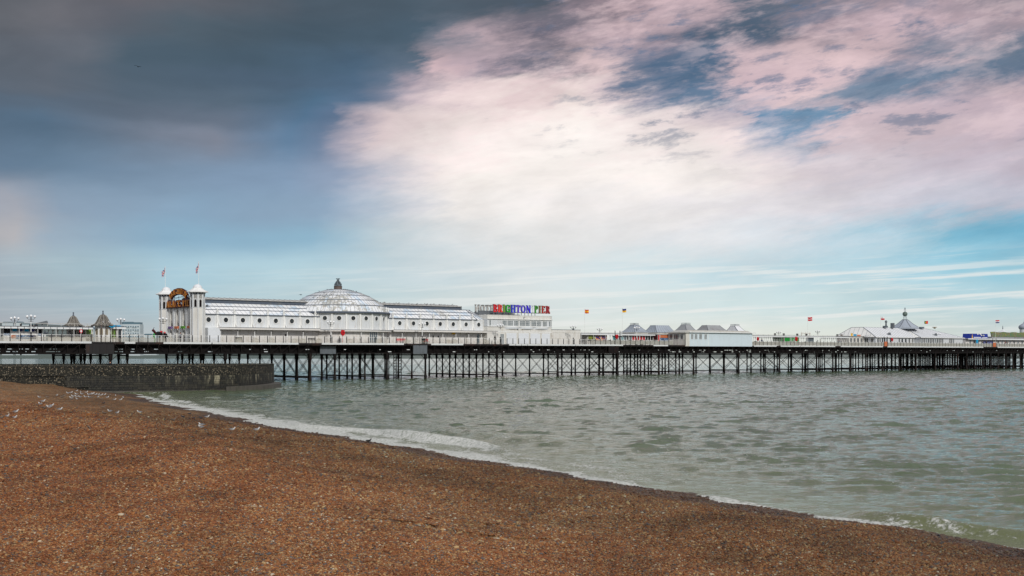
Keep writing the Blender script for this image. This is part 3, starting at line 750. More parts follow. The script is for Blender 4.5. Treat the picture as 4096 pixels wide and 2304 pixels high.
ap = [gp(905, 163.2), gp(980, 166.2), gp(1045, 169.6), gp(1090, 173.5), gp(1118, 178.5), gp(1126, 184), gp(1118, 189), gp(1090, 192), gp(1080, 184), gp(1030, 172), gp(980, 168)]
b_ = MB(); b_.prism(ap, -1.5, .62, 'z'); part(b_, 'apron', M['apron'], gro)

# ---------------------------------------------------------------- far coast
def hill_mesh(pts, d, depth, ztop):
    """pts: (column, row) skyline; a coast of real depth at distance d"""
    mb = MB(); n = len(pts); rows = []
    for j, (dz, dd_) in enumerate(((0, 0), (.55, .12), (.9, .35), (1., .6), (.8, 1.))):
        r_ = []
        for px, py in pts:
            D = d+dd_*depth; top = HC+(HY-py)*d/F*1.0
            r_.append(((px-CX)/F*D, D, max(-2, top*dz*(D/d if dz == 1 else 1)) if dz else -2.))
        rows.append(r_)
    for r_ in rows: mb.v += r_
    for j in range(len(rows)-1):
        for i in range(n-1): mb.face(j*n+i, j*n+i+1, (j+1)*n+i+1, (j+1)*n+i)
    return mb
M['hill'] = mat('hazed_downland', (.12,.15,.13), .9, spec=.05, f=weathered((.13,.16,.15), (.22,.24,.23), .6, sc=.01, streak=False, bumpy=0))  # hill colour paled to stand in for haze
sk = [(-900, 1292), (-400, 1290), (0, 1294), (60, 1293), (120, 1298), (200, 1301), (300, 1306), (420, 1316), (520, 1334), (580, 1340), (660, 1350), (740, 1372), (800, 1400)]
hl = hill_mesh(sk, 2600, 1800, 0); part(hl, 'coastal_hill', M['hill'], None, kind='structure', smooth=2)

# ---------------------------------------------------------------- the pier: deck, girders, piles
T0, T1 = -14., PT(4096, 0)+26
pier = pier_thing('pier', 'long seaside pier on dark iron piles running out over the sea', 'pier', 0, 0)
pier.location = (O[0], O[1], 0)
tB0, tB1 = PT(1262, -1.0), PT(1636, -1.0)      # the deck bulges here in front of the domed hall
tH = PT(3392, 0)                                # the wide pier head starts
WD = 24.5
def deck_poly():
    return [(T0, 0), (tB0, 0), (tB0+1.2, -1.0), (tB1-1.2, -1.0), (tB1, 0), (T1, 0), (T1, 44), (tH+4, 44), (tH, WD+1), (tB1, WD), (tB1-1.5, WD+1), (tB0+1.5, WD+1), (tB0, WD), (T0, WD)]
m_ = MB(); m_.prism([(t, u) for t, u in deck_poly()], ZD-.26, ZD, 'z'); part(m_, 'deck', M['rustplate'], pier)
def edge_u(t):
    if tB0+1.2 <= t <= tB1-1.2: return -1.0
    if tB0 < t < tB0+1.2: return -(t-tB0)/1.2
    if tB1-1.2 < t < tB1: return -(tB1-t)/1.2
    return 0.
# white fascia boards along the deck edge
for a, b in [(-200,365),(498,540),(653,845),(849,1193),(1265,1390),(1391.5,1633),(1724,1852),(2036,2060),(2062,2084),(2086,2108),(2110,2300),(2302,2491),(2613,2671),(3015,3105),(3122,3199),(3201,3263),(3264,3340),(3362,3530),(3549,3692),(3693,3932),(3990,4180)]:
    ta, tb = PT(a), PT(b); ue = edge_u((ta+tb)/2)
    if ue < 0: ta, tb = PT(a, -1), PT(b, -1); ta = max(ta, tB0+1.25); tb = min(tb, tB1-1.25)
    m_ = MB(); m_.box(0, tb-ta, -.10, -.02, -.24, .03); m_.box(0, tb-ta, -.14, -.10, -.06, .05)
    part(m_, 'fascia_board', M['fascia'], pier, (ta, ue, ZD-.02), (0, (rs.uniform(-.001, .0015)), 0))
# front girder: chords, posts and diagonals of a lattice truss
BAY = 1.86
GT, GB = ZD-.30, HC-.30       # top and bottom of the girder
nb = int((T1-T0)/BAY)
gm = MB()
gm.box(T0, T1, .10, .34, GT-.16, GT); gm.box(T0, T1, .06, .40, GB, GB+.13); gm.box(T0, T1, .2, .24, GB+.13, GB+.26)
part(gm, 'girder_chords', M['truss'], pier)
pv = MB(); pv.box(-.06, .06, .12, .26, GB+.13, GT-.16); pvm = pv.mesh('girder_post', M['truss'])
da = MB(); da.bar((-BAY/2, .2, GB+.16), (BAY/2, .2, GT-.18), .09, .07); dam = da.mesh('girder_diagonal', M['truss'])
db = MB(); db.bar((-BAY/2, .2, GT-.18), (BAY/2, .2, GB+.16), .09, .07); dbm = db.mesh('girder_diagonal', M['truss'])
rows_px = [446, 905, 1245, 1343, 1552, 1706, 1992, 2235, 2475, 2640, 2779, 2959, 3122, 3271, 3336]
row_t = [PT(446)-39., PT(446)-19.5] + [PT(p) for p in rows_px]
def near_row(t):
    return min(range(len(row_t)), key=lambda i: abs(row_t[i]-t))
for i in range(nb):
    t = T0+i*BAY
    link('girder_post', pvm, pier, (t, 0, 0))
    c = t+BAY/2; j = sum(1 for r_ in row_t if r_ < c)
    lo = row_t[j-1] if j > 0 else T0; hi = row_t[j] if j < len(row_t) else lo+18
    link('girder_diagonal', dbm if c < (lo+hi)/2 else dam, pier, (c, 0, 0))
# joists and cross timbers behind, packed under the deck, with a few chinks of light
jr = random.Random(9); jm = MB()
def open_at(t):
    x_ = CX+F*W(t, 0)[0]/W(t, 0)[1]
    if x_ < 255: return .42
    if x_ < 455: return .02
    if x_ < 600: return .25
    if x_ < 1300: return .07
    if x_ < 2100: return .05
    if x_ < 2500: return .13
    if x_ < 2680: return .07
    if x_ < 3010: return .22
    if x_ < 3400: return .14
    return .03
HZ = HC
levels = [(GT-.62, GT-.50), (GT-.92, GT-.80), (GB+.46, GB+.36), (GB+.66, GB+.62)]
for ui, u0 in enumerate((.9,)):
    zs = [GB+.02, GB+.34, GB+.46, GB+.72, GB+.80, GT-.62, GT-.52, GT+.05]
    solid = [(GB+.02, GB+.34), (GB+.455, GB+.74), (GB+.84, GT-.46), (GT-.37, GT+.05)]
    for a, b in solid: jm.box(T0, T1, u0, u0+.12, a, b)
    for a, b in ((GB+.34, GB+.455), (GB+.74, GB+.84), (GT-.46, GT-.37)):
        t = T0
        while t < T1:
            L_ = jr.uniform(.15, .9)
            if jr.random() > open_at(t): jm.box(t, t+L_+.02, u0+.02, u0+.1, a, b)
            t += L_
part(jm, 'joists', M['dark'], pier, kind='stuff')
cj = MB()
t = T0
while t < T1:
    cj.box(t, t+.2, .42, 23.5, GT-.22, GT+.02); t += 1.24
for u0 in (6., 12., 18.6): cj.box(T0, T1, u0, u0+.3, GT-.5, GT)
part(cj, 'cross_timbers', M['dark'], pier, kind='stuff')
je = MB(); t = T0
while t < T1:
    ue = edge_u(t); je.box(t, t+.14, ue-.06, .2, ZD-.42, ZD-.26); t += BAY
part(je, 'joist_ends', M['rustplate'], pier, kind='stuff')
m_ = MB(); m_.prism([(tB0, .1), (tB0+1.2, -.85), (tB1-1.2, -.85), (tB1, .1)], ZD-.5, ZD-.262, 'z'); part(m_, 'bay_bearer', M['iron'], pier)
# plates bolted over the girder
for a, b, mt in ((1280, 1343, 'plate'), (1652, 1708, 'plate'), (342, 455, 'rustplate'), (2434, 2474, 'iron')):
    ta, tb = PT(a), PT(b)
    m_ = MB(); m_.box(0, tb-ta, -.06, .02, GB+.02, GT-.02)
    for k in range(1, 4): m_.box((tb-ta)*k/4-.03, (tb-ta)*k/4+.03, -.09, -.06, GB+.02, GT-.02)
    part(m_, 'girder_plate', M[mt], pier, (ta, 0, 0))
# a pile with collar and foot
def pile_mesh(r_, foot=True):
    mb = MB(); mb.lathe([(r_*.95, -3.2), (r_*1.0, 0.), (r_*1.35, .05), (r_*1.38, .75), (r_*1.0, .9), (r_*.95, 3.7), (r_*1.35, 3.85), (r_*1.4, 4.05), (r_*1.7, GB-.1), (r_*1.7, GB+.02)], n=10)
    return mb.mesh('pile', M['iron'], True)
thick, thin = pile_mesh(.20), pile_mesh(.155)
def bent(t, us, skew=0., n_brace=2, first=thick):
    br = MB()
    for i, u in enumerate(us):
        o = link('pile', first if i == 0 else thin, pier, (t+skew*u, u, 0), (0, rs.normal(0, .003), rs.uniform(0, 3)))
    for i, (a, b) in enumerate(zip(us, us[1:])):
        ta, tb = t+skew*a, t+skew*b
        for off in (-.13, .13)[:n_brace]:
            br.tube([(ta+off, a, .95), (tb+off, b, GB-.45)], .035, 5); br.tube([(ta+off, a, GB-.45), (tb+off, b, .95)], .035, 5)
    a, b = us[0], us[-1]
    br.box(t-.2, t-.06, a, b, .52, .72); br.box(t+.06, t+.2, a, b, .52, .72) if not skew else None
    br.box(t-.16, t+.16, a, b, GB-.30, GB-.08)
    part(br, 'cross_bracing', M['iron'], pier)
for i, t in enumerate(row_t):
    bent(t, [.35, 4.7, 9.1, 13.6, 18.0, 22.6] if i > 3 else [.35, 4.3, 8.2, 12.2, 16.2])
    if i in (2, 3): bent(t+3.4, [1.8, 5.2], first=thin)
    bent(t-3.1, [3.0, 7.2, 11.6, 16.0], first=thin) if i in (1, 2, 3, 6, 8, 10, 11, 12) else None
    # diagonal stays along the pier from the front pile to the girder
    lb = MB()
    for s_ in (-1, 1): lb.tube([(t+s_*.1, .35, GB-1.0), (t+s_*1.3, .35, GB+.02)], .05, 5)
    part(lb, 'knee_brace', M['iron'], pier)
# lattice landing by the third row
lt = MB(); tl = PT(1600)
for a, b in ((0, 2.), (0, 3.6), (1.7, 2.), (1.7, 3.6)): lt.box(tl+a, tl+a+.12, b, b+.12, -2, GB)
for k in range(8): lt.box(tl, tl+1.8, 2.0, 2.12, .2+k*.55, .28+k*.55); lt.bar((tl+.05, 2.05, .25+k*.55), (tl+1.75, 2.05, .8+k*.55), .05)
part(lt, 'landing_frame', M['iron'], pier)
# crowded piles under the pier head
for px in (3404, 3468, 3534, 3601, 3668, 3745, 3835):
    bent(PT(px), [.35, 4.9, 9.6, 14.2, 18.9], n_brace=1)
t = PT(3835)+5.
while t < T1+1:
    bent(t, [.35+4.4*j for j in range(9)], n_brace=1); t += 4.6

# ---------------------------------------------------------------- railing
rail = pier_thing('railing', 'railing along the near edge of the pier, black posts with white top rail', 'railing', 0, 0)
pp = MB(); pp.box(-.05, .05, -.05, .05, 0, 1.12); pp.lathe([(.09, 0), (.09, .12), (.05, .2)], n=8); pp.ball((0, 0, 1.15), .065, 8); pp.lathe([(.075, .52), (.075, .6)], n=8)
ppm = pp.mesh('post', M['black'])
PS = 1.55
# lattice panel: little diagonal mesh with a fan above
lp = MB(); n_ = 13; wp = PS-.12
for i in range(-6, n_+1):
    x0 = .02+i*.115; 
    a0, a1 = max(0, -x0/.55), min(1, (wp-x0)/.55)
    if a1 > a0: lp.bar((x0+.55*a0, 0, .12+.5*a0), (x0+.55*a1, 0, .12+.5*a1), .013, .02)
    x0 = .02+i*.115+.55; a0, a1 = max(0, (x0-wp)/.55), min(1, x0/.55)
    if a1 > a0: lp.bar((x0-.55*a0, .003, .12+.5*a0), (x0-.55*a1, .003, .12+.5*a1), .013, .02)
lp.box(0, wp, -.02, .02, .08, .12); lp.box(0, wp, -.02, .02, .62, .645)
for k in range(9):
    an = math.pi*(k+.5)/9; lp.bar((wp/2, 0, .62), (wp/2+.42*math.cos(an), 0, .62+.27*math.sin(an)), .02, .018)
lp.box(.25, wp-.25, -.012, .012, .63, .70)
for k in range(24): lp.box(.03+k*wp/24, .045+k*wp/24, -.01, .01, 0, .1)
lpm = lp.mesh('lattice_panel', M['lattice'])
# sparse ironwork over white walls
sp = MB(); sp.box(0, wp, -.012, .012, .10, .125); sp.box(0, wp, -.01, .01, .60, .615)
for k in range(16): sp.box(.05+k*wp/16, .062+k*wp/16, -.008, .008, .12, .30)
for k in range(7):
    an = math.pi*(k+.5)/7; sp.bar((wp/2, 0, .30), (wp/2+.5*math.cos(an), 0, .3+.42*math.sin(an)), .016, .014)
spm = sp.mesh('scroll_panel', M['lattice'])
wr_ = MB()
for z_ in (.25, .5, .8): wr_.box(0, wp, -.008, .008, z_, z_+.02)
wrm = wr_.mesh('rail_wires', M['trim'])
so = MB(); so.box(0, wp, -.015, .015, .08, .88); so.prism([(0, .88), (wp*.3, .9), (wp/2, 1.0), (wp*.7, .9), (wp, .88)], -.014, .014); som = so.mesh('solid_panel', M['railpanel'])
tr_ = MB(); tr_.box(0, PS, -.03, .03, 1.02, 1.075); trm = tr_.mesh('top_rail', M['trim'])
t = T0
npan = 0
while t < T1:
    ue = edge_u(t)+.12
    px = CX+F*W(t, 0)[0]/W(t, 0)[1]
    if not 2690 < px < 3006:
        link('post', ppm, rail, (t, ue, 0))
        link('top_rail', trm, rail, (t, ue, 0))
        if px < 700: me_ = lpm
        elif px < 800: me_ = spm
        elif px < 2000: me_ = spm if (int(px*7.3) % 5) else lpm
        elif px < 2350: me_ = wrm
        else: me_ = som
        link({'lattice_panel': 'lattice_panel', 'scroll_panel': 'scroll_panel', 'rail_wires': 'rail_wires', 'solid_panel': 'solid_panel'}[me_.name.split('.')[0]], me_, rail, (t+.06, ue, 0))
    t += PS

# ---------------------------------------------------------------- lamp posts with three globes
def lamp0():
    r_ = pier_thing('lamp_post', 'x', 'lamp post', 0, 0)
    b = MB(); b.lathe([(.17, 0), (.17, .08), (.11, .15), (.10, .9), (.14, .95), (.11, 1.0), (.10, 1.38), (.07, 1.45)], n=10); part(b, 'base', M['black'], r_, smooth=True)
    b = MB(); b.lathe([(.062, 1.4), (.05, 3.0)], n=8); part(b, 'shaft', M['trim'], r_, smooth=True)
    b = MB(); b.lathe([(.07, 2.98), (.09, 3.05), (.05, 3.12), (.06, 3.3), (.09, 3.4), (.05, 3.5), (.06, 3.62), (.11, 3.66)], n=8); b.tube([(-.38, 0, 3.06), (.38, 0, 3.06)], .025, 6)
    part(b, 'head', M['black'], r_, smooth=True)
    for s_ in (-1, 1):
        b = MB(); b.tube([(0, 0, 3.42), (s_*.18, 0, 3.34), (s_*.36, 0, 3.34), (s_*.5, 0, 3.42), (s_*.54, 0, 3.56)], .032, 6)
        b.ball((s_*.54, 0, 3.57), .075, 8, (1, 1, .6)); part(b, 'arm', M['black'], r_, smooth=True)
    for x_, z_ in ((-.54, 3.76), (0, 3.86), (.54, 3.76)):
        b = MB(); b.ball((x_, 0, z_), .2, 16); part(b, 'globe', M['globe'], r_, smooth=2)
    return r_
lamp = lamp0(); first_lamp = True
LTOP = ZD+4.06
LAMPS = [(59,1266,'above the blue kiosk roof at the far left'),(124,1261,'in front of the blue and white kiosk'),(483,1271.5,'beside the right-hand bell-roofed kiosk'),(652,1272,'in front of the far entrance tower'),
 (1323,1280.5,'in front of the domed hall, left of the red lifebuoy'),(1689,1288,'in front of the portholes right of the dome'),(2001,1296,'beside the woman in black, at the café doorway'),(2293,1303,'in front of the low white annexe'),
 (2399,1310.5,'above the picture-covered kiosk'),(2547,1308,'in front of the first tin pyramid roof'),(3115,1324,'above the arches, between the white cladding and the green kiosk'),(3271,1323,'between the green kiosk and the arched windbreak'),(3328,1330,'above the arched windbreak next to the big tin roof'),(3755,1331,'in front of the long tin roof of the end pavilion')]
for px, py, where in LAMPS:
    Yd = (LTOP-HC)*F/(HY-py); xw = (px-CX)/F*Yd
    t, u = TU(xw, Yd)
    o = lamp if first_lamp else copy_tree(lamp); first_lamp = False
    if px in (124, 652, 1323, 1689, 2001, 2293, 2547, 3271): u = .55; t = PT(px, u)
    elif u < .5: u = .6; t = PT(px, u)
    o.location = W(t, min(u, 17), ZD); o.rotation_euler = (0, 0, PHI-rad(25))
    o['label'] = 'triple-globe lamp post '+where; o['group'] = 'triple-globe lamp posts along the pier'

# ---------------------------------------------------------------- lettering: fat wedge-serif capitals cut as prisms
def stem(x, w_, h=1., sf=.07, z0=0.):
    e = .13*h
    return [(x-sf, z0), (x+w_+sf, z0), (x+w_, z0+e), (x+w_, z0+h-e), (x+w_+sf, z0+h), (x-sf, z0+h), (x, z0+h-e), (x, z0+e)]
def arcs(cx, cz, rx, rz, tx, tz, a0, a1, n=10):
    out = []
    for k in range(n):
        p = [rad(a0+(a1-a0)*(k+j)/n) for j in (0, 1)]
        o = [(cx+rx*math.cos(a), cz+rz*math.sin(a)) for a in p]; i_ = [(cx+(rx-tx)*math.cos(a), cz+(rz-tz)*math.sin(a)) for a in p]
        out.append([o[0], o[1], i_[1], i_[0]])
    return out
def letter(ch):
    q = []; s_ = .2
    if ch == 'I': q = [stem(.09, s_)]; w_ = .38
    elif ch == 'H': q = [stem(.08, s_), stem(.52, s_), [(.2, .44), (.6, .44), (.6, .56), (.2, .56)]]; w_ = .8
    elif ch == 'T': q = [stem(.27, s_), [(0, .86), (.74, .86), (.74, 1), (0, 1)], [(0, .74), (.07, .74), (.13, .88), (0, .88)], [(.67, .74), (.74, .74), (.74, .88), (.61, .88)]]; w_ = .74
    elif ch in 'BRP':
        q = [stem(.08, s_)]; w_ = .68
        q += arcs(.3, .735, .33, .265, .17, .1, -90, 90)
        if ch == 'B': q += arcs(.32, .26, .36, .26, .18, .1, -90, 90)
        if ch == 'R': q += [[(.3, .5), (.46, .5), (.74, .06), (.74, 0), (.52, 0)]]; w_ = .74
    elif ch == 'G': q = arcs(.38, .5, .38, .5, .19, .1, 48, 312, 16) + [[(.42, .36), (.74, .36), (.74, .46), (.42, .46)], [(.56, .06), (.72, .0), (.72, .4), (.56, .4)], [(.6, .72), (.7, .72), (.7, .98), (.62, .9)]]; w_ = .76
    elif ch == 'C': q = arcs(.38, .5, .38, .5, .19, .1, 45, 315, 16) + [[(.58, .68), (.7, .68), (.7, .98), (.6, .9)]]; w_ = .72
    elif ch == 'O': q = arcs(.4, .5, .4, .5, .19, .1, 0, 360, 22); w_ = .8
    elif ch == 'N': q = [stem(.08, .11), stem(.6, .11), [(.06, 1), (.26, 1), (.72, 0), (.54, 0)]]; w_ = .8
    elif ch == 'E': q = [stem(.08, s_), [(.2, .88), (.62, .88), (.62, 1), (.2, 1)], [(.2, 0), (.66, 0), (.66, .12), (.2, .12)], [(.25, .45), (.5, .45), (.5, .55), (.25, .55)], [(.54, .72), (.62, .72), (.62, .9), (.5, .9)], [(.54, .1), (.66, .1), (.66, .3), (.6, .3)]]; w_ = .66
    elif ch == 'L': q = [stem(.08, s_), [(.2, 0), (.62, 0), (.62, .12), (.2, .12)], [(.52, .1), (.62, .1), (.62, .32), (.56, .32)]]; w_ = .62
    elif ch == 'A': q = [[(.02, 0), (.2, 0), (.42, .95), (.34, 1), (.3, 1)], [(.3, 1), (.46, 1), (.78, 0), (.52, 0)], [(.18, .28), (.56, .28), (.56, .38), (.18, .38)], [(-.04, 0), (.26, 0), (.2, .06), (.02, .06)], [(.46, 0), (.84, 0), (.78, .06), (.5, .06)]]; w_ = .8
    else: w_ = .45
    return q, w_
def letter_mb(ch, H, d0=0., d1=.12, grow=0., wsc=1.):
    q, w_ = letter(ch); mb = MB()
    for i, poly in enumerate(q):
        c = (sum(p[0] for p in poly)/len(poly), sum(p[1] for p in poly)/len(poly))
        pts = []
        for p in poly:
            dx, dz = p[0]-c[0], p[1]-c[1]; L_ = math.hypot(dx, dz) or 1
            pts.append(((p[0]+dx/L_*grow)*H*wsc, (p[1]+dz/L_*grow)*H))
        mb.prism(pts, d0-.0025*(i % 7), d1)
    return mb, w_*H*wsc

# ---------------------------------------------------------------- the entertainment hall with its dome
HU = 4.2                       # near wall of the hall
UC = 9.6; RD = 9.3             # centre and radius of the domed part
tc = PT(1352, UC)
AST = rad(55.5)
tJ0, tJ1 = tc-RD*math.sin(AST), tc+RD*math.sin(AST)
tL0 = PT(806, HU); tR1 = PT(1948, HU)
hall = pier_thing('domed_hall', 'long white hall on the pier with whitewashed glass roof and a wide shallow dome', 'hall', tc, 0)
def lx(t): return t-tc
ZE, ZS, ZCL, ZRG = 4.9, 6.85, 7.6, 7.95
GU = 4.32                       # recessed ground-floor wall
UP = UC-HU                     # half width of the hall
# ground floor, upper walls (both sides)
for nm, y0, y1, z0, z1, mt in (('lower_wall', GU, 2*UC-GU, 0, 2.5, 'beige'), ('upper_wall', HU, 2*UC-HU, 2.5, ZE-.02, 'white')):
    for a, b in ((tL0, tJ0), (tJ1, tR1)):
        m_ = MB(); m_.box(lx(a), lx(b), y0, y1, z0, z1); part(m_, nm, M[mt], hall)
arcn = 7; stepa = 2*AST/arcn
def arc_pt(a, r_): return (r_*math.sin(a), UC-r_*math.cos(a))      # a measured from the near side, positive out to sea
def arc_wall(mb, a0, a1, r_, z0, z1, n=4, th=.12):
    for k in range(n):
        p, q = arc_pt(a0+(a1-a0)*k/n, r_), arc_pt(a0+(a1-a0)*(k+1)/n, r_)
        p2, q2 = arc_pt(a0+(a1-a0)*k/n, r_-th), arc_pt(a0+(a1-a0)*(k+1)/n, r_-th)
        mb.quad((*p, z0), (*q, z0), (*q, z1), (*p, z1)); mb.quad((*p, z1), (*q, z1), (*q2, z1), (*p2, z1)); mb.quad((*p, z0), (*p2, z0), (*q2, z0), (*q, z0))
        mb.quad((*p2, z0), (*p2, z1), (*q2, z1), (*q2, z0))
DZE = 5.55
m_ = MB(); m_.lathe([(RD, 2.45), (RD, DZE)], (0, UC, 0), 56); part(m_, 'drum_wall', M['white'], hall)
m_ = MB(); m_.lathe([(RD-.08, 0.), (RD-.08, 2.5)], (0, UC, 0), 56); part(m_, 'drum_lower_wall', M['beige'], hall)
# canopy over the walkway
for a, b in ((PT(882, 3.05)-.2, tJ0-.4), (tJ1+.4, PT(1990, 3.05))):
    m_ = MB(); m_.box(lx(a), lx(b), 3.0, HU+.4, 2.52, 2.62); m_.box(lx(a), lx(b), 2.95, 3.02, 2.27, 2.60); part(m_, 'canopy', M['beige'], hall)
    m_ = MB(); m_.box(lx(a), lx(b), 2.90, 2.98, 2.60, 2.66); part(m_, 'gutter', M['lead'], hall)
m_ = MB(); m_.lathe([(RD+.0, 2.46), (RD+.75, 2.40), (RD+.75, 2.14), (RD+.72, 2.14), (RD+.70, 2.38), (RD-.9, 2.44)], (0, UC, 0), 56); part(m_, 'canopy', M['beige'], hall)
m_ = MB(); m_.lathe([(RD+.72, 2.40), (RD+.80, 2.40), (RD+.80, 2.47), (RD+.72, 2.47)], (0, UC, 0), 56); part(m_, 'gutter', M['lead'], hall)
m_ = MB(); m_.lathe([(.055, 0), (.055, 2.3)], n=8); m_.lathe([(.075, .9), (.10, 1.0), (.10, 1.2), (.075, 1.3)], n=8); m_.mi = [0]*len(m_.f)
cpm = m_.mesh('canopy_post', M['trim'], True)
cb = MB(); cb.lathe([(.07, 1.98), (.08, 2.0), (.08, 2.2), (.06, 2.25)], n=8)
cbm = cb.mesh('post_cap', M['black'], True)
def canopy_post(x, y):
    o = link('canopy_post', cpm, hall, (x, y, 0)); link('post_cap', cbm, o)
for k in range(6):
    t = PT(882.6, 3.1)+3.24*k
    if t < tJ0-.5: canopy_post(lx(t), 3.1)
for k in range(8):
    t = PT(1609, 3.1)+3.24*k
    if t < tR1+1: canopy_post(lx(t), 3.1)
for i in range(1, arcn, 2): canopy_post(*arc_pt(-AST+stepa*i, RD+.6))
# seams of the ground-floor panelling
ws = MB()
t = tL0+.8
while t < tR1:
    if t < tJ0 or t > tJ1: ws.box(lx(t)-.06, lx(t)+.06, GU-.04, GU-.002, 0, 2.5)
    t += 1.62
for i in range(arcn*2+1):
    a = -AST+stepa*i/2; p = arc_pt(a, RD-.06); ws.bar((*p, 0), (*p, 2.42), .1, .06)
part(ws, 'wall_battens', M['white2'], hall, kind='stuff')
# one bay of the upper storey: panel frame, side arches, porthole
BW = 3.24
def bay_mesh(bw, h, zc_):
    mb = MB(); e = .05; iw = bw/2-.30
    for a, b, c, d in ((-iw, iw, h-.16, h-.08), (-iw, iw, .14, .2), (-iw, -iw+.07, .2, h-.16), (iw-.07, iw, .2, h-.16)): mb.box(a, b, -e, .0, c, d)
    for s_ in (-1, 1):
        cx_ = s_*(iw-.34); r_ = .20
        pts = [(cx_+r_*math.cos(rad(a)), -.02, zc_+.25+r_*math.sin(rad(a))) for a in range(0, 181, 20)]
        for p, q in zip(pts, pts[1:]): mb.bar(p, q, .035, .035)
        mb.box(cx_-r_-.015, cx_-r_+.015, -.035, 0, .35, zc_+.25); mb.box(cx_+r_-.015, cx_+r_+.015, -.035, 0, .35, zc_+.25)
    return mb
def ringy(r0, r1, y0, y1, zc_, n=24):
    mb = MB()
    for k in range(n):
        a, b = 2*math.pi*k/n, 2*math.pi*(k+1)/n
        A = lambda r_, an, y: (r_*math.cos(an), y, zc_+r_*math.sin(an))
        mb.quad(A(r0, a, y0), A(r0, b, y0), A(r1, b, y0), A(r1, a, y0)); mb.quad(A(r1, a, y0), A(r1, b, y0), A(r1, b, y1), A(r1, a, y1)); mb.quad(A(r0, a, y1), A(r0, b, y1), A(r0, b, y0), A(r0, a, y0))
    return mb
def disc(r_, y, zc_, n=24):
    mb = MB(); i0 = len(mb.v); mb.v += [(r_*math.cos(2*math.pi*k/n), y, zc_+r_*math.sin(2*math.pi*k/n)) for k in range(n)]; mb.face(*range(n)); return mb
HB = ZE-2.5
bayM = bay_mesh(BW, HB, 1.4).mesh('bay_panel', M['trim'])
porM = ringy(.425, .53, -.09, .0, 1.4).mesh('porthole', M['trim']); paneM = disc(.44, -.03, 1.4).mesh('pane', M['porthole'])
DH = DZE-2.5; dBW = RD*stepa
bayD = bay_mesh(dBW*.98, DH, 2.05).mesh('bay_panel', M['trim'])
porD = ringy(.40, .50, -.09, .0, 2.05).mesh('porthole', M['trim']); paneD = disc(.415, -.03, 2.05).mesh('pane', M['porthole'])
pl = MB(); pl.box(-.17, .17, -.16, .02, 0, HB+.5); pl.box(-.21, .21, -.2, .04, HB+.42, HB+.56); pl.box(-.21, .21, -.2, .04, .0, .12)
plM = pl.mesh('pilaster', M['trim'])
pf = MB(); pf.lathe([(.17, 0), (.19, .06), (.10, .12), (.16, .2), (.17, .28), (.10, .4), (.04, .52), (.0, .6)], (0, -.08, HB+.56), 10)
pfM = pf.mesh('finial', M['trim'], True)
pd_ = MB(); pd_.box(-.17, .17, -.18, .1, 0, DH+.55); pd_.box(-.22, .22, -.22, .12, DH+.47, DH+.62); pdM = pd_.mesh('pilaster', M['trim'])
pg = MB(); pg.lathe([(.18, 0), (.2, .06), (.11, .14), (.18, .24), (.18, .34), (.10, .5), (.04, .64), (.0, .74)], (0, -.06, DH+.62), 10); pgM = pg.mesh('finial', M['trim'], True)
# swept buttress from pilaster to canopy edge
bk = MB(); pts = []
for k in range(9):
    a = rad(90*k/8); pts.append((1.18-1.18*math.cos(a) if False else (1-math.cos(a))*1.05, 1.42*(1-math.sin(a))))
for (y0, z0), (y1, z1) in zip(pts, pts[1:]): bk.bar((0, -.1-y0, .1+z0), (0, -.1-y1, .1+z1), .10, .10)
bkM = bk.mesh('buttress', M['trim'])
def hall_bay(t):
    link('bay_panel', bayM, hall, (lx(t), HU, 2.5)); o = link('porthole', porM, hall, (lx(t), HU-.003, 2.5)); link('pane', paneM, o)
def hall_pil(t, brk=True):
    o = link('pilaster', plM, hall, (lx(t), HU, 2.5)); link('finial', pfM, o)
    if brk: link('buttress', bkM, o, (.22, 0, 0))
tp = PT(869.5, HU-.1); k = -1
while tp+k*BW < tJ0+.2:
    t = tp+k*BW
    if k >= 0: hall_pil(t, t < tJ0-1)
    if tL0 < t+BW/2 < tJ0-1: hall_bay(t+BW/2)
    k += 1
tp = PT(1627, HU-.1); k = -1
while tp+k*BW < tR1+.3:
    t = tp+k*BW
    if t > tJ1-.1: hall_pil(t, t > tJ1+1)
    if tJ1+1 < t+BW/2 < tR1-.8: hall_bay(t+BW/2)
    k += 1
for i in range(arcn):
    a = -AST+stepa*(i+.5); x_, y_ = arc_pt(a, RD*math.cos(stepa/2)+.06)
    link('bay_panel', bayD, hall, (x_, y_, 2.5), a); o = link('porthole', porD, hall, (x_, y_, 2.5), a); link('pane', paneD, o)
for i in range(arcn+1):
    a = -AST+stepa*i; x_, y_ = arc_pt(a, RD+.02); o = link('pilaster', pdM, hall, (x_, y_, 2.5), a); link('finial', pgM, o)
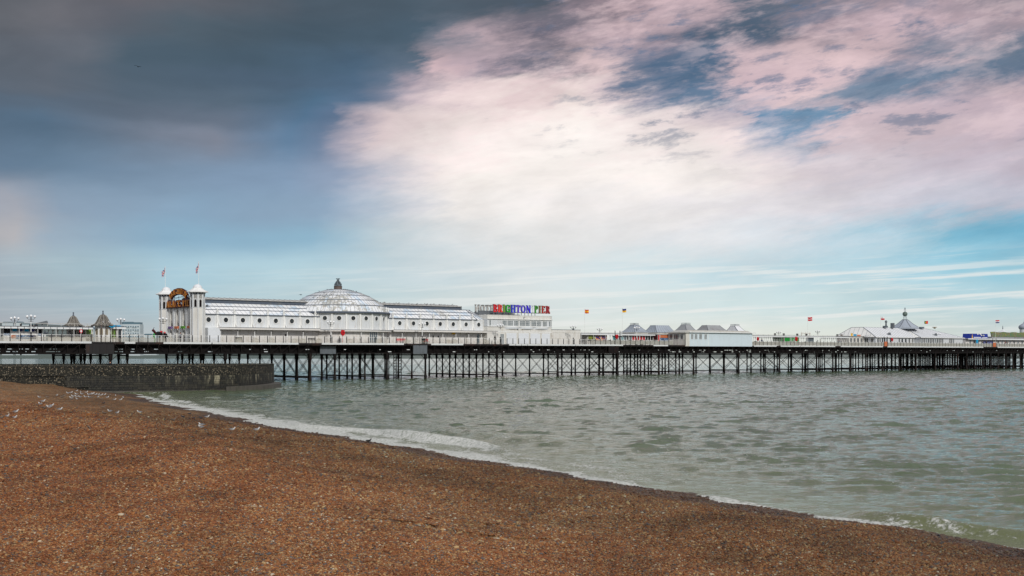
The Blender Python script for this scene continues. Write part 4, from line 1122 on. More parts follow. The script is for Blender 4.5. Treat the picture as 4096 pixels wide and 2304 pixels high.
# long roofs: whitewashed glass panels in rows, dark clerestory, ridge sheets
yS = HU+3.45
prows = [(0, .36), (.36, .68), (.68, 1.)]
NPAN = .87
def panel_mesh(h0, h1):
    sl = math.hypot(yS-HU, ZS-ZE); mb = MB(); mb.box(.012, NPAN-.03, h0*sl+.02, h1*sl+.03, 0, .035); return mb.mesh('roof_panel', M['roofglass'])
pms = [panel_mesh(*h) for h in prows]
slope = math.atan2(ZS-ZE, yS-HU)
def roof_run(a, b, side=1):
    # frame under the panels
    fr = MB(); fr.quad((lx(a), HU, ZE-.02), (lx(b), HU, ZE-.02), (lx(b), yS, ZS-.02), (lx(a), yS, ZS-.02))
    y2 = 2*UC
    fr.quad((lx(b), y2-HU, ZE-.02), (lx(a), y2-HU, ZE-.02), (lx(a), y2-yS, ZS-.02), (lx(b), y2-yS, ZS-.02))
    sl = math.hypot(yS-HU, ZS-ZE)
    for h in (.36, .68, 1.): yy_, zz_ = HU+(yS-HU)*h, ZE+(ZS-ZE)*h; fr.box(lx(a), lx(b), yy_-.07, yy_+.07, zz_+.02, zz_+.13)
    t = a
    gb = MB()
    while t < b-.1: gb.bar((lx(t), HU, ZE+.03), (lx(t), yS, ZS+.03), .05, .06); t += NPAN
    part(gb, 'glazing_bars', M['seamlight'], hall, kind='stuff')
    fr.box(lx(a), lx(b), HU-.22, HU+.02, ZE-.12, ZE)
    part(fr, 'roof_frame', M['lead'], hall)
    t = a
    while t < b-NPAN*.5:
        for r_ in pms: link('roof_panel', r_, hall, (lx(t), HU, ZE), (slope, 0, 0))
        t += NPAN
roof_run(tL0, tJ0+.2); tHip = tR1-2.6
roof_run(tJ1-.2, tHip)
# hipped end
he = MB(); he.quad((lx(tHip), HU, ZE), (lx(tR1), HU, ZE), (lx(tHip)+.6, yS, ZS), (lx(tHip), yS, ZS)); he.quad((lx(tR1), HU, ZE), (lx(tR1), 2*UC-HU, ZE), (lx(tHip)+.6, 2*UC-yS, ZS), (lx(tHip)+.6, yS, ZS))
part(he, 'roof_hip', M['roofglass'], hall)
hs = MB()
for k in range(4):
    x_ = lx(tHip)+.05+k*.8; hs.bar((x_, HU, ZE+.03), (lx(tHip)+.15*k, yS if k == 0 else yS-.3*k, ZS-.15*k+.03), .05)
hs.bar((lx(tR1), HU, ZE+.05), (lx(tHip)+.6, yS, ZS+.05), .1); part(hs, 'hip_bars', M['lead'], hall)
tCe = PT(1842, yS)
for a, b in ((tL0, tJ0+3.2), (tJ1-3., tCe)):
    m_ = MB(); m_.box(lx(a), lx(b), yS, 2*UC-yS, ZS-.1, ZCL-.04); part(m_, 'clerestory', M['lead'], hall)
    m_ = MB(); m_.quad((lx(a), yS-.25, ZCL-.02), (lx(b), yS-.25, ZCL-.02), (lx(b), UC, ZRG), (lx(a), UC, ZRG)); m_.quad((lx(b), 2*UC-yS+.25, ZCL-.02), (lx(a), 2*UC-yS+.25, ZCL-.02), (lx(a), UC, ZRG), (lx(b), UC, ZRG))
    m_.box(lx(a), lx(b), yS-.27, yS-.24, ZCL-.1, ZCL-.02)
    part(m_, 'ridge_sheets', M['zinc'], hall)
    m_ = MB(); t = a+.4
    while t < b: m_.bar((lx(t), yS-.25, ZCL), (lx(t), UC, ZRG+.02), .06, .05); t += 1.1
    part(m_, 'ridge_rolls', M['seam'], hall)
m_ = MB(); m_.box(lx(tCe)-.1, lx(tCe)+.25, yS-.1, 2*UC-yS+.1, ZS-.1, ZCL+.05); part(m_, 'clerestory_end', M['plate'], hall)
m_ = MB(); m_.box(lx(tCe), lx(tHip)+1.2, yS+.2, 2*UC-yS, ZS-.05, ZS+.12); part(m_, 'flat_ridge', M['lead'], hall)
# the dome
DP = [(9.62, 5.72), (8.8, 6.95), (7.4, 7.97), (5.86, 8.83), (4.3, 9.45), (2.15, 10.05)]
m_ = MB(); m_.lathe([(r_-.03, z_-.03) for r_, z_ in [(9.75, 5.5)]+DP+[(1.2, 10.2), (0, 10.2)]], (0, UC, 0), 72); part(m_, 'dome_frame', M['lead'], hall, smooth=True)
m_ = MB()
for r_, z_ in DP: m_.lathe([(r_+.04, z_-.06), (r_+.12, z_-.05), (r_+.10, z_+.07), (r_-.02, z_+.09)], (0, UC, 0), 72)
m_.lathe([(9.5, 5.52), (9.85, 5.5), (9.85, 5.68), (9.6, 5.74)], (0, UC, 0), 72)
part(m_, 'dome_rings', M['lead'], hall)
counts = [76, 76, 60, 52, 44]
rear = MB(); bars_ = MB()
for j in range(5):
    (r0, z0), (r1, z1) = DP[j], DP[j+1]; N_ = counts[j]; da_ = 2*math.pi/N_
    mb = MB(); g = .035
    def pp_(r_, z_, a): return (r_*math.sin(a), -r_*math.cos(a), z_)
    A = da_/2
    p = [pp_(r0, z0, -A+g/r0), pp_(r0, z0, A-g/r0), pp_(r1, z1, A-g/r1), pp_(r1, z1, -A+g/r1)]
    nrm = (Vector(p[1])-Vector(p[0])).cross(Vector(p[3])-Vector(p[0])).normalized()*.04
    top = [tuple(Vector(x)+nrm) for x in p]
    mb.quad(*top)
    for a, b in ((0, 1), (1, 2), (2, 3), (3, 0)): mb.quad(p[a], p[b], top[b], top[a])
    me_ = mb.mesh('dome_panel', M['domeglass'])
    for k in range(N_):
        a = (k+.5)*da_
        aw_ = (a+math.pi) % (2*math.pi)-math.pi
        if -rad(62) < aw_ < rad(120): link('dome_panel', me_, hall, (0, UC, 0), a)
        else: rear.add(mb, Matrix.Translation((0, UC, 0)) @ Matrix.Rotation(a, 4, 'Z'))
        q0, q1 = pp_(r0, z0+.03, k*da_), pp_(r1, z1+.03, k*da_); bars_.bar((q0[0], q0[1]+UC, q0[2]), (q1[0], q1[1]+UC, q1[2]), .045, .07)
part(rear, 'rear_dome_panels', M['domeglass'], hall, kind='stuff'); part(bars_, 'glazing_bars', M['seamlight'], hall, kind='stuff')
# finial: brown drum and four bronze dolphins with their tails in the air
m_ = MB(); m_.lathe([(1.5, 10.02), (1.45, 10.2), (.78, 10.2), (.76, 10.25), (.76, 10.75), (.82, 10.8), (0, 10.8)], (0, UC, 0), 20); part(m_, 'finial_drum', M['brownstone'], hall, smooth=True)
m_ = MB(); m_.lathe([(.74, 10.8), (.66, 10.95), (.5, 11.05), (.42, 11.2), (.2, 11.3), (0, 11.35)], (0, UC, 0), 14); part(m_, 'finial_base', M['bronze'], hall, smooth=True)
dm = MB()
pts = [(.62, 0, 10.92), (.56, 0, 11.08), (.42, 0, 11.3), (.28, 0, 11.55), (.16, 0, 11.8), (.13, 0, 12.0), (.22, 0, 12.12)]
dm.tube(pts, [.10, .18, .19, .15, .10, .06, .04], 8)
for s_ in (-1, 1): dm.tube([(.2, 0, 12.1), (.30, s_*.14, 12.22), (.34, s_*.3, 12.2)], [.05, .06, .015], 6)
dm.tube([(.3, 0, 11.5), (.52, 0, 11.62)], [.06, .01], 6)
dmm = dm.mesh('dolphin', M['bronze'], True)
for k in range(4): link('dolphin', dmm, hall, (0, UC, 0), rad(45+90*k))
# doors and small fittings on the ground floor
def frame_window(parent, x, y, z, w_, h, cols, rows_, name='window', fm='trim', gm_='glassblue', th=.05, rot=0, label=None):
    mb = MB(); f_ = th
    mb.box(-w_/2, w_/2, -.04, .03, 0, f_); mb.box(-w_/2, w_/2, -.04, .03, h-f_, h)
    for k in range(cols+1): xx_ = -w_/2+f_/2+(w_-f_)*k/cols; mb.box(xx_-f_/2, xx_+f_/2, -.035, .03, f_, h-f_)
    for k in range(1, rows_): zz_ = h*k/rows_; mb.box(-w_/2+f_, w_/2-f_, -.03, .03, zz_-f_*.3, zz_+f_*.3)
    o = part(mb, name, M[fm], parent, (x, y, z), rot, label=label)
    pmb = MB(); pmb.box(-w_/2+f_*.5, w_/2-f_*.5, -.012, .012, f_*.5, h-f_*.5); part(pmb, 'pane', M[gm_], o)
    return o
t = PT(1477, UC-RD+.95) if False else tc+2.0
a = rad(11); x_, y_ = arc_pt(a, RD-.02)
frame_window(hall, x_, y_, 0, 2.1, 2.2, 4, 1, 'door', 'trim', 'glassblue', .09, a, 'glazed double door under the dome')
frame_window(hall, lx(PT(1912, GU)), GU-.05, 0, .8, 2.1, 1, 1, 'door', 'trim', 'glassblue', .07, 0, 'blue-grey door near the end of the hall')
kb = MB(); kb.box(lx(tL0)+.6, lx(PT(881, 3.02)), 3.05, GU+.2, 0, 2.5); part(kb, 'shuttered_kiosk', M['shutter'], hall)
sg = MB(); sg.box(-.45, .45, -.03, 0, 0, .5); part(sg, 'notice_board', M['yellow_paint'], hall, (lx(PT(1814, GU)), GU-.05, 1.9), label='yellow notice board')
for px in (1142, 1732, 1753):
    sg = MB(); sg.box(-.13, .13, -.05, 0, 0, .3); part(sg, 'meter_box', M['black'], hall, (lx(PT(px, GU)), GU-.05, 1.3))
al = MB(); al.ball((0, 0, .2), .17, 8, (1, .7, 1)); al.box(-.5, .45, -.02, .02, .0, .04); al.box(-.5, -.46, -.02, .02, -.3, 0)
part(al, 'roof_vent', M['black'], hall, (lx(PT(828, HU+2)), HU+2.0, ZE+1.25))

# ---------------------------------------------------------------- entrance front with its two towers and the arched sign
EU0, EU1 = 3.25, 15.0
tE = PT(790, EU0)
ent = thing('pier_entrance', 'white entrance front with two octagonal towers and four tall keyhole arches', 'entrance building', W(tE, EU0, ZD), PHI-rad(90))
EW = EU1-EU0      # local x runs from the far tower (-EW) to the near tower (0); local y out to sea
TZ = ZP(790, 1163, EU0)
def tower(parent, x0, label):
    R_ = 1.16
    b = MB(); b.lathe([(R_, 0), (R_, TZ-.35)], n=8, a0=rad(22.5), a1=rad(382.5)); o = part(b, 'tower', M['clap'], parent, (x0, 0, 0), label=label)
    b = MB()
    for k in range(8):
        a = rad(22.5+45*k); b.tube([(R_*math.cos(a), R_*math.sin(a), 0), (R_*math.cos(a), R_*math.sin(a), TZ-.4)], .09, 6)
        a = rad(45*k); rr_ = R_*math.cos(rad(22.5))
        b.box(0, 0, 0, 0, 0, 0)
    part(b, 'corner_posts', M['white'], o)
    # belfry openings: slim pairs above, one arched below, on each face
    op = MB(); ap_ = rad(22.5); rr_ = R_*math.cos(ap_)+.012
    op.box(-.17, -.05, -rr_-.0, -rr_+.05, TZ-1.35, TZ-.68); op.box(.05, .17, -rr_-.0, -rr_+.05, TZ-1.35, TZ-.68)
    pts = [(-.2, TZ-2.75), (.2, TZ-2.75)]+[(.2*math.cos(rad(q)), TZ-1.75+.25*math.sin(rad(q))) for q in range(0, 181, 20)]
    op.prism(pts, -rr_-.0, -rr_+.05)
    opm = op.mesh('belfry_opening', M['dark'])
    fm_ = MB()
    for s_ in (-1, 1): fm_.box(s_*.27-.03, s_*.27+.03, -rr_-.05, -rr_+.02, TZ-2.85, TZ-.55)
    fm_.box(-.3, .3, -rr_-.05, -rr_+.02, TZ-2.85, TZ-2.78); fm_.box(-.24, .24, -rr_-.04, -rr_+.02, TZ-1.47, TZ-1.4)
    fmm = fm_.mesh('belfry_frame', M['white'])
    for k in range(8): link('belfry_opening', opm, o, (0, 0, 0), rad(45*k)); link('belfry_frame', fmm, o, (0, 0, 0), rad(45*k))
    b = MB(); b.lathe([(R_+.02, TZ-.62), (R_+.02, TZ-.36), (R_+.22, TZ-.3)], n=8, a0=rad(22.5), a1=rad(382.5)); part(b, 'frieze', M['lead'], o)
    br_ = MB()
    for k in range(16): a = rad(22.5*k); br_.ball((1.25*math.cos(a), 1.25*math.sin(a), TZ-.42), .11, 8)
    part(br_, 'brackets', M['trim'], o, kind='stuff')
    b = MB(); b.lathe([(1.25, TZ-.30), (1.78, TZ-.28), (1.78, TZ-.14), (1.2, TZ+.12), (.82, TZ+.42), (.76, TZ+.5)], n=8, a0=rad(22.5), a1=rad(382.5)); part(b, 'eaves', M['trim'], o)
    b = MB(); b.lathe([(.74, TZ+.5), (.72, TZ+.68), (.55, TZ+.92), (.28, TZ+1.05), (.1, TZ+1.1), (0, TZ+1.12)], n=16); part(b, 'cap_dome', M['tinwhite'], o, smooth=True)
    return o
tower(ent, 0., 'near tower'); tower(ent, -EW, 'far tower')
XA, XB = -EW+1.1, -1.1
ZF = ZP(700, 1230, 9)      # top of the front wall
nA = 4; aw_ = (XB-XA)/nA
# front wall built round the keyhole openings
wl = MB()
def keyhole(cx_):
    L_ = []
    zs = [(.42, 0), (.42, 2.62), (.62, 2.95), (.5, 3.35), (.36, 3.9), (.38, 4.6), (.36, 5.3), (.22, 5.75), (0, 6.05)]
    return [(cx_-x_, z_) for x_, z_ in zs]+[(cx_+x_, z_) for x_, z_ in zs[:-1][::-1]]
ZF = max(ZF, 6.6)
for k in range(nA):
    a = XA+k*aw_; b = a+aw_; c = (a+b)/2; kh = keyhole(c)
    h = len(kh)//2
    left = kh[:h+1]; rightp = kh[h:][::-1]
    wl.prism([(a, 0)]+[left[0]]+left[1:]+[(c, ZF), (a, ZF)], 0, .35)
    wl.prism([(b, 0), (b, ZF), (c, ZF)]+rightp[::-1][0:0]+list(reversed(rightp[:])), 0, .35)
part(wl, 'front_wall', M['clap'], ent, (0, -.2, 0))
bw_ = MB(); bw_.box(XA-.6, XB+.6, 1.5, 1.7, 2.7, ZF-.1); bw_.box(XA-.6, XB+.6, .3, 1.7, ZF-.12, ZF-.02); part(bw_, 'porch_wall', M['white2'], ent)
bw_ = MB()
for k in range(nA+1): bw_.box(XA+k*aw_-.09, XA+k*aw_+.09, -.34, -.2, 0, ZF-.05)
bw_.box(XA-.3, XB+.3, -.36, .2, ZF-.02, ZF+.12); part(bw_, 'mullions', M['white'], ent)
for k in range(nA):
    c = XA+(k+.5)*aw_
    m_ = MB(); pts = [(-.48, 0), (.48, 0), (.48, .26), (.3, .42), (-.3, .42), (-.48, .26)]
    m_.box(-.62, .62, -.5, -.24, 0, .42); m_.box(-.5, .5, -.512, -.5, .14, .19); m_.box(-.42, .42, -.512, -.5, .24, .28)
    part(m_, 'door_sign', M[('purple_paint', 'orange_paint', 'leafgreen', 'orange_paint')[k]], ent, (c, 0, 2.42), label=('purple', 'orange', 'green', 'orange')[k]+' sign over a doorway')
    m_ = MB(); m_.box(-.55, -.32, .2, 1.5, 0, 2.6); m_.box(.32, .55, .2, 1.5, 0, 2.6); m_.box(-.3, .3, 1.52, 1.6, 0, 2.45)
    part(m_, 'doorway', M[('white2', 'white2', 'glassdark', 'glassdark')[k]] if k > 1 else M['beige'], ent, (c, 0, 0))
m_ = MB(); pts = [(-.3, 0), (.3, 0), (.34, 1.3), (.2, 1.75), (0, 1.95), (-.2, 1.75), (-.34, 1.3)]; m_.prism(pts, -.05, .02); part(m_, 'pointed_panel', M['navy'], ent, (XA+.5*aw_, .1, .2))
ew = MB(); ew.box(-EW-.6, -EW+1.0, .3, 3., 0, ZF-.3); part(ew, 'side_block', M['clap'], ent)
# arched sign
sgn = thing('arched_sign', 'gold lettered BRIGHTON PALACE PIER sign on dark red, arched over the entrance', 'sign', W(tE, EU0, ZD), PHI-rad(90))
zb0, zb1 = ZP(700, 1228, 9), ZP(700, 1199, 9)
LHt = (zb1-zb0)
def place_line(txt, x0, x1, z, H, parent, m1, m2, y=-.62):
    tot = sum(letter(c)[1] for c in txt)+.07*(len(txt)-1); sc = (x1-x0)/(tot*H); x_ = x0
    for c in txt:
        if c != ' ':
            b, w_ = letter_mb(c, H, 0, .1, -.055, sc)
            o = part(b, 'letter', M[m1], parent, (x_, y, z), label='gold letter '+c)
            b2, _ = letter_mb(c, H, 0, .24, .085, sc); part(b2, 'backing', M[m2], o, (0, .105, 0))
        x_ += (letter(c)[1]+.07)*H*sc
place_line('PALACE PIER', -EW+.15, -.75, zb0+.03, LHt-.1, sgn, 'gold', 'maroon')
m_ = MB(); m_.box(-EW-.05, -.65, 0, .1, -.12, .04); part(m_, 'sign_sill', M['maroon'], sgn, (0, -.5, zb0))
# arc letters
cxs = -EW/2-.25; zc0 = ZP(700, 1199, 9)-.1
AX, AZ, Hh = 3.75, 2.05, .98       # half width and rise of the arch line the letters hang from
txt = 'BRIGHTON'
adv = [letter(c)[1]+.10 for c in txt]; tot = sum(adv)
def arch_pt(a, r_=0.): return (cxs-(AX+r_)*math.cos(a), zc0+(AZ+r_)*math.sin(a))
acc_ = 0.
for c, ad in zip(txt, adv):
    mid = rad(20)+rad(140)*(acc_+ad/2)/tot; acc_ += ad
    p = arch_pt(mid, -Hh); tilt = -math.atan2(math.cos(mid)*AZ, math.sin(mid)*AX)
    ln = 7.6/tot/Hh*.98
    b, lw = letter_mb(c, Hh, 0, .1, -.055, ln)
    Mx = Matrix.Translation((p[0], -.62, p[1])) @ Matrix.Rotation(tilt, 4, 'Y') @ Matrix.Translation((-lw/2, 0, 0))
    me_ = b.mesh('letter', M['gold']); o = link('letter', me_, sgn, label='gold letter '+c); o.matrix_local = Mx
    b2, _ = letter_mb(c, Hh, 0, .24, .09, ln); o2 = part(b2, 'backing', M['maroon'], o, (0, .105, 0))
m_ = MB()
for r_, th_ in ((-Hh-.02, .12), (.0, .16), (-Hh*.5, .12)):
    pts = [(arch_pt(rad(q), r_)[0], -.3, arch_pt(rad(q), r_)[1]) for q in range(14, 167, 6)]
    for p, q in zip(pts, pts[1:]): m_.bar(p, q, .12, th_)
part(m_, 'arch_board', M['maroon'], sgn)
m_ = MB()
for k in range(6): x_ = -EW+1.8+k*1.6; m_.box(x_-.03, x_+.03, -.1, -.04, zb0, zc0+.9)
m_.bar((-EW+1.5, -.05, zb1), (-2.5, -.05, zb1+1.0), .05); m_.box(-EW+1.5, -1.4, -.1, -.05, zb1+.45, zb1+.5); m_.box(-EW+.3, -.7, -.1, -.05, zb1-.1, zb1-.05)
part(m_, 'sign_scaffold', M['plate'], sgn)

# ---------------------------------------------------------------- flags
def flag_thing(px, py_top, u, zbase, fw, fh, cfn, cols, label, droop=0., base='roof', tip=.03, yaw=-rad(40), h_from=None):
    t = PT(px, u); ztop = ZP(px, py_top, u)
    o = pier_thing('flagpole', label, 'flag', t, u, zbase, 0, 'flags flying on the pier')
    b = MB(); b.lathe([(.05, 0), (.05, .3), (.035, .4), (.03, ztop-zbase)], n=8); b.ball((0, 0, ztop-zbase+.04), .05, 8); part(b, 'pole', M['trim'], o, smooth=True)
    nx, nz = 20, 14; fb = MB()
    th = .012
    pts = {}
    for i in range(nx+1):
        for j in range(nz+1):
            s_, r_ = i/nx, j/nz
            x_ = fw*s_*(1-droop*.75); z_ = ztop-zbase-.08-fh*(1-r_)-droop*fh*1.1*s_-.06*math.sin(s_*5)*(1-droop)
            y_ = .12*fw*math.sin(s_*7+r_*1.2)*s_**.5
            pts[i, j] = (x_*math.cos(0), y_, z_)
    for i in range(nx):
        for j in range(nz):
            fb.cur = cfn((i+.5)/nx, 1-(j+.5)/nz)
            a, b2, c, d = pts[i, j], pts[i+1, j], pts[i+1, j+1], pts[i, j+1]
            fb.quad(a, b2, c, d)
    part(fb, 'flag', [M[c] for c in cols], o, (0, 0, 0), yaw, smooth=2)
    return o
flat('flag_red', (196,30,44), .8); flat('flag_white', (226,226,228), .8); flat('flag_blue', (26,40,112), .8); flat('flag_yellow', (236,176,24), .8); flat('flag_green', (40,96,48), .8); flat('flag_sky', (48,84,160), .8)
def uk(s_, r_):
    x_, y_ = s_*2-1, r_-.5
    if abs(y_) < .1 or abs(x_) < .1: return 0
    if abs(y_) < .17 or abs(x_) < .17: return 1
    d = abs(abs(y_)-abs(x_)*.5)
    return 0 if d < .035 else (1 if d < .1 else 2)
flag_thing(661, 1066, EU1, ZP(661, 1158, EU1), 1.5, 1.0, uk, ('flag_red', 'flag_white', 'flag_blue'), 'half-furled union flag on a pole on the far entrance tower', .75, yaw=rad(180-70))
flag_thing(795, 1047, EU0, ZP(795, 1141, EU0), 1.5, 1.0, uk, ('flag_red', 'flag_white', 'flag_blue'), 'hanging union flag on a pole on the near entrance tower', .92, yaw=rad(180-60))
flag_thing(2339, 1236, 15., 0, 1.05, .85, lambda s_, r_: 1 if .25 < r_ < .75 and not (.2 < s_ < .35 and .35 < r_ < .65) else 0, ('flag_red', 'flag_yellow'), 'red and yellow striped flag on a tall pole, nearest the coloured sign', .15)
flag_thing(2489, 1233, .5, 0, .95, .78, lambda s_, r_: 0 if r_ < .5 else 1, ('flag_blue', 'flag_yellow'), 'blue over yellow flag on a tall pole, left of the first tin pyramid', .1)
flag_thing(3231, 1267, 3., 0, 1.25, .95, lambda s_, r_: 1 if .4 < r_ < .6 else 0, ('flag_red', 'flag_white'), 'red flag with a white middle stripe, above the arched windbreak', .06)
flag_thing(3523, 1265, .8, 0, 1.2, .85, lambda s_, r_: 0 if r_ < .5 else 1, ('flag_white', 'flag_red'), 'white over red flag left of the end pavilion cupola', .15)
flag_thing(3697, 1282, 8., 4.5, 1.25, .85, lambda s_, r_: (2 if .3 < s_ < .5 and .3 < r_ < .7 else (0 if s_ < .4 else 1)), ('flag_green', 'flag_red', 'flag_yellow'), 'green and red flag on the roof right of the cupola', .1)
flag_thing(3982, 1279, .6, 0, 1.3, .9, lambda s_, r_: int(r_*3), ('flag_red', 'flag_white', 'flag_blue'), 'red, white and blue striped flag at the far end of the pier', .06)

# ---------------------------------------------------------------- café block under the coloured sign
CU = 3.0
tC0, tC1 = PT(1949, CU), PT(2222, CU)
tS1 = PT(2206, CU)
cafe = pier_thing('cafe_block', 'white two-storey block with a window band under the coloured BRIGHTON PIER sign', 'building', tC0, CU)
CL = tC1-tC0; SLn = tS1-tC0
zf, zs_, zwt, zpt = 2.62, 3.75, 4.85, 5.85
CR = 2.0
def plan(off=0., end=CL, r_=CR, depth=9.):
    pts = [(0, -off)]
    for k in range(7):
        a = rad(-90+90*k/6); pts.append((end-r_+(r_+off)*math.cos(a), r_+(r_+off)*math.sin(a)))
    pts += [(end+off, depth), (0, depth)]
    return pts
m_ = MB(); m_.prism(plan(0, SLn, .15), 0, zf, 'z'); part(m_, 'lower_wall', M['clap'], cafe)
m_ = MB(); m_.prism(plan(.02, SLn+.2, .3), zf-.18, zf+.0, 'z'); part(m_, 'string_course', M['trim'], cafe)
m_ = MB(); m_.prism(plan(0, SLn+.3, .5), zf, zs_-.15, 'z'); part(m_, 'upper_wall', M['clap'], cafe)
m_ = MB(); m_.prism(plan(.0), zs_-.15, zwt+.2, 'z'); part(m_, 'window_wall', M['white'], cafe)
m_ = MB(); m_.prism(plan(.22), zwt+.2, zwt+.32, 'z'); m_.prism(plan(.14), zs_-.22, zs_-.1, 'z'); part(m_, 'eaves', M['trim'], cafe)
m_ = MB(); m_.prism(plan(.03), zwt+.32, zpt, 'z'); m_.prism(plan(.06), zpt, zpt+.08, 'z'); part(m_, 'parapet', M['clap'], cafe)
# bowed sills
for k in range(3):
    x0 = 4.6+k*4.0; m_ = MB(); pts = [(x0+i*.5, -.02-.22*math.sin(math.pi*i/8)) for i in range(9)]
    m_.prism(pts+[(x0+4, .01), (x0, .01)], zs_-.62, zs_-.22, 'z'); part(m_, 'bowed_sill', M['white'], cafe)
def x_at(px, u=CU): return PT(px, u)-tC0
for px, wpx in ((2018,18),(2040,23),(2065,19),(2090,23),(2110,18),(2135,22),(2155,17),(2179,17)):
    w_ = wpx/15.2*1.0; frame_window(cafe, x_at(px), -.015, zs_, w_, 1.1, 3 if wpx < 20 else 4, 3, th=.055)
frame_window(cafe, x_at(1960), -.01, zs_-.05, .5, 1.25, 1, 4, th=.06)
for k in range(5):
    a = rad(-80+20*k); frame_window(cafe, CL-CR+(CR+.01)*math.cos(a), CR+(CR+.01)*math.sin(a), zs_, .5, 1.1, 1, 1, th=.05, rot=a+rad(90))
# shutters on the ground floor
for a, b in ((2026, 2066), (2073, 2115), (2122, 2160), (2167, 2199)):
    xa, xb = x_at(a), x_at(b); m_ = MB(); m_.box(xa, xb, -.03, .0, .1, 2.25); m_.box(xa, xb, -.07, -.03, 1.2, 1.25)
    part(m_, 'shutter', M['shutter'], cafe)
m_ = MB()
for p_ in (2022, 2069, 2118, 2163, 2203): m_.box(x_at(p_)-.09, x_at(p_)+.09, -.1, .0, 0, zf-.18)
part(m_, 'shutter_posts', M['white2'], cafe, kind='stuff')
frame_window(cafe, x_at(2008), -.02, 0, 1.0, 2.15, 3, 1, 'door', 'trim', 'glassblue', .07, 0, 'blue-tinted double door')
m_ = MB(); m_.tube([(x_at(2073), -.06, 0), (x_at(2073), -.06, zpt)], .035, 6); m_.tube([(x_at(2122), -.05, zf), (x_at(2122), -.05, zpt)], .03, 6); part(m_, 'drainpipe', M['white2'], cafe)
m_ = MB(); m_.ball((0, -.15, 0), .14, 8); m_.box(-.03, .03, -.1, .02, -.02, .02); part(m_, 'wall_light', M['lead'], cafe, (x_at(2069), 0, 3.1))
m_ = MB(); m_.box(-.16, .16, -.09, 0, 0, .34); part(m_, 'alarm_box', M['sidepanel'], cafe, (x_at(2089), 0, 2.95))
m_ = MB(); m_.bar((0, 0, 0), (0, -.3, .05), .05); m_.box(-.14, .14, -.42, -.25, 0, .14); part(m_, 'camera', M['lead'], cafe, (x_at(2093), -.05, 5.5))
m_ = MB()
for k in range(15): m_.box(1.0+k*.95, 1.08+k*.95, 1.6, 1.7, zpt, zpt+.62)
m_.box(.6, 15.6, 1.55, 1.75, zpt+.62, zpt+.74); m_.box(.4, 9.0, 3.4, 3.5, zpt-.1, zpt+.95); m_.box(.4, 9.0, 3.38, 3.52, zpt+.9, zpt+1.0)
part(m_, 'sign_deck', M['plate'], cafe)
# coloured letters
ssn = pier_thing('coloured_sign', 'rainbow coloured BRIGHTON PIER letters standing on the café roof', 'sign', PT(1974, CU+1.5), CU+1.5, zpt)
LC = [('B',(206,26,36)),('R',(226,66,54)),('I',(110,150,30)),('G',(34,160,40)),('H',(48,56,190)),('T',(92,60,196)),('O',(84,70,200)),('N',(56,40,206)),(' ',None),('P',(66,140,50)),('I',(128,96,46)),('E',(168,52,40)),('R',(160,34,40))]
SLN = PT(2201, CU+1.5)-PT(1974, CU+1.5)
SH_ = ZP(1985, 1226, CU+1.5)-ZP(1985, 1256.5, CU+1.5)
def sign_row(root, y, sz, flip, colours, zb_, LC=LC):
    tot = sum((letter(c)[1] if c != ' ' else .42)+.10 for c, _ in LC)-.1
    sc = sz/(tot*SH_); x_ = 0.
    for i, (c, rgb) in enumerate(LC):
        if c != ' ':
            b, w_ = letter_mb(c, SH_, 0, .16, .0, sc)
            mt = (M.get('letter_%02d' % i) or flat('letter_%02d' % i, rgb, .4)) if colours else M['zinc']
            o = part(b, 'letter', mt, root, (x_, y, zb_), label=(None if not colours else ('red','orange red','olive green','green','blue','violet','blue violet','deep blue','','green','brown','brick red','dark red')[i]+' letter '+c))
            b2, _ = letter_mb(c, SH_, 0, .06, .045, sc); part(b2, 'letter_edge', M['lead'] if colours else M['zinc'], o, (0, .17, 0))
        x_ += ((letter(c)[1] if c != ' ' else .42)+.10)*SH_*sc
    m_ = MB()
    for z_ in (.05, SH_-.08): m_.box(-.1, sz+.1, y+.3, y+.36, zb_+z_, zb_+z_+.05)
    for k in range(11): xx_ = sz*k/10; m_.box(xx_-.02, xx_+.02, y+.28, y+.33, zb_-.1, zb_+SH_)
    for k in range(0, 10, 2): m_.bar((sz*k/10, y+.32, zb_), (sz*(k+1)/10, y+.32, zb_+SH_), .035)
    part(m_, 'frame', M['plate'], root)
sign_row(ssn, 0, SLN, False, True, .66+.03)
us_ = 12.6
tn0 = PT(1897, us_)      # N of the far sign shows first on the left
fullL = SLN
fullL *= .66
bs = pier_thing('rear_sign', 'far row of grey BRIGHTON letters seen reversed from behind, left of the coloured sign', 'sign', tn0+fullL, us_, ZP(1930, 1249, us_), rad(180))
sign_row(bs, 0, fullL, True, False, .0, LC[:8])
m_ = MB(); m_.box(-.2, fullL+.2, .2, .5, -.35, -.05); part(m_, 'sill', M['plate'], bs)
rb = pier_thing('rear_block', 'plain white block behind the café roof carrying the far row of letters', 'building', tn0-3, us_-1.2, 0)
m_ = MB(); m_.box(0, 14.5, 0, 3.0, 0, ZP(1930, 1249, us_)-.45); part(m_, 'wall', M['white2'], rb)
m_ = MB(); m_.box(-.1, 14.6, -.1, 3.1, ZP(1930, 1249, us_)-.45, ZP(1930, 1249, us_)-.36); part(m_, 'roof', M['lead'], rb)
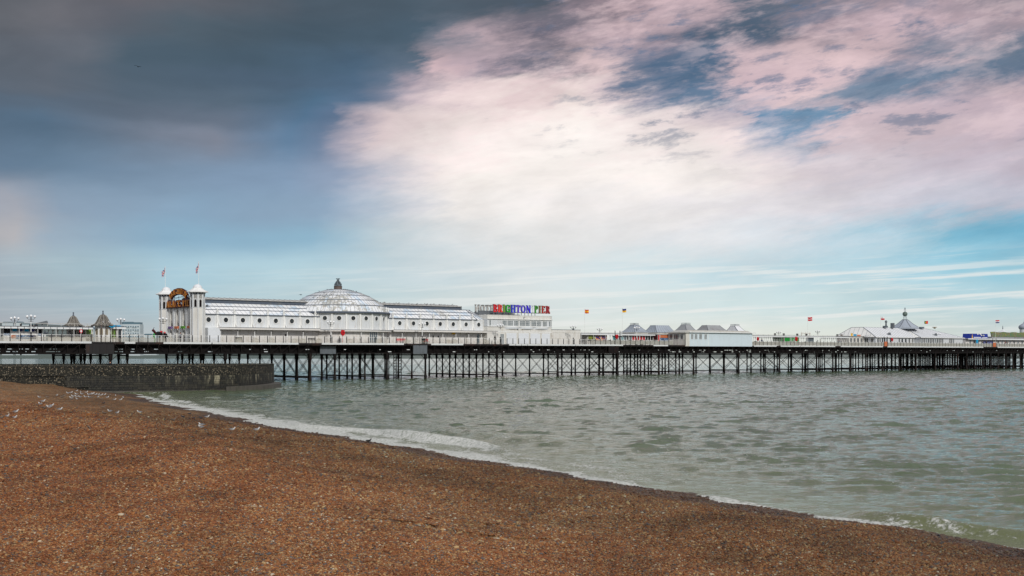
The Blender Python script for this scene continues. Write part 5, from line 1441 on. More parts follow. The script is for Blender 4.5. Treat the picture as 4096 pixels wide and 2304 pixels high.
# low annexe
tA0, tA1 = tS1+.05, PT(2322, CU)
ann = pier_thing('annexe', 'low white clapboard annexe with boarded panels beside the café block', 'building', tA0, CU)
AL = tA1-tA0; ah = ZP(2262, 1319.5, CU)
m_ = MB(); m_.box(0, AL, 0, 8, 0, ah); part(m_, 'wall', M['clap'], ann)
m_ = MB(); m_.box(-.05, AL+.05, -.05, 8.1, ah, ah+.07); part(m_, 'roof', M['lead'], ann)
m_ = MB()
for k in range(4):
    xa = .3+k*(AL-.3)/4
    m_.box(xa, xa+.14, -.05, -.002, 0, ah-.5); m_.box(xa+.2, xa+(AL-.3)/4-.1, -.035, -.002, 1.2, 1.27); m_.box(xa+.2, xa+(AL-.3)/4-.1, -.035, -.002, ah-.62, ah-.55)
part(m_, 'panel_frame', M['white2'], ann)
m_ = MB(); m_.box(0, .4, 0, .4, 0, .12); m_.lathe([(.12, .12), (.16, .2), (.05, .3)], (.2, .2, 0), 8); part(m_, 'roof_vent', M['lead'], ann, (AL-1.2, 1, ah+.07))

# ---------------------------------------------------------------- open shelters: flat canopy on posts with a top rail
def shelter(name, label, x0, x1, u0, u1, ytop, yfas, nposts, mat_post='trim', rail_up=None):
    tA, tB = PT(x0, u0), PT(x1, u0); L_ = tB-tA; h = ZP((x0+x1)/2, yfas, u0)
    o = pier_thing(name, label, 'shelter', tA, u0)
    m_ = MB(); m_.box(0, L_, 0, u1-u0, h-.03, h+.06); part(m_, 'roof', M['zinc'], o)
    m_ = MB(); m_.box(0, L_, -.06, 0, h-.30, h); part(m_, 'fascia', M['fascia'], o)
    m_ = MB(); m_.box(0, L_, -.1, -.02, h, h+.09); part(m_, 'gutter', M['lead'], o)
    cp = MB(); cp.lathe([(.05, 0), (.045, h-.35), (.09, h-.25)], n=8); cpm_ = cp.mesh('post', M[mat_post], True)
    for k in range(nposts): link('post', cpm_, o, (.2+(L_-.4)*k/(nposts-1), .02, 0))
    if rail_up:
        m_ = MB(); hr = ZP((x0+x1)/2, rail_up, u0+.3)
        m_.box(0, L_, .28, .36, hr-.05, hr+.02); t_ = .4
        while t_ < L_: m_.box(t_-.025, t_+.025, .3, .35, h+.05, hr); t_ += 2.1
        part(m_, 'roof_rail', M['zinc'], o)
    return o, L_, h
def arcade(parent, x0, x1, y, n, h, mt='trim', fill=None):
    """glazed windbreak: row of round-headed openings above a dado"""
    W_ = (x1-x0)/n
    mb = MB(); e = .09*W_
    d0 = 1.05
    a, b = e, W_-e; r_ = (b-a)/2; zc_ = h-.62-r_*.2; top = h-.1
    arcp = [((a+b)/2+r_*math.cos(rad(q)), zc_+r_*.9*math.sin(rad(q))) for q in range(0, 181, 20)]
    mb.prism([(0, d0), (a, d0)]+[arcp[-1]]+arcp[::-1][1:5]+[(W_/2, top-.28), (0, top-.28)], -.03, .03)
    mb.prism([(W_, d0), (W_, top-.28), (W_/2, top-.28)]+arcp[::-1][5:]+[(b, d0)], -.03, .03)
    mb.box(0, W_, -.03, .03, 0, d0); mb.box(0, W_, -.03, .03, top-.06, top); mb.box(-.03, .03, -.032, .032, top-.28, top-.06)
    me_ = mb.mesh('arch_panel', M[mt]); pn = MB(); pn.box(a, b, -.008, .008, d0, zc_+r_*.8)
    fills = {}
    for k in range(n):
        o = link('arch_panel', me_, parent, (x0+k*W_, y, 0))
        f_ = fill(k) if fill else None
        if f_:
            if f_ not in fills: fills[f_] = pn.mesh('arch_pane', M[f_])
            link('pane', fills[f_], o)
M['glassteal'] = mat('teal_glass', (.05,.25,.27), .15); M['glassred'] = mat('red_glass', (.45,.02,.03), .2)
# middle shelters (right of the annexe)
sh1, L1, h1 = shelter('promenade_shelter', 'long flat-roofed shelter with pictures and coloured arches left of the white pavilion', 2324, 2690, 6., 13., 1333, 1336, 9, rail_up=1331)
def xx1(px, u=6.5): return PT(px, u)-PT(2324, 6.)
def fill1(k): return (None, 'glassteal', 'glassblue', 'glassblue', 'glassteal', 'glassblue', None, 'glassblue', 'glassred', 'glassred', 'glassred', 'glassred', 'glassred', 'glassdark', 'glassdark', None)[k % 16]
arcade(sh1, xx1(2441), xx1(2624), .6, 17, h1, 'trim', fill1)
def picture_mat(name, stops, sc, seed):
    def f(nt, p):
        g = nt.new('ShaderNodeNewGeometry').outputs['Position']
        v = nt.noise(g, sc, 5, .55, 1.6)
        nt.set(p.inputs['Base Color'], nt.ramp(v, [(a, lin(c)) for a, c in stops], 'CONSTANT' if seed else 'LINEAR')); p.inputs['Roughness'].default_value = .35
    M[name] = mat(name, (.3,.3,.3), .35, f=f)
picture_mat('print_food', [(0,(40,30,60)),(.4,(60,40,90)),(.48,(40,60,130)),(.54,(210,120,40)),(.6,(230,160,60)),(.66,(120,60,110))], 1.6, 0)
picture_mat('print_green', [(0,(30,50,40)),(.42,(90,80,50)),(.5,(120,140,50)),(.58,(170,180,80)),(.66,(60,50,60))], 1.4, 0)
picture_mat('print_blue', [(0,(24,34,54)),(.42,(30,44,80)),(.5,(40,110,160)),(.56,(180,190,200)),(.62,(30,60,120)),(.7,(60,40,80))], 2.2, 0)
picture_mat('print_leaf', [(0,(30,60,34)),(.45,(80,120,50)),(.52,(150,180,80)),(.6,(60,110,50)),(.68,(190,190,150))], 2.0, 0)
picture_mat('print_fair', [(0,(60,90,30)),(.4,(130,130,30)),(.47,(40,110,90)),(.53,(120,110,40)),(.58,(90,90,110)),(.64,(160,140,40)),(.7,(40,90,60))], .8, 0)
picture_mat('print_pink', [(0,(200,196,198)),(.5,(224,222,224)),(.6,(200,180,190)),(.7,(150,140,150))], 2.0, 0)
def kiosk(name, label, x0, x1, u, dep, y0_, panels, body='beige', roofm='zinc', hh=None, z0=0):
    tA, tB = PT(x0, u), PT(x1, u); L_ = tB-tA; h = hh or ZP((x0+x1)/2, y0_, u)
    o = pier_thing(name, label, 'kiosk', tA, u)
    m_ = MB(); m_.box(0, L_, 0, dep, 0, h); part(m_, 'body', M[body], o)
    m_ = MB(); m_.box(-.1, L_+.1, -.12, dep+.1, h, h+.1); part(m_, 'roof', M[roofm], o)
    for (a, b, za, zb, mt, nm) in panels:
        m_ = MB(); m_.box(L_*a, L_*b, -.03, 0, za, zb); part(m_, nm, M[mt], o)
    m_ = MB()
    for s_ in sorted({q for p_ in panels for q in p_[:2]}): m_.box(L_*s_-.035, L_*s_+.035, -.07, -.031, .9, h)
    part(m_, 'frame', M['trim'], o)
    return o, L_, h
kiosk('picture_kiosk', 'kiosk covered in food pictures, under the shelter right of the annexe', 2350, 2428, 6.6, 3, 1339, [(0.02,.37,1.0,2.35,'print_green','picture_panel'),(.39,.66,1.0,2.35,'print_food','picture_panel'),(.68,.98,1.0,2.35,'print_food','picture_panel')], 'white2', hh=2.4)
kiosk('red_kiosk', 'red framed kiosk with an orange back board beside the white pavilion', 2631, 2688, 5.2, 2.5, 1343, [(0,.12,0.6,2.35,'red_paint','side_panel'),(.15,.84,1.7,2.3,'orange_paint','board'),(.15,.84,.9,1.65,'print_blue','board'),(.86,1,.6,2.35,'maroon','side_panel')], 'maroon', hh=2.4)
kiosk('green_kiosk', 'bright green shuttered kiosk behind the right-hand red lifebuoy', 3130, 3196, 6.4, 3, 1349, [(0.02,.1,1,2.2,'maroon','side_panel'),(.1,.5,1,2.25,'green_paint','shutter'),(.52,.76,1,2.25,'green_paint','shutter'),(.62,.72,1,1.7,'print_pink','poster'),(.78,1,1,2.25,'green_paint','shutter')], 'green_paint', hh=2.3)
# tin pyramid roofs
def pyramid(name, label, x0, x1, xa, xb, ye, yt, u0, u1, mt, crown=None, walls='white2', seams=True, cat='pavilion'):
    um = (u0+u1)/2
    u1 = u0+4.6; um = (u0+u1)/2
    tA, tB = PT(x0, u1), PT(x1, u0)
    ta, tb = PT(xa, um), PT(xb, um)
    o = pier_thing(name, label, cat, tA, u0)
    ze = ZP((x0+x1)/2, ye, u0); zt = ZP((xa+xb)/2, yt, um); L_ = tB-tA; a, b = ta-tA, tb-tA; dp = u1-u0
    a = max(a, .3); b = min(max(b, a+.6), L_-.3)
    m_ = MB(); m_.box(.3, L_-.3, .3, dp-.3, 0, ze); part(m_, 'wall', M[walls], o)
    ra = MB(); sm_ = MB(); n = 6
    tw = min(.22*dp, (b-a)/2 if crown else .3*dp)/1.
    lo = [(0, 0), (L_, 0), (L_, dp), (0, dp)]; hi = [(a, dp/2-tw*.7), (b, dp/2-tw*.7), (b, dp/2+tw*.7), (a, dp/2+tw*.7)]
    def lev(k):
        f_ = k/n; g_ = f_**1.45       # flared eaves: slow at first, steeper above
        return [(l[0]+(h_[0]-l[0])*f_, l[1]+(h_[1]-l[1])*f_, ze+(zt-ze)*g_) for l, h_ in zip(lo, hi)]
    R_ = [lev(k) for k in range(n+1)]
    for k in range(n):
        for i in range(4): j = (i+1) % 4; ra.quad(R_[k][i], R_[k][j], R_[k+1][j], R_[k+1][i])
    ra.quad(*R_[n]); ra.quad(*[(p[0], p[1], p[2]-.06) for p in R_[0]][::-1])
    for i in range(4): j = (i+1) % 4; ra.quad((*lo[i], ze-.06), (*lo[j], ze-.06), (*lo[j], ze), (*lo[i], ze))
    part(ra, 'roof', M[mt], o)
    for i in range(4):
        for k in range(n): sm_.bar(R_[k][i], R_[k+1][i], .09, .09)
    if seams:
        for i in (0, 3):
            j = (i+1) % 4; ns = 7 if i == 0 else 6
            for s_ in range(1, ns):
                q = s_/ns
                for k in range(n):
                    A_ = Vector(R_[k][i]).lerp(Vector(R_[k][j]), q); B_ = Vector(R_[k+1][i]).lerp(Vector(R_[k+1][j]), q); sm_.bar(A_, B_, .045, .06)
    part(sm_, 'roof_seams', M['seam'], o)
    if crown:
        c_ = MB(); z0 = zt; hh_ = ZP((xa+xb)/2, crown, um)-zt
        for z_ in (z0+.02, z0+hh_-.04):
            c_.box(hi[0][0], hi[1][0], hi[0][1]-.02, hi[0][1]+.02, z_, z_+.05); c_.box(hi[0][0], hi[1][0], hi[2][1]-.02, hi[2][1]+.02, z_, z_+.05)
            c_.box(hi[0][0]-.02, hi[0][0]+.02, hi[0][1], hi[2][1], z_, z_+.05); c_.box(hi[1][0]-.02, hi[1][0]+.02, hi[0][1], hi[2][1], z_, z_+.05)
        for k in range(7):
            x_ = hi[0][0]+(hi[1][0]-hi[0][0])*k/6
            for y_ in (hi[0][1], hi[2][1]): c_.box(x_-.025, x_+.025, y_-.02, y_+.02, z0, z0+hh_)
        part(c_, 'roof_railing', M['lead'], o)
    return o
pyramid('tin_pavilion', 'pavilion with a steep square tin roof and little roof railing, second from the café block', 2482, 2600, 2528, 2547, 1328, 1300, 8.5, 16, 'tin', 1293)
pyramid('tin_pavilion', 'pavilion with a flat-topped blue-grey tin roof, between the two railed pyramids', 2570, 2706, 2612, 2665, 1329, 1301.5, 8.5, 16, 'tin')
pyramid('grey_pavilion', 'grey pyramid roof with a railing, above the corner of the white clad pavilion', 2690, 2794, 2733, 2753, 1326, 1299, 6, 14, 'tingrey', 1292, seams=False)
pyramid('slate_pavilion', 'low brown-streaked hipped roof above the white clad pavilion', 2776, 2918, 2818, 2869, 1325, 1301, 6, 14, 'tingrey', seams=False)
pyramid('grey_pavilion', 'pale grey pyramid roof with a railing at the right end of the white clad pavilion', 2898, 2990, 2930, 2949, 1327, 1304, 6, 14, 'tinwhite', 1297, seams=False)
# white clad pavilion standing on the deck edge
tP0, tP1 = PT(2757, -.15), PT(3009, -.15)
pav = pier_thing('clad_pavilion', 'long low white-clad pavilion with a few windows standing on the deck edge', 'pavilion', tP0, -.15)
PL = tP1-tP0; pdp = 5.2; ph = ZP(2890, 1331, -.15)
m_ = MB(); m_.box(0, PL, 0, pdp, -.25, ph); part(m_, 'wall', M['clapblue'], pav)
m_ = MB(); m_.box(-.3, PL+.8, -.35, pdp+.6, ph, ph+.16); m_.prism([(-.3, ph+.16), (PL+.8, ph+.16), (PL-.5, ph+.55), (.8, ph+.5)], 1.0, pdp); part(m_, 'roof', M['zinc'], pav)
m_ = MB(); m_.box(-.32, PL+.82, -.42, -.34, ph-.05, ph+.14); part(m_, 'eaves_board', M['fascia'], pav)
m_ = MB(); x5 = PT(2833, -.15)-tP0; m_.box(x5-.05, x5+.05, -.04, 0, -.2, ph); m_.box(0, .1, -.05, 0, -.25, ph)
for k in range(1, 5): m_.box(x5*k/4.6-.02, x5*k/4.6+.02, -.03, 0, -.2, 1.2)
part(m_, 'cover_strip', M['trim'], pav)
for px, w_ in ((2768, .85), (2783.5, .95), (2802, 1.0), (2822, .95)):
    frame_window(pav, PT(px, -.15)-tP0, -.02, 1.35, w_*.98, 1.25, 3, 1, th=.06)
# its shore-facing end, lower and set back, its shade painted in as cream
u9 = 5.2
ex = pier_thing('window_porch', 'shade-toned cream panelled porch with dark windows at the shore end of the clad pavilion', 'porch', tP0-.02, -.15, 0, -rad(90))
m_ = MB(); m_.box(-u9, 0, -1.3, -.01, -.25, ph-.12); part(m_, 'wall', M['white2'], ex)
m_ = MB(); m_.box(-u9-.2, .3, -1.75, .02, ph-.12, ph+.06); m_.box(-u9-.2, .32, -1.82, -1.74, ph-.2, ph+.02); part(m_, 'roof', M['zinc'], ex)
for k, w_ in enumerate((.95, 1.5, .95)):
    xx_ = (-4.35, -2.7, -.95)[k]; frame_window(ex, xx_, -1.32, 1.3, w_, 1.25, 2 if k != 1 else 3, 1, th=.07, gm_='glassdark')
m_ = MB()
for k in range(6): m_.box(-5.1+k*1.0, -5.04+k*1.0, -1.33, -1.30, -.2, 1.15)
part(m_, 'panel_strips', M['beige'], ex, kind='stuff')
m_ = MB(); m_.tube([(.04, -1.35, -.1), (.04, -1.35, ph-.3), (.15, -1.2, ph-.1)], .05, 6); part(m_, 'drainpipe', M['black'], ex)
# windbreak shelters beyond
sh2, L2, h2 = shelter('windbreak_shelter', 'long shelter with a see-through white arcade beyond the clad pavilion', 3012, 3398, 6.2, 10.5, 1344, 1345, 12, rail_up=1340)
b0 = PT(3012, 6.2)
arcade(sh2, PT(3014, 6.8)-b0, PT(3126, 6.8)-b0, .6, 15, h2); arcade(sh2, PT(3200, 6.8)-b0, PT(3222, 6.8)-b0, .6, 3, h2); arcade(sh2, PT(3280, 6.8)-b0, PT(3385, 6.8)-b0, .6, 14, h2)
m_ = MB(); m_.box(0, 3.2, 0, .06, .6, h2-.3); part(m_, 'wind_screen', M['glassblue'], sh2, (PT(3226, 6.8)-b0, .6, 0))
gz = pier_thing('roof_arch', 'small cream double arch with pinnacles on the shelter roof beside the striped red flag', 'ornament', PT(3206, 9.), 9., h2+.05)
m_ = MB(); gl = PT(3240, 9.)-PT(3206, 9.)
for x_ in (0, gl/2, gl): m_.box(x_-.1, x_+.1, -.1, .1, 0, .85); m_.lathe([(.14, .85), (.1, 1.), (.03, 1.2), (0, 1.35)], (x_, 0, 0), 8)
for c in (gl/4, gl*3/4):
    pts = [(c+(gl/4-.1)*math.cos(rad(q)), 0, .4+.4*math.sin(rad(q))) for q in range(0, 181, 20)]
    for p, q in zip(pts, pts[1:]): m_.bar(p, q, .1, .1)
m_.box(-.1, gl+.1, -.1, .1, .82, .92); part(m_, 'arches', M['white2'], gz)
for i, (px, w_) in enumerate(((3100, .3), (3135, .4), (3189, .4), (3226, .35), (3349, .3), (3366, .5))):
    o = pier_thing('roof_speaker', 'small dark box on the shelter roof, '+('leftmost, by the triple lamp', 'second from the left, above the green kiosk', 'above the red lifebuoy', 'next to the flagpole', 'left of the brownish one', 'brownish, nearest the big tin roof')[i], 'speaker', PT(px, 7.), 7., h2+.06, 0, 'boxes along the shelter roof')
    m_ = MB(); m_.box(-w_/2, w_/2, -.2, .2, .12, .62); m_.box(-.04, .04, -.04, .04, 0, .12); part(m_, 'case', M['brownstone' if i == 5 else 'black'], o)

# ---------------------------------------------------------------- end pavilion: big hipped tin roofs with a cupola and globe
def hip_roof(parent, x0, x1, y0, y1, ze, zt, xa, xb, ya, yb, mt, seam=1.45, name='roof'):
    lo = [(x0, y0), (x1, y0), (x1, y1), (x0, y1)]; hi = [(xa, ya), (xb, ya), (xb, yb), (xa, yb)]
    ra = MB()
    for i in range(3): j = (i+1) % 4; ra.quad((*lo[i], ze), (*lo[j], ze), (*hi[j], zt), (*hi[i], zt))
    ra.quad(*[(*p, zt) for p in hi]); ra.quad(*[(*p, ze-.02) for p in lo][::-1])
    o = part(ra, name, M[mt], parent)
    hb = MB(); hb.quad((*lo[3], ze), (*lo[0], ze), (*hi[0], zt), (*hi[3], zt)); part(hb, 'hip_sheet', M['hiplit'], o)  # shore-side hip gets a paler colour so it reads as lit
    sb = MB()
    for i in range(4):
        sb.bar((*lo[i], ze), (*hi[i], zt), .14, .12); j = (i+1) % 4; sb.bar((*hi[i], zt), (*hi[j], zt), .1, .1)
    for i in (0, 3):
        j = (i+1) % 4; A, B, C_, D_ = (Vector((*lo[i], ze+.02)), Vector((*lo[j], ze+.02)), Vector((*hi[j], zt+.02)), Vector((*hi[i], zt+.02)))
        e = (B-A).normalized(); Ln = (B-A).length; s_ = seam
        ca, cb_ = (D_-A).dot(e), (C_-A).dot(e); up = ((D_-A)-e*ca)
        while s_ < Ln-.2:
            f_ = 1. if ca <= s_ <= cb_ else (s_/ca if s_ < ca else (Ln-s_)/(Ln-cb_))
            sb.bar(A+e*s_, A+e*s_+up*f_, .05, .06); s_ += seam
    part(sb, 'standing_seams', M['seamlight'], o)
    return o
M['hiplit'] = mat('lit_hip_sheet', (.85,.84,.82), .5, f=weathered((.88,.87,.84), (.6,.55,.5), .4, sc=.6))  # roof sheet lightened to paint light onto the shore hips
EP = pier_thing('end_pavilion', 'great low pavilion with silvery hipped tin roofs, a cupola and a globe on top', 'pavilion', PT(3506, 4.), 4.)
e0 = PT(3506, 4.)
ze1 = ZP(3600, 1349, 4.); zt1 = ZP(3600, 1312, 9.)
xB = PT(3857, 2.2)-e0
X1 = PT(3682, 2.2)-e0
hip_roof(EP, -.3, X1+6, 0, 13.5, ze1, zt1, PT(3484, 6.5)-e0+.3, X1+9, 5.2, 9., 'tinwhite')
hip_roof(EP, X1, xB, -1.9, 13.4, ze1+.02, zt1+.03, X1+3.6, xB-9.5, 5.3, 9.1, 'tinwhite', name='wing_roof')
m_ = MB(); m_.box(.1, X1+.2, .35, 13, 0, ze1-.02); m_.box(X1+.3, xB-.4, -1.55, 13, 0, ze1-.02); part(m_, 'wall', M['white'], EP)
m_ = MB(); m_.box(-.4, X1, -.08, .02, ze1-.14, ze1); m_.box(X1, xB+.2, -2.0, -1.9, ze1-.14, ze1); part(m_, 'eaves', M['trim'], EP)
for i, px in enumerate((3512, 3521, 3530, 3539, 3548, 3562)):
    frame_window(EP, PT(px, 4.3)-e0, .33, .98, .78, 1.45, 1, 1, th=.04, gm_='glassdark')
for i, px in enumerate((3597, 3609, 3623, 3637, 3648, 3660, 3672)):
    frame_window(EP, min(PT(px, 4.3)-e0, X1-.6), .33, .98, (.7, 1.0, 1.0, .7, .4, .9, .8)[i], 1.3, 1, 1, th=.06, gm_='glassdark')
px = 3684
while px < 3820:
    if not 3774 < px < 3792: frame_window(EP, PT(px, 2.45)-e0, -1.57, .98, .7, 1.42, 1, 1, th=.04, gm_='glassdark' if int(px) % 3 else 'glassblue')
    px += 7.2
# shore end of the pavilion
for k, (y_, w_) in enumerate(((1.4, .9), (3.2, 1.2), (5.2, 1.2), (7.3, 1.0), (9.2, 1.2), (11., 1.))):
    frame_window(EP, .08, y_, 1.0, w_, 1.3, 2, 1, th=.07, gm_='glassdark', rot=-rad(90))
ucp = 9.5; xc = PT(3620, ucp)-e0; yc = ucp-4.
rb_ = 54/5000*DEPTH(3620, ucp); rt_ = 12/5000*DEPTH(3620, ucp); zc1 = ZP(3620, 1309, ucp); zc2 = ZP(3620, 1279.5, ucp)
m_ = MB(); m_.lathe([(rb_+.1, zc1-.5), (rb_+.15, zc1), (rb_, zc1+.02), (rb_*.62, zc1+(zc2-zc1)*.42), (rt_, zc2), (0, zc2+.02)], (xc, yc, 0), 8, rad(10), rad(370)); o = part(m_, 'cupola', M['tin'], EP)
m_ = MB()
for k in range(8):
    a = rad(10+45*k); q = [(rb_, zc1+.02), (rb_*.62, zc1+(zc2-zc1)*.42), (rt_, zc2)]
    for p, r_ in zip(q, q[1:]): m_.bar((xc+p[0]*math.cos(a), yc+p[0]*math.sin(a), p[1]), (xc+r_[0]*math.cos(a), yc+r_[0]*math.sin(a), r_[1]), .12)
part(m_, 'cupola_ribs', M['seam'], o)
zb_ = ZP(3621, 1256, ucp); rb2 = 9.6/5000*DEPTH(3620, ucp)
m_ = MB()
for k in range(6): a = rad(60*k+15); m_.tube([(xc+.55*math.cos(a), yc+.55*math.sin(a), zc2), (xc+.42*math.cos(a), yc+.42*math.sin(a), zb_-rb2*.7)], .03, 5)
m_.lathe([(rt_*.95, zc2), (rt_*.95, zc2+.12), (rt_*.6, zc2+.14)], (xc, yc, 0), 10); part(m_, 'globe_stand', M['lead'], EP)
m_ = MB(); m_.ball((xc, yc, zb_), rb2, 20); part(m_, 'globe', M['copper'], EP, smooth=2)
zt_ = ZP(3620, 1230, ucp)
m_ = MB(); m_.tube([(xc, yc, zb_+rb2), (xc, yc, zt_-.25)], .04, 6); m_.box(xc-.5, xc+.5, yc-.02, yc+.02, zb_+rb2+.42, zb_+rb2+.5); m_.ball((xc-.45, yc, zb_+rb2+.46), .1, 6); m_.ball((xc+.45, yc, zb_+rb2+.46), .1, 6)
m_.box(xc-.2, xc+.2, yc-.03, yc+.03, zt_-.55, zt_-.05); m_.lathe([(.05, zb_+rb2), (.14, zb_+rb2+.1), (.05, zb_+rb2+.2)], (xc, yc, 0), 8); part(m_, 'weather_vane', M['lead'], EP)
# roof plant
for i, (px, py, w_, u_, nm) in enumerate(((3460, 1337, 1.5, 9., 'a'), (3552, 1337, 1.1, 5.6, 'b'), (3738, 1340, 1.1, 4.0, 'c'))):
    m_ = MB(); m_.box(-w_/2, w_/2, -.5, .5, 0, .55); m_.lathe([(.35, .0), (.42, .3), (.3, .75), (0, .8)], (w_/2-.1, -.2, .1), 10); part(m_, 'roof_fan', M['plate'], EP, (PT(px, u_)-e0, u_-4, ZP(px, py+4, u_)-.1))
m_ = MB(); m_.box(0, 1.4, 0, .8, 0, .5); m_.lathe([(.25, .5), (.2, 1.4), (.35, 1.5), (.35, 1.8), (.1, 2.1), (0, 2.1)], (1.1, .4, 0), 10); part(m_, 'chimney', M['bronze'], EP, (PT(3543, 8.)-e0, 4.2, zt1))
m_ = MB(); m_.box(0, .9, 0, .8, 0, 1.45); part(m_, 'vent_box', M['plate'], EP, (PT(3574, 8.)-e0, 4.2, zt1-.1))
m_ = MB(); m_.box(0, 1.7, 0, .8, 0, .5); part(m_, 'vent_box', M['lead'], EP, (PT(3688, 8.)-e0, 4.2, zt1-.05))
m_ = MB(); m_.lathe([(.3, 0), (.3, .3), (.7, .35), (.7, .5), (0, .55)], n=10); part(m_, 'mushroom_vent', M['sidepanel'], EP, (PT(3741, 8.)-e0, 4.2, zt1))
# pale low building at the shore end of the end pavilion
fe = pier_thing('snack_bar', 'low white snack bar with dark openings at the shore end of the big tin roof', 'building', PT(3396, 8.), 8.)
fl2 = PT(3484, 8.)-PT(3396, 8.); fh = ZP(3440, 1346, 8.)
m_ = MB(); m_.box(0, fl2, 0, 4, 0, fh); part(m_, 'wall', M['white2'], fe); m_ = MB(); m_.box(-.2, fl2+.2, -.3, 4.2, fh, fh+.12); part(m_, 'roof', M['zinc'], fe)
for k in range(6): frame_window(fe, .9+k*(fl2-1.6)/5.4, -.02, 1.0, 1.0, 1.35, 2, 1, th=.07, gm_='glassdark')
m_ = MB(); m_.box(0, 1.3, 0, .1, 0, .5); part(m_, 'roof_sign', M['cyan_cloth'], fe, (2.1, -.1, fh+.12)); m_ = MB(); m_.box(0, .7, 0, .1, 0, .8); part(m_, 'roof_sign', M['yellow_paint'], fe, (.9, -.1, fh+.05)); m_ = MB(); m_.box(0, 1.6, 0, .1, 0, .35); part(m_, 'roof_sign', M['orange_paint'], fe, (3.8, -.1, fh+.12))

# ---------------------------------------------------------------- amusements at the very end
tQ = PT(3862, 4.)
am = pier_thing('amusement_arcade', 'low arcade building with a white canopy line at the far end of the pier', 'building', tQ, 4.)
aL = PT(4096, 4.)+14-tQ; ahh = ZP(3980, 1356, 4.)
m_ = MB(); m_.box(0, aL, 0, 9, 0, ahh-.1); part(m_, 'wall', M['beige'], am); m_ = MB(); m_.box(-.2, aL+.2, -.9, 9.2, ahh-.1, ahh+.05); part(m_, 'roof', M['zinc'], am)
m_ = MB(); m_.box(-.2, aL+.2, -1.0, -.9, ahh-.25, ahh+.08); part(m_, 'fascia', M['fascia'], am)
for k in range(13):
    x_ = PT(3934+k*2.9, 4.)-tQ; m_ = MB(); m_.box(x_-.12, x_+.14, -.05, 0, .3, 1.9); part(m_, 'blue_door', M['blue_paint'], am)
for k in range(14):
    x_ = PT(3880+k*16, 4.)-tQ
    if k not in (4, 5, 6): frame_window(am, x_, -.02, .9, 1.1, 1.2, 2, 1, th=.08, gm_='glassdark' if k % 2 else 'glassblue')
bz = pier_thing('blue_roof_stall', 'stall with a bright blue sloping roof, white balls and a yellow end', 'stall', PT(3886, 6.), 6., ahh)
bL = PT(3953, 6.)-PT(3886, 6.); bh = ZP(3920, 1335, 6.)-ahh
m_ = MB(); m_.prism([(0, 0), (bL, 0), (bL-.4, bh), (.35, bh)], 0, 3.); part(m_, 'roof', M['blue_paint'], bz)
m_ = MB(); m_.prism([(.1, .0), (.75, 0), (.42, bh-.1)], -.05, 0); part(m_, 'end_panel', M['yellow_paint'], bz)
for x_, z_ in ((2.9, bh*.9), (3.9, bh*.95), (4.3, bh*.9), (4.7, bh*.68), (5.5, bh*.7), (5.9, bh*.64)):
    m_ = MB(); m_.ball((x_*bL/8.2, -.08, z_), .22, 10); part(m_, 'ball', M['trim'], bz, smooth=2)
m_ = MB(); m_.box(1.2, bL*.55, -.12, 0, .35, .55); m_.box(bL*.62, bL*.93, -.12, 0, .3, .5); part(m_, 'name_board', M['fascia'], bz)
cf = pier_thing('cyan_figure', 'cyan cut-out panel standing in front of the arcade at the far end', 'panel', PT(3905, 3.), 3.)
m_ = MB(); m_.prism([(0, .8), (1.1, .8), (1.15, 1.6), (1.3, 2.4), (.9, 2.6), (.55, 2.35), (.2, 2.6), (-.15, 2.4), (.05, 1.7)], 0, .12); m_.box(.3, .8, .02, .1, 0, .8); part(m_, 'panel', M['cyan_cloth'], cf)
rd = pier_thing('fairground_ride', 'green and gold painted fairground ride front with a scalloped top at the far end', 'ride', PT(3966, 8.), 8., ahh)
rL = PT(4096, 8.)+10-PT(3966, 8.); rh = ZP(4030, 1329, 8.)-ahh; r0_ = ZP(4030, 1347, 8.)-ahh
pts = [(-.4, rh), (0, r0_)]; n = 16
top = [(rL*k/n, rh+.12*math.sin(k*1.9)) for k in range(n+1)]
m_ = MB(); m_.prism([(.3, r0_), (rL, r0_)]+top[::-1][:-1]+[(-.3, rh)], 0, .3); part(m_, 'painted_front', M['print_fair'], rd)
m_ = MB(); m_.box(.5, rL, .2, 5, 0, r0_); part(m_, 'base', M['tingrey'], rd)
hm = pier_thing('small_dome', 'shallow pinkish dome with a beaded spire behind the fairground ride', 'dome', PT(4011, 13.), 13., ahh-.5)
dz = ZP(4011, 1323, 13.)-ahh+.5; dt = ZP(4011, 1300, 13.)-ahh+.5
m_ = MB(); m_.lathe([(2.2, 0), (2.2, dz-1.0), (2.1, dz-.75), (1.4, dz-.3), (.6, dz), (.2, dz+.2), (.12, dz+.5)], n=20); part(m_, 'dome', M['tinwhite'], hm, smooth=True)
m_ = MB(); m_.lathe([(.12, dz+.4), (.1, dz+.6), (.2, dz+.75), (.06, dz+.9), (.16, dz+1.05), (.05, dz+1.2), (.12, dz+1.35), (.02, dz+1.6), (.02, dt)], n=8); part(m_, 'spire', M['lead'], hm, smooth=True)
hs_ = pier_thing('helter_skelter', 'round tower with a bulging grey onion dome at the right edge', 'tower', PT(4097, 12.), 12., 0)
oz = ZP(4096, 1329, 12.); ot = ZP(4096, 1297, 12.); orr = 22/5000*DEPTH(4096, 12.)
m_ = MB(); m_.lathe([(orr*.82, 0), (orr*.78, ZP(4096, 1316, 12.))], n=24); part(m_, 'tower', M['tinwhite'], hs_, smooth=True)
zz = ZP(4096, 1316, 12.)
m_ = MB(); m_.lathe([(orr*.8, zz-.1), (orr*.97, zz+.25), (orr, zz+.7), (orr*.9, zz+1.1), (orr*.6, zz+1.5), (orr*.25, zz+1.85), (.12, zz+2.4), (.03, zz+3.4), (0, zz+3.5)], n=24); part(m_, 'onion_dome', M['tin'], hs_, smooth=True)
m_ = MB()
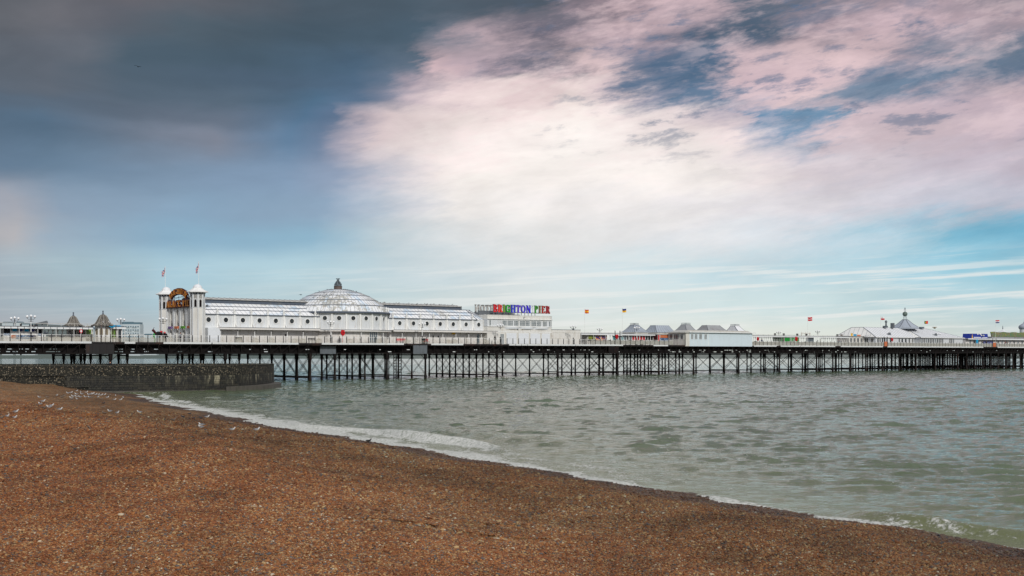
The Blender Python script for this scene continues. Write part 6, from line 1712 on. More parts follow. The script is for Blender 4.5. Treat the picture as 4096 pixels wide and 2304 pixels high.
for k in range(40):
    a0_, a1_ = rad(18*k), rad(18*(k+1)); z0_, z1_ = zz-.8-k*.13, zz-.8-(k+1)*.13
    m_.bar(((orr+.2)*math.cos(a0_), (orr+.2)*math.sin(a0_), max(z0_, .3)), ((orr+.2)*math.cos(a1_), (orr+.2)*math.sin(a1_), max(z1_, .2)), .6, .25)
part(m_, 'slide', M['green_paint'], hs_)
for px in (3523.5, 3983):
    pass
for i, (px, lab) in enumerate(((3542, 'orange screened hatch with two black posts in the railing, before the end pavilion'), (3977, 'orange screened hatch with two black posts in the railing, near the blue roof stall'))):
    o = pier_thing('railing_gate', lab, 'gate', PT(px-6, .0), -.05, 0, 0, 'hatches in the pier railing')
    w_ = PT(px+7, 0)-PT(px-6, 0)
    m_ = MB(); m_.box(.05, w_-.05, 0, .06, 0, 1.25); part(m_, 'screen', M['orange_paint'], o)
    for x_ in (0, w_): m_ = MB(); m_.box(x_-.06, x_+.06, -.03, .09, -.1, 2.6); part(m_, 'post', M['black'], o)
o = pier_thing('railing_gate', 'grey hatch with two tall black posts flanking the middle red lifebuoy', 'gate', PT(2460, 0), -.05, 0, 0, 'hatches in the pier railing')
w_ = PT(2479.5, 0)-PT(2460, 0)
m_ = MB(); m_.box(.05, w_-.05, .05, .08, 0, 1.1); part(m_, 'screen', M['railpanel'], o)
for x_ in (0, w_): m_ = MB(); m_.box(x_-.05, x_+.05, -.03, .09, -.1, 3.05); part(m_, 'post', M['black'], o)

# ---------------------------------------------------------------- shelters and kiosks at the shore end (left)
sl, SL_, slh = shelter('shore_shelter', 'long canopied shelter in front of the kiosks at the far left, with a rail above', -160, 371, 2.4, 9., 1305, 1306.5, 8, rail_up=1292)
m_ = MB()
t_ = .3
while t_ < SL_: m_.box(t_, t_+.07, -.09, -.06, slh-.32, slh+.02); t_ += 1.0
part(m_, 'fascia_brackets', M['black'], sl, kind='stuff')
kL = PT(15, 3.4)
bk_, bl_, bh_ = kiosk('drinks_kiosk', 'white kiosk with blue picture windows and a dark name board, far left', 14, 172, 3.4, 3, 1306, [], 'trim', hh=slh-.1)
def bx(px): return PT(px, 3.4)-kL
for nm, a, b, z0_, z1_, mt in (('name_board', 46, 147, slh-.62, slh-.14, 'navy'), ('side_board', 16, 41, slh-1.0, slh-.14, 'cloth_black'), ('side_board', 148, 168, slh-1.0, slh-.14, 'cloth_black'),
        ('side_poster', 16, 41, .95, slh-1.05, 'print_blue'), ('side_poster', 149, 167, .95, slh-1.05, 'print_blue'), ('counter_front', 46, 63, .5, .95, 'orange_paint'), ('counter_front', 64, 122, .4, .95, 'print_blue'), ('counter_front', 124, 146, .4, .95, 'navy')):
    m_ = MB(); m_.box(bx(a), bx(b), -.05, 0, z0_, z1_); part(m_, nm, M[mt], bk_)
m_ = MB()
for k in range(9): m_.box(bx(82)+k*.13, bx(82)+k*.13+.08, -.056, -.05, slh-.45, slh-.28)
part(m_, 'faint_lettering', M['sidepanel'], bk_)
for k, (a, b) in enumerate(((49, 70), (73, 94), (97, 118), (124, 141))):
    m_ = MB(); w_ = bx(b)-bx(a); m_.box(0, w_, -.05, 0, 0, 1.35); o = part(m_, 'poster_board', M['beige'], bk_, (bx(a), -.01, .98))
    m_ = MB()
    if k % 2: m_.prism([(w_/2+w_*.44*math.cos(rad(q)), .8+.24*math.sin(rad(q))) for q in range(0, 360, 20)], -.058, -.05)
    else: m_.box(.04, w_-.04, -.058, -.05, .55, .95)
    part(m_, 'poster_shape', M['flag_blue' if k % 2 else 'cyan_cloth'], o)
# open arched windbreak between kiosk and the first bell roof
aw3 = pier_thing('arched_windbreak', 'white windbreak with round arches between the blue kiosk and the first bell roof', 'windbreak', PT(192, 4.2), 4.2)
n_a = 8
arcade(aw3, 0, PT(345, 4.2)-PT(192, 4.2), 0, n_a, slh-.05, 'white2')
def bell(name, label, px, ytip, ytop, ybase, hw, u, wall):
    t = PT(px, u); o = pier_thing(name, label, 'kiosk', t, u, 0, rad(8))
    sc = DEPTH(px, u)/F; z0 = ZP(px, ybase, u); zt = ZP(px, ytop, u); H = zt-z0; R_ = hw*sc
    prof = [(1.15, -.06), (1.13, .0), (.95, .05), (.78, .15), (.64, .32), (.54, .5), (.45, .68), (.34, .84), (.17, .96), (0, 1.)]
    m_ = MB(); m_.lathe([(R_*a, z0+H*b) for a, b in prof], n=8, a0=rad(22.5), a1=rad(382.5)); part(m_, 'roof', M['shingle'], o)
    m_ = MB()
    for k in range(8):
        a = rad(22.5+45*k); q = [(R_*r_*math.cos(a), R_*r_*math.sin(a), z0+H*h_) for r_, h_ in prof[1:-1]]
        m_.tube(q, .03, 5)
    part(m_, 'roof_ribs', M['ribs'], o)
    m_ = MB(); m_.lathe([(.16, zt-.05), (.14, zt+.1), (.08, zt+.2), (.12, zt+.4), (.10, zt+.55), (.03, ZP(px, ytip, u)-.1), (0, ZP(px, ytip, u))], n=8); part(m_, 'finial', M['lead'], o, smooth=True)
    rw = R_*.72
    m_ = MB(); m_.lathe([(rw, 0), (rw, z0-.02)], n=8, a0=rad(22.5), a1=rad(382.5)); part(m_, 'wall', M[wall], o)
    fc = 2*rw*math.sin(rad(22.5)); ap_ = rw*math.cos(rad(22.5))
    wm = MB(); r_ = fc*.30
    wm.prism([(-r_, 1.05), (r_, 1.05)]+[(r_*math.cos(rad(q)), z0-.75+r_*.8*math.sin(rad(q))) for q in range(0, 181, 20)], -ap_-.03, -ap_+.02)
    wmm = wm.mesh('arched_window', M['glassdark'] if wall == 'white2' else M['sidepanel'])
    fm_ = MB(); fm_.box(-fc/2, -fc/2+.08, -ap_-.06, -ap_+.05, 0, z0-.1); fm_.box(-fc*.4, fc*.4, -ap_-.05, -ap_, .95, 1.05)
    fmm = fm_.mesh('wall_frame', M['trim'])
    for k in range(8): link('arched_window', wmm, o, (0, 0, 0), rad(45*k)); link('wall_frame', fmm, o, (0, 0, 0), rad(45*k))
    return o, R_, z0
bell('bell_roof_kiosk', 'kiosk under the smaller bell-shaped shingle roof with a spike, left of its twin', 293.5, 1254, 1262.5, 1301, 34, 6.5, 'white2')
bo, bR, bz0 = bell('bell_roof_kiosk', 'kiosk under the taller bell-shaped shingle roof with a white patch and torn cyan awnings', 412, 1247, 1256.5, 1301, 41, 3.6, 'trim')
m_ = MB(); pa_ = [(-.48, 0), (.5, 0), (.36, .42), (.2, .78), (-.24, .80), (-.4, .36)]; sc_ = 1.0
m_.prism([(x_*1.15, z_*1.15) for x_, z_ in pa_], -.02, .02); part(m_, 'pale_patch', M['tinwhite'], bo, (-.02, -bR*.62, bz0+.42), (-.62, 0, -.08))
for a, b, d_ in ((-.28, 1.55, 0), (1.62, 2.5, 1)):
    m_ = MB(); n = 14
    for k in range(n):
        x0_, x1_ = a+(b-a)*k/n, a+(b-a)*(k+1)/n; z0_, z1_ = [-.34-.07*math.sin(v*6)-.05*math.sin(v*15) for v in (x0_, x1_)]
        m_.quad((x0_, -.02, 0), (x1_, -.02, 0), (x1_, -.06, z1_), (x0_, -.06, z0_))
        m_.quad((x0_, .01, 0), (x0_, -.03, z0_), (x1_, -.03, z1_), (x1_, .01, 0))
    part(m_, 'awning', M['cyan_cloth'], bo, (.35, -bR*.98, bz0+.02), .18)
m_ = MB()
for x_ in (-1.15, -.5, .85, 1.4): m_.bar((x_, -bR*.95, 0), (x_+(.25 if x_ == -.5 else 0), -bR*.9, bz0), .1)
part(m_, 'canopy_post', M['brownstone'], bo)
kiosk('leaf_print_kiosk', 'kiosk with green food prints and an open doorway right of the tall bell roof', 442, 489, 2.8, 3.0, 1308, [(0.0,.45,.5,2.3,'print_leaf','poster'),(.5,.56,0,2.3,'trim','jamb'),(.6,.92,0,2.1,'glassdark','doorway')], 'trim', hh=2.55)
kiosk('green_print_kiosk', 'stall with dark green prints between the two bell roofs', 340, 372, 4.5, 2.0, 1308, [(0.05,.8,.9,2.3,'print_leaf','poster')], 'white2', hh=2.5)
sr, SR_, srh = shelter('corner_canopy', 'short canopy with a single end post, right of the tall bell roof', 440, 504, 2.4, 7., 1306, 1308, 3)
m_ = MB(); m_.ball((0, 0, .3), .3, 8, (1.4, .6, 1)); m_.ball((.8, 0, .2), .25, 8, (1.6, .6, .8)); part(m_, 'roof_scrolls', M['ribs'], sr, (SR_-2.2, .6, srh), smooth=True)
# lean horn loudspeaker-like housing on the left shelter
ho = pier_thing('roof_floodlight', 'grey tilted floodlight box on the left shelter roof', 'floodlight', PT(168, 5.), 5., slh+.05)
m_ = MB(); m_.prism([(-.9, .55), (.7, .95), (.85, .8), (.85, .35), (.1, .45), (-.9, .35)], -.2, .3); m_.box(-.05, .15, 0, .1, 0, .5); part(m_, 'housing', M['plate'], ho)
ho = pier_thing('roof_box', 'small black box on the left shelter roof next to the near lamp post', 'box', PT(134, 5.), 5., slh+.08)
m_ = MB(); m_.box(-.6, .6, -.2, .2, 0, .32); part(m_, 'case', M['black'], ho)

# ---------------------------------------------------------------- things standing on the deck
def lifebuoy(px, py, hh_, label, u=.75, w_=1.):
    o = pier_thing('lifebuoy', label, 'lifebuoy', PT(px, u), u, 0, 0, 'red lifebuoy housings along the railing')
    zc_ = ZP(px, py, u)
    m_ = MB(); m_.tube([(0, .05, 0), (0, .05, zc_-.3)], .04, 8); part(m_, 'post', M['red_paint'], o)
    m_ = MB(); R_ = hh_/2
    m_.prism([(R_*.8*w_*math.cos(rad(q)), zc_+R_*math.sin(rad(q))) for q in range(0, 360, 30)], -.12, .06); m_.box(-R_*.7*w_, R_*.7*w_, -.1, .05, zc_+R_*.72, zc_+R_*1.0)
    part(m_, 'housing', M['red_paint'], o)
    m_ = MB()
    for k in range(16):
        a, b = [2*math.pi*q/16 for q in (k, k+1)]; m_.bar((R_*.48*w_*math.cos(a), -.16, zc_+R_*.55*math.sin(a)), (R_*.48*w_*math.cos(b), -.16, zc_+R_*.55*math.sin(b)), .1, .1)
    part(m_, 'ring', M['red_paint'], o); m_ = MB(); m_.box(-.07, .07, -.14, -.118, zc_-.12, zc_+.14); part(m_, 'centre', M['maroon'], o)
lifebuoy(1371, 1332, 1.02, 'red lifebuoy housing on a thin post in front of the domed hall', u=-.4)
lifebuoy(2467, 1347, .95, 'red lifebuoy housing between two tall black posts, left of the tin pyramids')
lifebuoy(3185, 1356, 1.12, 'red oval lifebuoy housing in front of the green kiosk')
lifebuoy(3568, 1359, .95, 'squarish red lifebuoy housing in front of the end pavilion')
lifebuoy(3031, 1356, .9, 'red and white lifebuoy just right of the white clad pavilion', u=2.)
def bench(px, u, label, red, w_=2.2):
    o = pier_thing('bench', label, 'bench', PT(px, u), u, 0, 0, 'benches behind the railing')
    mt = M['red_paint'] if red else M['black']
    m_ = MB()
    for k in range(3): m_.box(-w_/2, w_/2, -.2+.14*k, -.1+.14*k, .42, .46)
    part(m_, 'seat', mt, o)
    m_ = MB()
    for k in range(3): m_.box(-w_/2, w_/2, .22, .26, .55+.14*k, .65+.14*k)
    part(m_, 'backrest', mt, o)
    for x_ in (-w_/2+.1, 0, w_/2-.1): m_ = MB(); m_.box(x_-.03, x_+.03, -.2, -.14, 0, .42); m_.box(x_-.03, x_+.03, .2, .26, 0, .9); part(m_, 'leg', M['black'], o)
bench(1606, .9, 'red bench behind the railing, right of the dome', True); bench(1703, .9, 'red and black bench behind the railing beside a black bin', True, 1.5)
bench(958, .8, 'small black bench behind the railing left of the dome', False, 1.2); bench(1250, .8, 'black bench by the lattice panel just left of the dome', False, 1.6)
for px, lab in ((1688, 'black square litter bin at the foot of the lamp post right of the dome'), (2363, 'black litter bin in front of the picture kiosk'), (2560, 'dark bin in front of the red glazed arches')):
    o = pier_thing('litter_bin', lab, 'bin', PT(px+6, 1.), 1.); m_ = MB(); m_.box(-.3, .3, -.25, .25, 0, .95); part(m_, 'body', M['black'], o); m_ = MB(); m_.box(-.34, .34, -.29, .29, .95, 1.05); part(m_, 'lid', M['black'], o)
for px, lab, mt in ((3710, 'pinkish salt box behind the railing before the tin roofs', 'orange_paint'), (3717, 'grey box beside the pinkish salt box', 'plate')):
    o = pier_thing('storage_box', lab, 'box', PT(px, .9), .9); m_ = MB(); m_.box(-.6, .6, -.3, .3, 0, .85); part(m_, 'box', M[mt], o)
o = pier_thing('coin_telescope', 'grey coin-operated telescope on a white pedestal, right of the blue kiosk', 'telescope', PT(180, .9), .9)
m_ = MB(); m_.lathe([(.2, 0), (.14, .1), (.12, 1.0), (.16, 1.1)], n=10); part(m_, 'pedestal', M['trim'], o, smooth=True)
m_ = MB(); m_.tube([(-.1, 0, 1.35), (.3, .1, 1.25), (.52, .15, 1.42)], [.14, .1, .08], 8); m_.tube([(0, 0, 1.1), (-.02, 0, 1.75)], [.09, .06], 8); part(m_, 'telescope', M['cloth_grey'], o, smooth=True)
o = pier_thing('round_sign', 'round red-rimmed sign on a white post by the first bell-roof kiosk', 'sign', PT(323.5, 1.6), 1.6)
m_ = MB(); m_.tube([(0, 0, 0), (0, 0, 2.2)], .05, 8); part(m_, 'post', M['trim'], o)
m_ = MB(); m_.prism([(.25*math.cos(rad(q)), 1.65+.32*math.sin(rad(q))) for q in range(0, 360, 24)], -.1, -.06); p_ = part(m_, 'disc', M['red_paint'], o); m_ = MB(); m_.prism([(.15*math.cos(rad(q)), 1.65+.2*math.sin(rad(q))) for q in range(0, 360, 24)], -.12, -.1); part(m_, 'face', M['flag_white'], o)
# three tall ochre boards behind the railing
for i in range(3):
    o = pier_thing('ochre_board', ('left', 'middle', 'right')[i]+' one of three ochre upright boards by the railing below the bell roofs', 'board', PT(344+i*10, .5), .5, 0, 0, 'three ochre boards')
    m_ = MB(); m_.prism([(0, 0), (.36, 0), (.36, .75), (.22, .95), (.14, .95), (0, .75)], 0, .08); part(m_, 'board', M['print_leaf'] if False else M['ribs'], o); m_ = MB(); m_.box(-.02, .38, -.02, .1, .95, 1.15); part(m_, 'planter', M['black'], o)
# beast-shaped ride by the entrance
o = pier_thing('beast_ride', 'dark red and black beast-shaped children\'s ride with a green front, left of the entrance', 'ride', PT(612, 1.4), 1.4)
m_ = MB(); m_.tube([(.35, 0, 1.35), (.8, 0, 1.45), (1.3, .1, 1.42), (1.8, .1, 1.38), (2.3, 0, 1.2), (2.6, 0, .85)], [.18, .3, .32, .3, .22, .1], 8); m_.tube([(2.1, .1, 1.2), (2.15, .1, 0)], .1, 6); m_.tube([(1.1, -.1, 1.2), (1.1, -.1, 0)], .1, 6); part(m_, 'body', M['cloth_black'], o, smooth=True)
m_ = MB(); m_.tube([(.45, 0, 1.4), (.2, 0, 1.75), (0, 0, 1.95), (-.15, 0, 1.8)], [.2, .22, .24, .12], 8); m_.tube([(.1, .1, 2.1), (.2, .12, 2.35), (.32, .12, 2.4)], [.07, .05, .02], 6); part(m_, 'head', M['maroon'], o, smooth=True)
m_ = MB(); m_.ball((1.5, 0, 1.68), .24, 8, (1.4, 1, .8)); m_.ball((2.0, 0, 1.55), .2, 8); part(m_, 'saddle', M['red_paint'], o, smooth=True)
m_ = MB(); m_.tube([(.2, 0, 1.4), (.1, -.05, 1.0), (.3, -.1, .5), (.25, -.1, 0)], [.14, .15, .1, .1], 8); part(m_, 'front_leg', M['green_paint'], o, smooth=True)
# white queue rails by the entrance
for i, (a, b, u_) in enumerate(((498, 536, 4.5), (540, 577, 4.5), (608, 645, 1.6), (655, 688, 2.4), (695, 727, 2.6), (731, 764, 2.8))):
    o = pier_thing('queue_rail', ('white tubular rail'+(' left of the beast ride, first from the canopy', ' left of the beast ride, nearest to it', ' in front of the beast ride', ' in front of the purple-signed doorway', ' in front of the middle entrance doors', ' in front of the right entrance door')[i]), 'barrier', PT(a, u_), u_, 0, 0, 'tubular queue rails near the entrance')
    L_ = PT(b, u_)-PT(a, u_); m_ = MB(); m_.tube([(0, 0, 0), (0, 0, 1.15), (.12, 0, 1.3), (L_-.12, 0, 1.3), (L_, 0, 1.15), (L_, 0, 0)], .035, 6); m_.tube([(0, 0, .6), (L_, 0, .6)], .025, 6); part(m_, 'rail', M['trim'], o)
# litter of planters behind the solid panels
pls = random.Random(8)
for i, px in enumerate((2358, 2374, 2437, 2520, 2620, 3022, 3120, 3134, 3152, 3170, 3219)):
    o = pier_thing('planter', 'dark trough planter behind the railing, '+('left', 'right')[i % 2]+' one near '+('the picture kiosk', 'the picture kiosk', 'the teal glazed arch', 'the blue glazed arches', 'the red kiosk', 'the clad pavilion end', 'the green kiosk shutter', 'the green kiosk shutter', 'the poster on the green kiosk', 'the oval red lifebuoy', 'the grey wind screen')[i], 'planter', PT(px, .55), .55, 0, 0, 'dark planters behind the railing')
    m_ = MB(); m_.prism([(-.45, 1.02), (.45, 1.02), (.35, .78), (-.35, .78)], -.14, .14); m_.box(-.3, -.24, -.05, .05, 0, .8); m_.box(.24, .3, -.05, .05, 0, .8); part(m_, 'trough', M['black'], o)

# ---------------------------------------------------------------- people
def person(label, loc, rotz, pose='stand', coat='cloth_black', legs='trousers', hair='hair', sc=1., long_hair=False, group=None):
    me = bpy.data.meshes.new('body'); V_ = []; E_ = []; R_ = []
    def v(p, r_, par=None):
        V_.append(p); R_.append(r_)
        if par is not None: E_.append((par, len(V_)-1))
        return len(V_)-1
    if pose in ('stand', 'walk'):
        st_ = .22 if pose == 'walk' else .03
        pel = v((0, 0, .95), .145); w0 = v((0, 0, 1.12), .135, pel); ch = v((0, 0, 1.32), .16, w0); nk = v((0, 0, 1.48), .065, ch); 
        hb = v((0, -.01, 1.56), .075, nk); hd = v((0, -.015, 1.66), .095, hb)
        for s_ in (-1, 1):
            h = v((s_*.10, 0, .88), .095, pel); k = v((s_*.10, -st_*s_*.6-.02, .5), .068, h); a = v((s_*.10, -st_*s_, .1), .045, k); v((s_*.10, -st_*s_-.14, .04), .04, a)
            sh = v((s_*.19, 0, 1.42), .065, ch); e = v((s_*.25, st_*s_*.5+.02, 1.16), .047, sh); hnd = v((s_*.24, st_*s_*.8-.06, .93), .036, e); v((s_*.23, st_*s_*.8-.10, .84), .03, hnd)
    else:      # sitting, legs forward (-y)
        pel = v((0, 0, .52), .15); w0 = v((0, .01, .68), .14, pel); ch = v((0, .0, .9), .165, w0); nk = v((0, -.02, 1.07), .065, ch)
        hb = v((0, -.03, 1.14), .075, nk); hd = v((0, -.04, 1.24), .095, hb)
        for s_ in (-1, 1):
            h = v((s_*.11, -.08, .5), .095, pel); k = v((s_*.13, -.45, .5), .07, h); a = v((s_*.13, -.47, .1), .048, k); v((s_*.13, -.6, .04), .04, a)
            sh = v((s_*.20, 0, 1.0), .068, ch); e = v((s_*.27, -.06, .76), .05, sh); hnd = v((s_*.16, -.28, .6), .036, e); v((s_*.12, -.36, .57), .03, hnd)
    me.from_pydata(V_, E_, []); me.update()
    tmp = bpy.data.objects.new('tmp_body', me); COL.objects.link(tmp)
    sk_ = tmp.modifiers.new('s', 'SKIN'); tmp.modifiers.new('u', 'SUBSURF').levels = 1
    for i, r_ in enumerate(R_): me.skin_vertices[0].data[i].radius = (r_, r_*.85 if i in (1, 2) else r_)
    me.skin_vertices[0].data[0].use_root = True
    dg = bpy.context.evaluated_depsgraph_get(); ev = tmp.evaluated_get(dg)
    bm_ = bpy.data.meshes.new_from_object(ev); bm_.name = 'body'; bpy.data.objects.remove(tmp)
    for m__ in (coat, legs, 'skin', 'cloth_black'): bm_.materials.append(M[m__])
    zs_ = (.9, 1.49, .1) if pose != 'sit' else (.56, 1.08, .1)
    for p in bm_.polygons:
        c = p.center; i = 0
        if pose == 'sit':
            if c.z < .58 and abs(c.x) < .24: i = 1
        elif c.z < zs_[0] and abs(c.x) < .19: i = 1
        if c.z > zs_[1]: i = 2
        if c.z < .12: i = 3
        if pose != 'sit' and abs(c.x) > .19 and c.z < .92: i = 2
        if pose == 'sit' and c.y < -.25 and .55 < c.z < .66: i = 2
        p.material_index = i; p.use_smooth = True
    o = thing('person', label, 'person', loc, rotz, group)
    o.scale = (sc, sc, sc)
    link('body', bm_, o)
    hz = V_[hd][2]; hy = V_[hd][1]
    m_ = MB(); m_.ball((0, hy+.02, hz+.03), .115, 10, (.92, 1, .95))
    if long_hair: m_.ball((0, hy+.06, hz-.1), .13, 10, (1, .7, 1.6))
    if hair: part(m_, 'hair', M[hair], o, smooth=2)
    m_ = MB(); m_.ball((0, hy-.105, hz-.01), .018, 6, (1, 1.3, 1.4)); part(m_, 'nose', M['skin'], o)
    return o
pu = 1.5
person('woman in black with long dark hair walking past the white hall', W(PT(1980, pu), pu, ZD), PHI+rad(80), 'walk', 'cloth_black', 'cloth_black', sc=.98, long_hair=True)
D_ = 159.7
o = person('man in a dark jacket sitting inside the groyne parapet, back to the pier', ((441-CX)/F*D_, D_, 2.62), rad(5), 'sit', 'cloth_black', 'trousers', None)
person('person with dark hair standing in the green-signed entrance doorway', W(PT(722, 5.2), 5.2, ZD), PHI-rad(80), 'stand', 'cloth_grey', 'trousers')
for px, u_, lab, c_, ro in ((3281, 5.2, 'person in dark clothes leaning by the arched windbreak', 'cloth_black', 30), (3353, 5., 'person in grey before the arcade, left one of a pair', 'cloth_grey', 100), (3360, 5., 'person in pale clothes before the arcade, right one of a pair', 'gull_grey', -60),
                           (3931, 2.6, 'person in a dark pointed hood near the blue doors', 'cloth_black', 0), (3945, 2.8, 'person in black bending forward before the blue doors', 'cloth_black', -80), (4021, 2.6, 'person in dark red left of another by the far railing', 'cloth_red', 50), (4029, 2.6, 'person in brown at the far railing, right one of two', 'gull_brown', -40),
                           (3047, 4.6, 'person in blue behind the arcade posts right of the clad pavilion', 'cloth_blue', 90)):
    person(lab, W(PT(px, u_), u_, ZD), PHI+rad(ro), 'stand', c_, 'trousers')

# ---------------------------------------------------------------- far apartment block
def fpt(px, py, d): return ((px-CX)/F*d, d, HC+(HY-py)*d/F)
DA = 2100.
a0_ = fpt(488, 1297, DA); a1_ = fpt(560, 1297, DA)
M['flatwall'] = mat('hazed_render', (.5,.55,.56), .8, f=weathered((.50,.56,.58), (.40,.46,.5), .5, sc=.05, streak=False, bumpy=0)); M['farglass'] = mat('hazed_window', (.10,.17,.21), .4)  # haze tint mixed into the far wall and window colours
ab = thing('apartment_block', 'pale blue-grey apartment block with rows of balconies in the far distance', 'apartment block', (a0_[0], DA, 0))
AWd = a1_[0]-a0_[0]; AH = a0_[2]; z0_ = 5.
m_ = MB(); m_.box(0, AWd, 0, 20, z0_-7, AH); part(m_, 'wall', M['flatwall'], ab)
m_ = MB(); m_.box(-1, AWd*.97, 1, 18, AH, AH+3.4); m_.box(AWd*.1, AWd*.55, 2, 12, AH+3.4, AH+4.2); part(m_, 'penthouse', M['farglass'], ab)
wm = MB(); wm.box(0, 2.4, -.3, 0, 0, 1.9); wmm = wm.mesh('window', M['farglass']); bm2 = MB(); bm2.box(-.3, 2.9, -1.6, 0, -.3, .25); bmm = bm2.mesh('balcony', M['flatwall'])
nf = 7; fhh = (AH-z0_-8)/nf
for r_ in range(nf+1):
    for c in range(7):
        o = link('window', wmm, ab, (1.6+c*(AWd-2)/7, 0, z0_+3+r_*fhh))
        if (c+r_) % 3 != 1: link('balcony', bmm, o, (0, 0, -.1))
for i, (px, py, w_, h_) in enumerate(((30, 1293, 22, 8), (75, 1292, 12, 5), (110, 1298, 30, 6), (352, 1314, 22, 9), (600, 1341, 26, 7))):
    q = fpt(px, py, 2500.); o = thing('far_building', 'hazy blue building on the far shore, '+('behind the leftmost lamp post', 'between the two leftmost lamp posts', 'right of the leftmost lamps', 'between the two bell roofs', 'low behind the queue rails')[i], 'building', (q[0], 2500, 0))
    m_ = MB(); m_.box(-w_/2, w_/2, 0, 15, -1, q[2]); part(m_, 'wall', M['flatwall'], o); m_ = MB(); m_.prism([(-w_/2-1, q[2]), (w_/2+1, q[2]), (w_/2-3, q[2]+3), (-w_/2+3, q[2]+3)], 0, 15); part(m_, 'roof', M['farglass'], o)

# ---------------------------------------------------------------- birds
bpy.context.view_layer.update()
DG = bpy.context.evaluated_depsgraph_get()
def hit(px, py, y=None):
    d = Vector(((px-CX)/F, 1, (HY-py)/F)).normalized()
    ok, loc, nrm, idx, ob, mt = S.ray_cast(DG, Vector((0, 0, HC)), d, distance=900)
    return loc if ok else None
def beach_hit(px, py):
    d = Vector(((px-CX)/F, 1, (HY-py)/F)); a, b = 14., 200.
    ya = np.arange(14., 165., .15); k = np.nonzero(HC+d.z/d.y*ya <= beach_z(d.x/d.y*ya, ya))[0]
    y = float(ya[k[0]]) if len(k) else 150.
    d = d/d.y
    return Vector((d.x*y, y, float(beach_z(np.array([d.x*y]), np.array([y]))[0])))
def bird_meshes(body, wing, beak, legs):
    """beak towards +x"""
    b = MB(); b.tube([(-.30, 0, .20), (-.2, 0, .20), (-.08, 0, .18), (.06, 0, .19), (.15, 0, .24), (.19, 0, .31), (.21, 0, .345), (.245, 0, .345), (.28, 0, .335)], [.012, .045, .085, .09, .07, .05, .052, .045, .015], 10)
    w_ = MB()
    for s_ in (-1, 1): w_.tube([(.10, s_*.06, .235), (-.02, s_*.085, .235), (-.16, s_*.06, .225), (-.36, s_*.012, .215)], [.03, .05, .035, .006], 6)
    k = MB(); k.tube([(.27, 0, .335), (.335, 0, .318)], [.014, .004], 5)
    l = MB()
    for s_ in (-1, 1): l.tube([(.02, s_*.035, .12), (.02, s_*.035, 0)], .008, 4); l.box(.0, .07, s_*.035-.02, s_*.035+.02, 0, .01)
    return b.mesh('body', M[body], 2), w_.mesh('wing', M[wing], 2), k.mesh('beak', M[beak]), l.mesh('leg', M[legs])
KINDS = {'g': bird_meshes('gull_white', 'gull_grey', 'beak', 'beak'), 'j': bird_meshes('gull_brown', 'gull_brown', 'cloth_black', 'skin'), 'p': bird_meshes('pigeon', 'pigeon', 'cloth_black', 'cloth_red'), 'c': bird_meshes('crow', 'crow', 'crow', 'crow')}
def bird(name, cat, kind, loc, yaw, sc, label, group, sit=True, pitch=0.):
    o = thing(name, label, cat, loc, 0, group); o.rotation_euler = (0, pitch, yaw); o.scale = (sc, sc, sc)
    if sit: o.location.z -= .09*sc
    b, w_, k, l = KINDS[kind]
    link('body', b, o); link('wings', w_, o); link('beak', k, o)
    if not sit: link('legs', l, o)
    return o
GULLS = [(1270,930,1),(1125,958,0),(1175,950,0),(1190,972,1),(1265,975,0),(1335,955,1),(1355,975,0),(1430,945,0),(1470,985,0),(1495,975,0),(1520,985,1),(1540,965,0),(1585,982,0),(1630,988,0),(1665,970,1),(1675,992,0),(1730,985,0),(1790,995,0),(1825,1005,1),(1915,1015,1),(2040,1050,1),(940,998,0),(1055,1010,0),(1022,1032,0),(1210,1022,1),(1180,1040,0),(1268,1015,0),(1325,1025,0),(1415,1022,0),(1480,1028,0),(1518,1035,0),(1625,1025,0),(1678,1055,0),(1778,1040,1),(1897,1068,0),(1995,1070,0),(1190,1078,1),(1272,1070,1)]
OUT = [(650,1030,0,'g','white gull sitting leftmost beside the main flock'),(785,1030,0,'j','brown young gull just left of the main flock'),(712,1098,0,'g','white gull sitting below the two left of the main flock'),(663,1158,1,'g','lone white gull left of the group of three'),(735,1205,0,'j','brown gull at the left of the group of three'),(810,1195,0,'g','middle gull of the group of three on the open shingle'),(850,1185,1,'g','upright white gull at the right of the group of three'),(990,1233,0,'g','lone gull right of the group of three'),
       (1715,1125,0,'p','small dark bird below the right end of the flock'),(1708,1195,0,'j','small brown bird under the dark one right of the flock'),(1725,1293,0,'j','brown gull resting at the left of the lower row of three'),(1815,1278,1,'g','tall white gull standing in the middle of the lower row'),(1942,1290,0,'g','white gull sitting at the right of the lower row of three'),(2307,1278,0,'g','lone pale gull on the shingle toward the waterline'),(262,1275,0,'g','white gull above the leftmost row of three'),(22,1378,0,'j','brownish gull cut by the left picture edge'),(122,1365,1,'g','upright white gull in the middle of the leftmost row'),(245,1375,0,'g','white gull lying at the right of the leftmost row')]
OUT2 = [(1627,422,0,'j','brownish gull resting left of the dark pigeons'),(1887,470,0,'g','upper one of two pale gulls side by side under the pigeons'),(1882,492,0,'g','lower one of two pale gulls side by side under the pigeons'),(1940,402,1,'g','pale gull at the right end of the pigeon row'),(2165,458,0,'j','brown gull low on the shingle near the surf'),(2176,515,0,'g','white gull below the brown one near the surf'),(2406,525,1,'g','rightmost white gull on the beach, facing the pier'),
        (1775,362,0,'p','dark pigeon nearest the surf, behind the row of pigeons'),(1712,398,1,'p','leftmost dark pigeon of the row by the surf'),(1812,405,0,'p','flat dark pigeon in the middle of the row by the surf'),(1885,410,1,'p','rightmost dark pigeon of the row by the surf')]
brd = random.Random(2)
GULLS.sort()
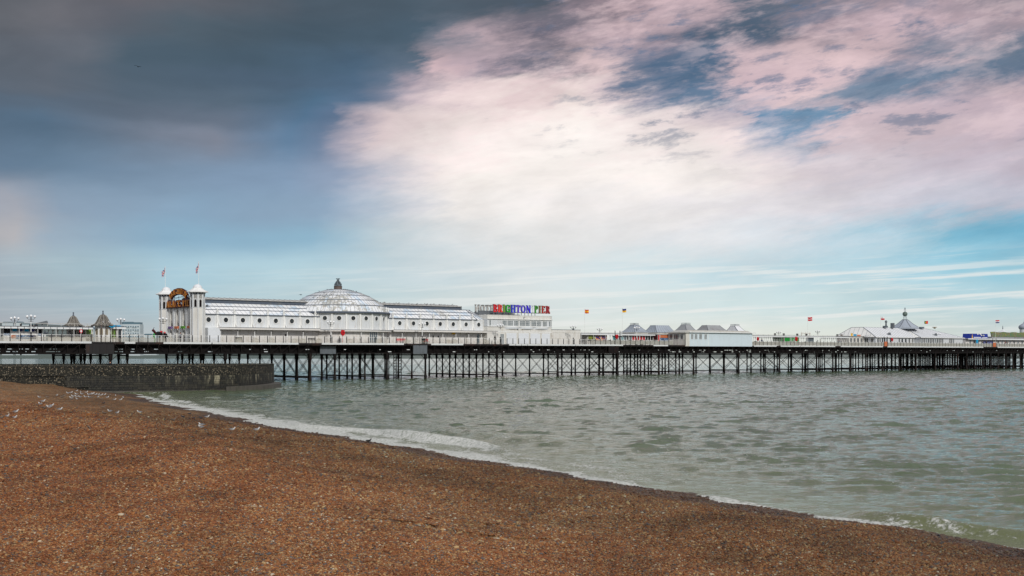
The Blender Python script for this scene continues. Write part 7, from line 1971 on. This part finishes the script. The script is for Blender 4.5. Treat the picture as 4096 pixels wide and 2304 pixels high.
ORD = ['first','second','third','fourth','fifth','sixth','seventh','eighth','ninth','tenth','eleventh','twelfth','thirteenth','fourteenth','fifteenth','sixteenth','seventeenth','eighteenth','nineteenth','twentieth','twenty-first','twenty-second','twenty-third','twenty-fourth','twenty-fifth','twenty-sixth','twenty-seventh','twenty-eighth','twenty-ninth','thirtieth','thirty-first','thirty-second','thirty-third','thirty-fourth','thirty-fifth','thirty-sixth','thirty-seventh','thirty-eighth']
for i, (x_, y_, up_) in enumerate(GULLS):
    p = beach_hit(x_/4.14, 1340+(y_+12)/4.14); k = 'j' if brd.random() < .2 else 'g'
    bird('gull', 'gull', k, p, brd.choice((0, math.pi))+brd.uniform(-.7, .7) if not up_ else brd.uniform(0, 6.28), brd.uniform(.62, .72), ('brown' if k == 'j' else 'white')+(' standing' if up_ else ' resting')+' gull, '+ORD[i]+' from the left in the main flock', 'gulls of the main flock below the groyne', not up_)
for L__, (ox, oy, sc_) in ((OUT, (0, 1340, 4.14)), (OUT2, (0, 1500, 2.342))):
    for (x_, y_, up_, k, lab) in L__:
        p = beach_hit(ox+x_/sc_, oy+(y_+(12 if sc_ > 3 else 6))/sc_)
        bird('gull' if k in 'gj' else 'pigeon', 'gull' if k in 'gj' else 'pigeon', k, p, brd.choice((0, math.pi))+brd.uniform(-.6, .6), (.66 if k in 'gj' else .52), lab, None, not up_)
p = beach_hit(1475, 1771); bird('crow', 'crow', 'c', p, rad(20), .6, 'black crow standing on the shingle at the edge of the surf', None, False)
# flying birds
def flyer(name, label, px, py, D, span, mt, bank, yaw):
    p = ((px-CX)/F*D, D, HC+(HY-py)*D/F); o = thing(name, label, 'bird', p, 0); o.rotation_euler = (0, bank, yaw)
    b = MB(); b.tube([(0, -.28, 0), (0, -.15, 0), (0, .05, 0), (0, .3, .02)], [.02, .08, .07, .02], 8); part(b, 'body', M[mt], o, smooth=2)
    for s_ in (-1, 1):
        w_ = MB(); pts = [(0, 0, .02), (.2, -.03, .12), (.36, -.02, .12), (.5, .08, .04)]
        for (a, b2) in zip(pts, pts[1:]):
            ch0, ch1 = .2*(1-a[0]*1.5)+.03, .2*(1-b2[0]*1.5)+.03
            A = [(s_*a[0]*span, a[1], a[2]*span), (s_*b2[0]*span, b2[1], b2[2]*span)]
            w_.quad(A[0], A[1], (A[1][0], A[1][1]+ch1, A[1][2]), (A[0][0], A[0][1]+ch0, A[0][2])); w_.quad((A[0][0], A[0][1], A[0][2]-.02), (A[0][0], A[0][1]+ch0, A[0][2]-.02), (A[1][0], A[1][1]+ch1, A[1][2]-.02), (A[1][0], A[1][1], A[1][2]-.02))
        part(w_, 'wing', M[mt], o)
flyer('gull_in_flight', 'dark silhouetted gull gliding high in the cloudy sky at the left', 552, 267, 205., 1.25, 'cloth_black', rad(14), rad(8))
flyer('bird_in_flight', 'small dark bird flying left of the dome', 1203, 1179, 222., .7, 'pigeon', rad(-10), rad(40))
# birds on the roofs
ROOF = [(785,325),(728,382),(770,400),(860,402),(660,432),(740,432),(720,440),(555,455),(620,455),(1110,327),(1165,337),(1190,342),(1215,347),(1265,355),(830,322),(860,320),(1060,320),(1085,322),(650,352),(380,467),(100,575),(130,575),(175,578),(215,578),(250,576),(300,578),(340,575),(320,640),(2290,680),(2430,683),(2305,628),(1260,352)]
n_ = 0
for x_, y_ in sorted(ROOF):
    p = hit(1120+x_/4.14, 1080+(y_+6)/4.14)
    if p is None: p = hit(1120+x_/4.14, 1080+(y_+18)/4.14)
    if p is None or p.y > 300: continue
    bird('pigeon', 'pigeon', 'p', p, brd.uniform(0, 6.28), .5, 'small dark pigeon, '+ORD[n_]+' from the left of those on the dome and beside it', 'pigeons perched around the dome', True).location.z += .04; n_ += 1
tr = tJ1-.5; k = 0
while tr < tCe:
    uu = UC-brd.uniform(.0, 1.0) if brd.random() < .6 else yS-.1
    zz_ = ZRG-(UC-uu)/(UC-yS+.25)*(ZRG-ZCL)
    q = W(tr, uu, ZD+zz_+.02)
    bird('gull', 'gull', 'j' if brd.random() < .7 else 'g', q, brd.uniform(0, 6.28), .55, 'small gull, '+(ORD[k] if k < 38 else 'last')+' from the left on the ridge right of the dome', 'gulls lined along the ridge right of the dome', True).location.z += .04; k += 1
    tr += brd.uniform(.35, .95)
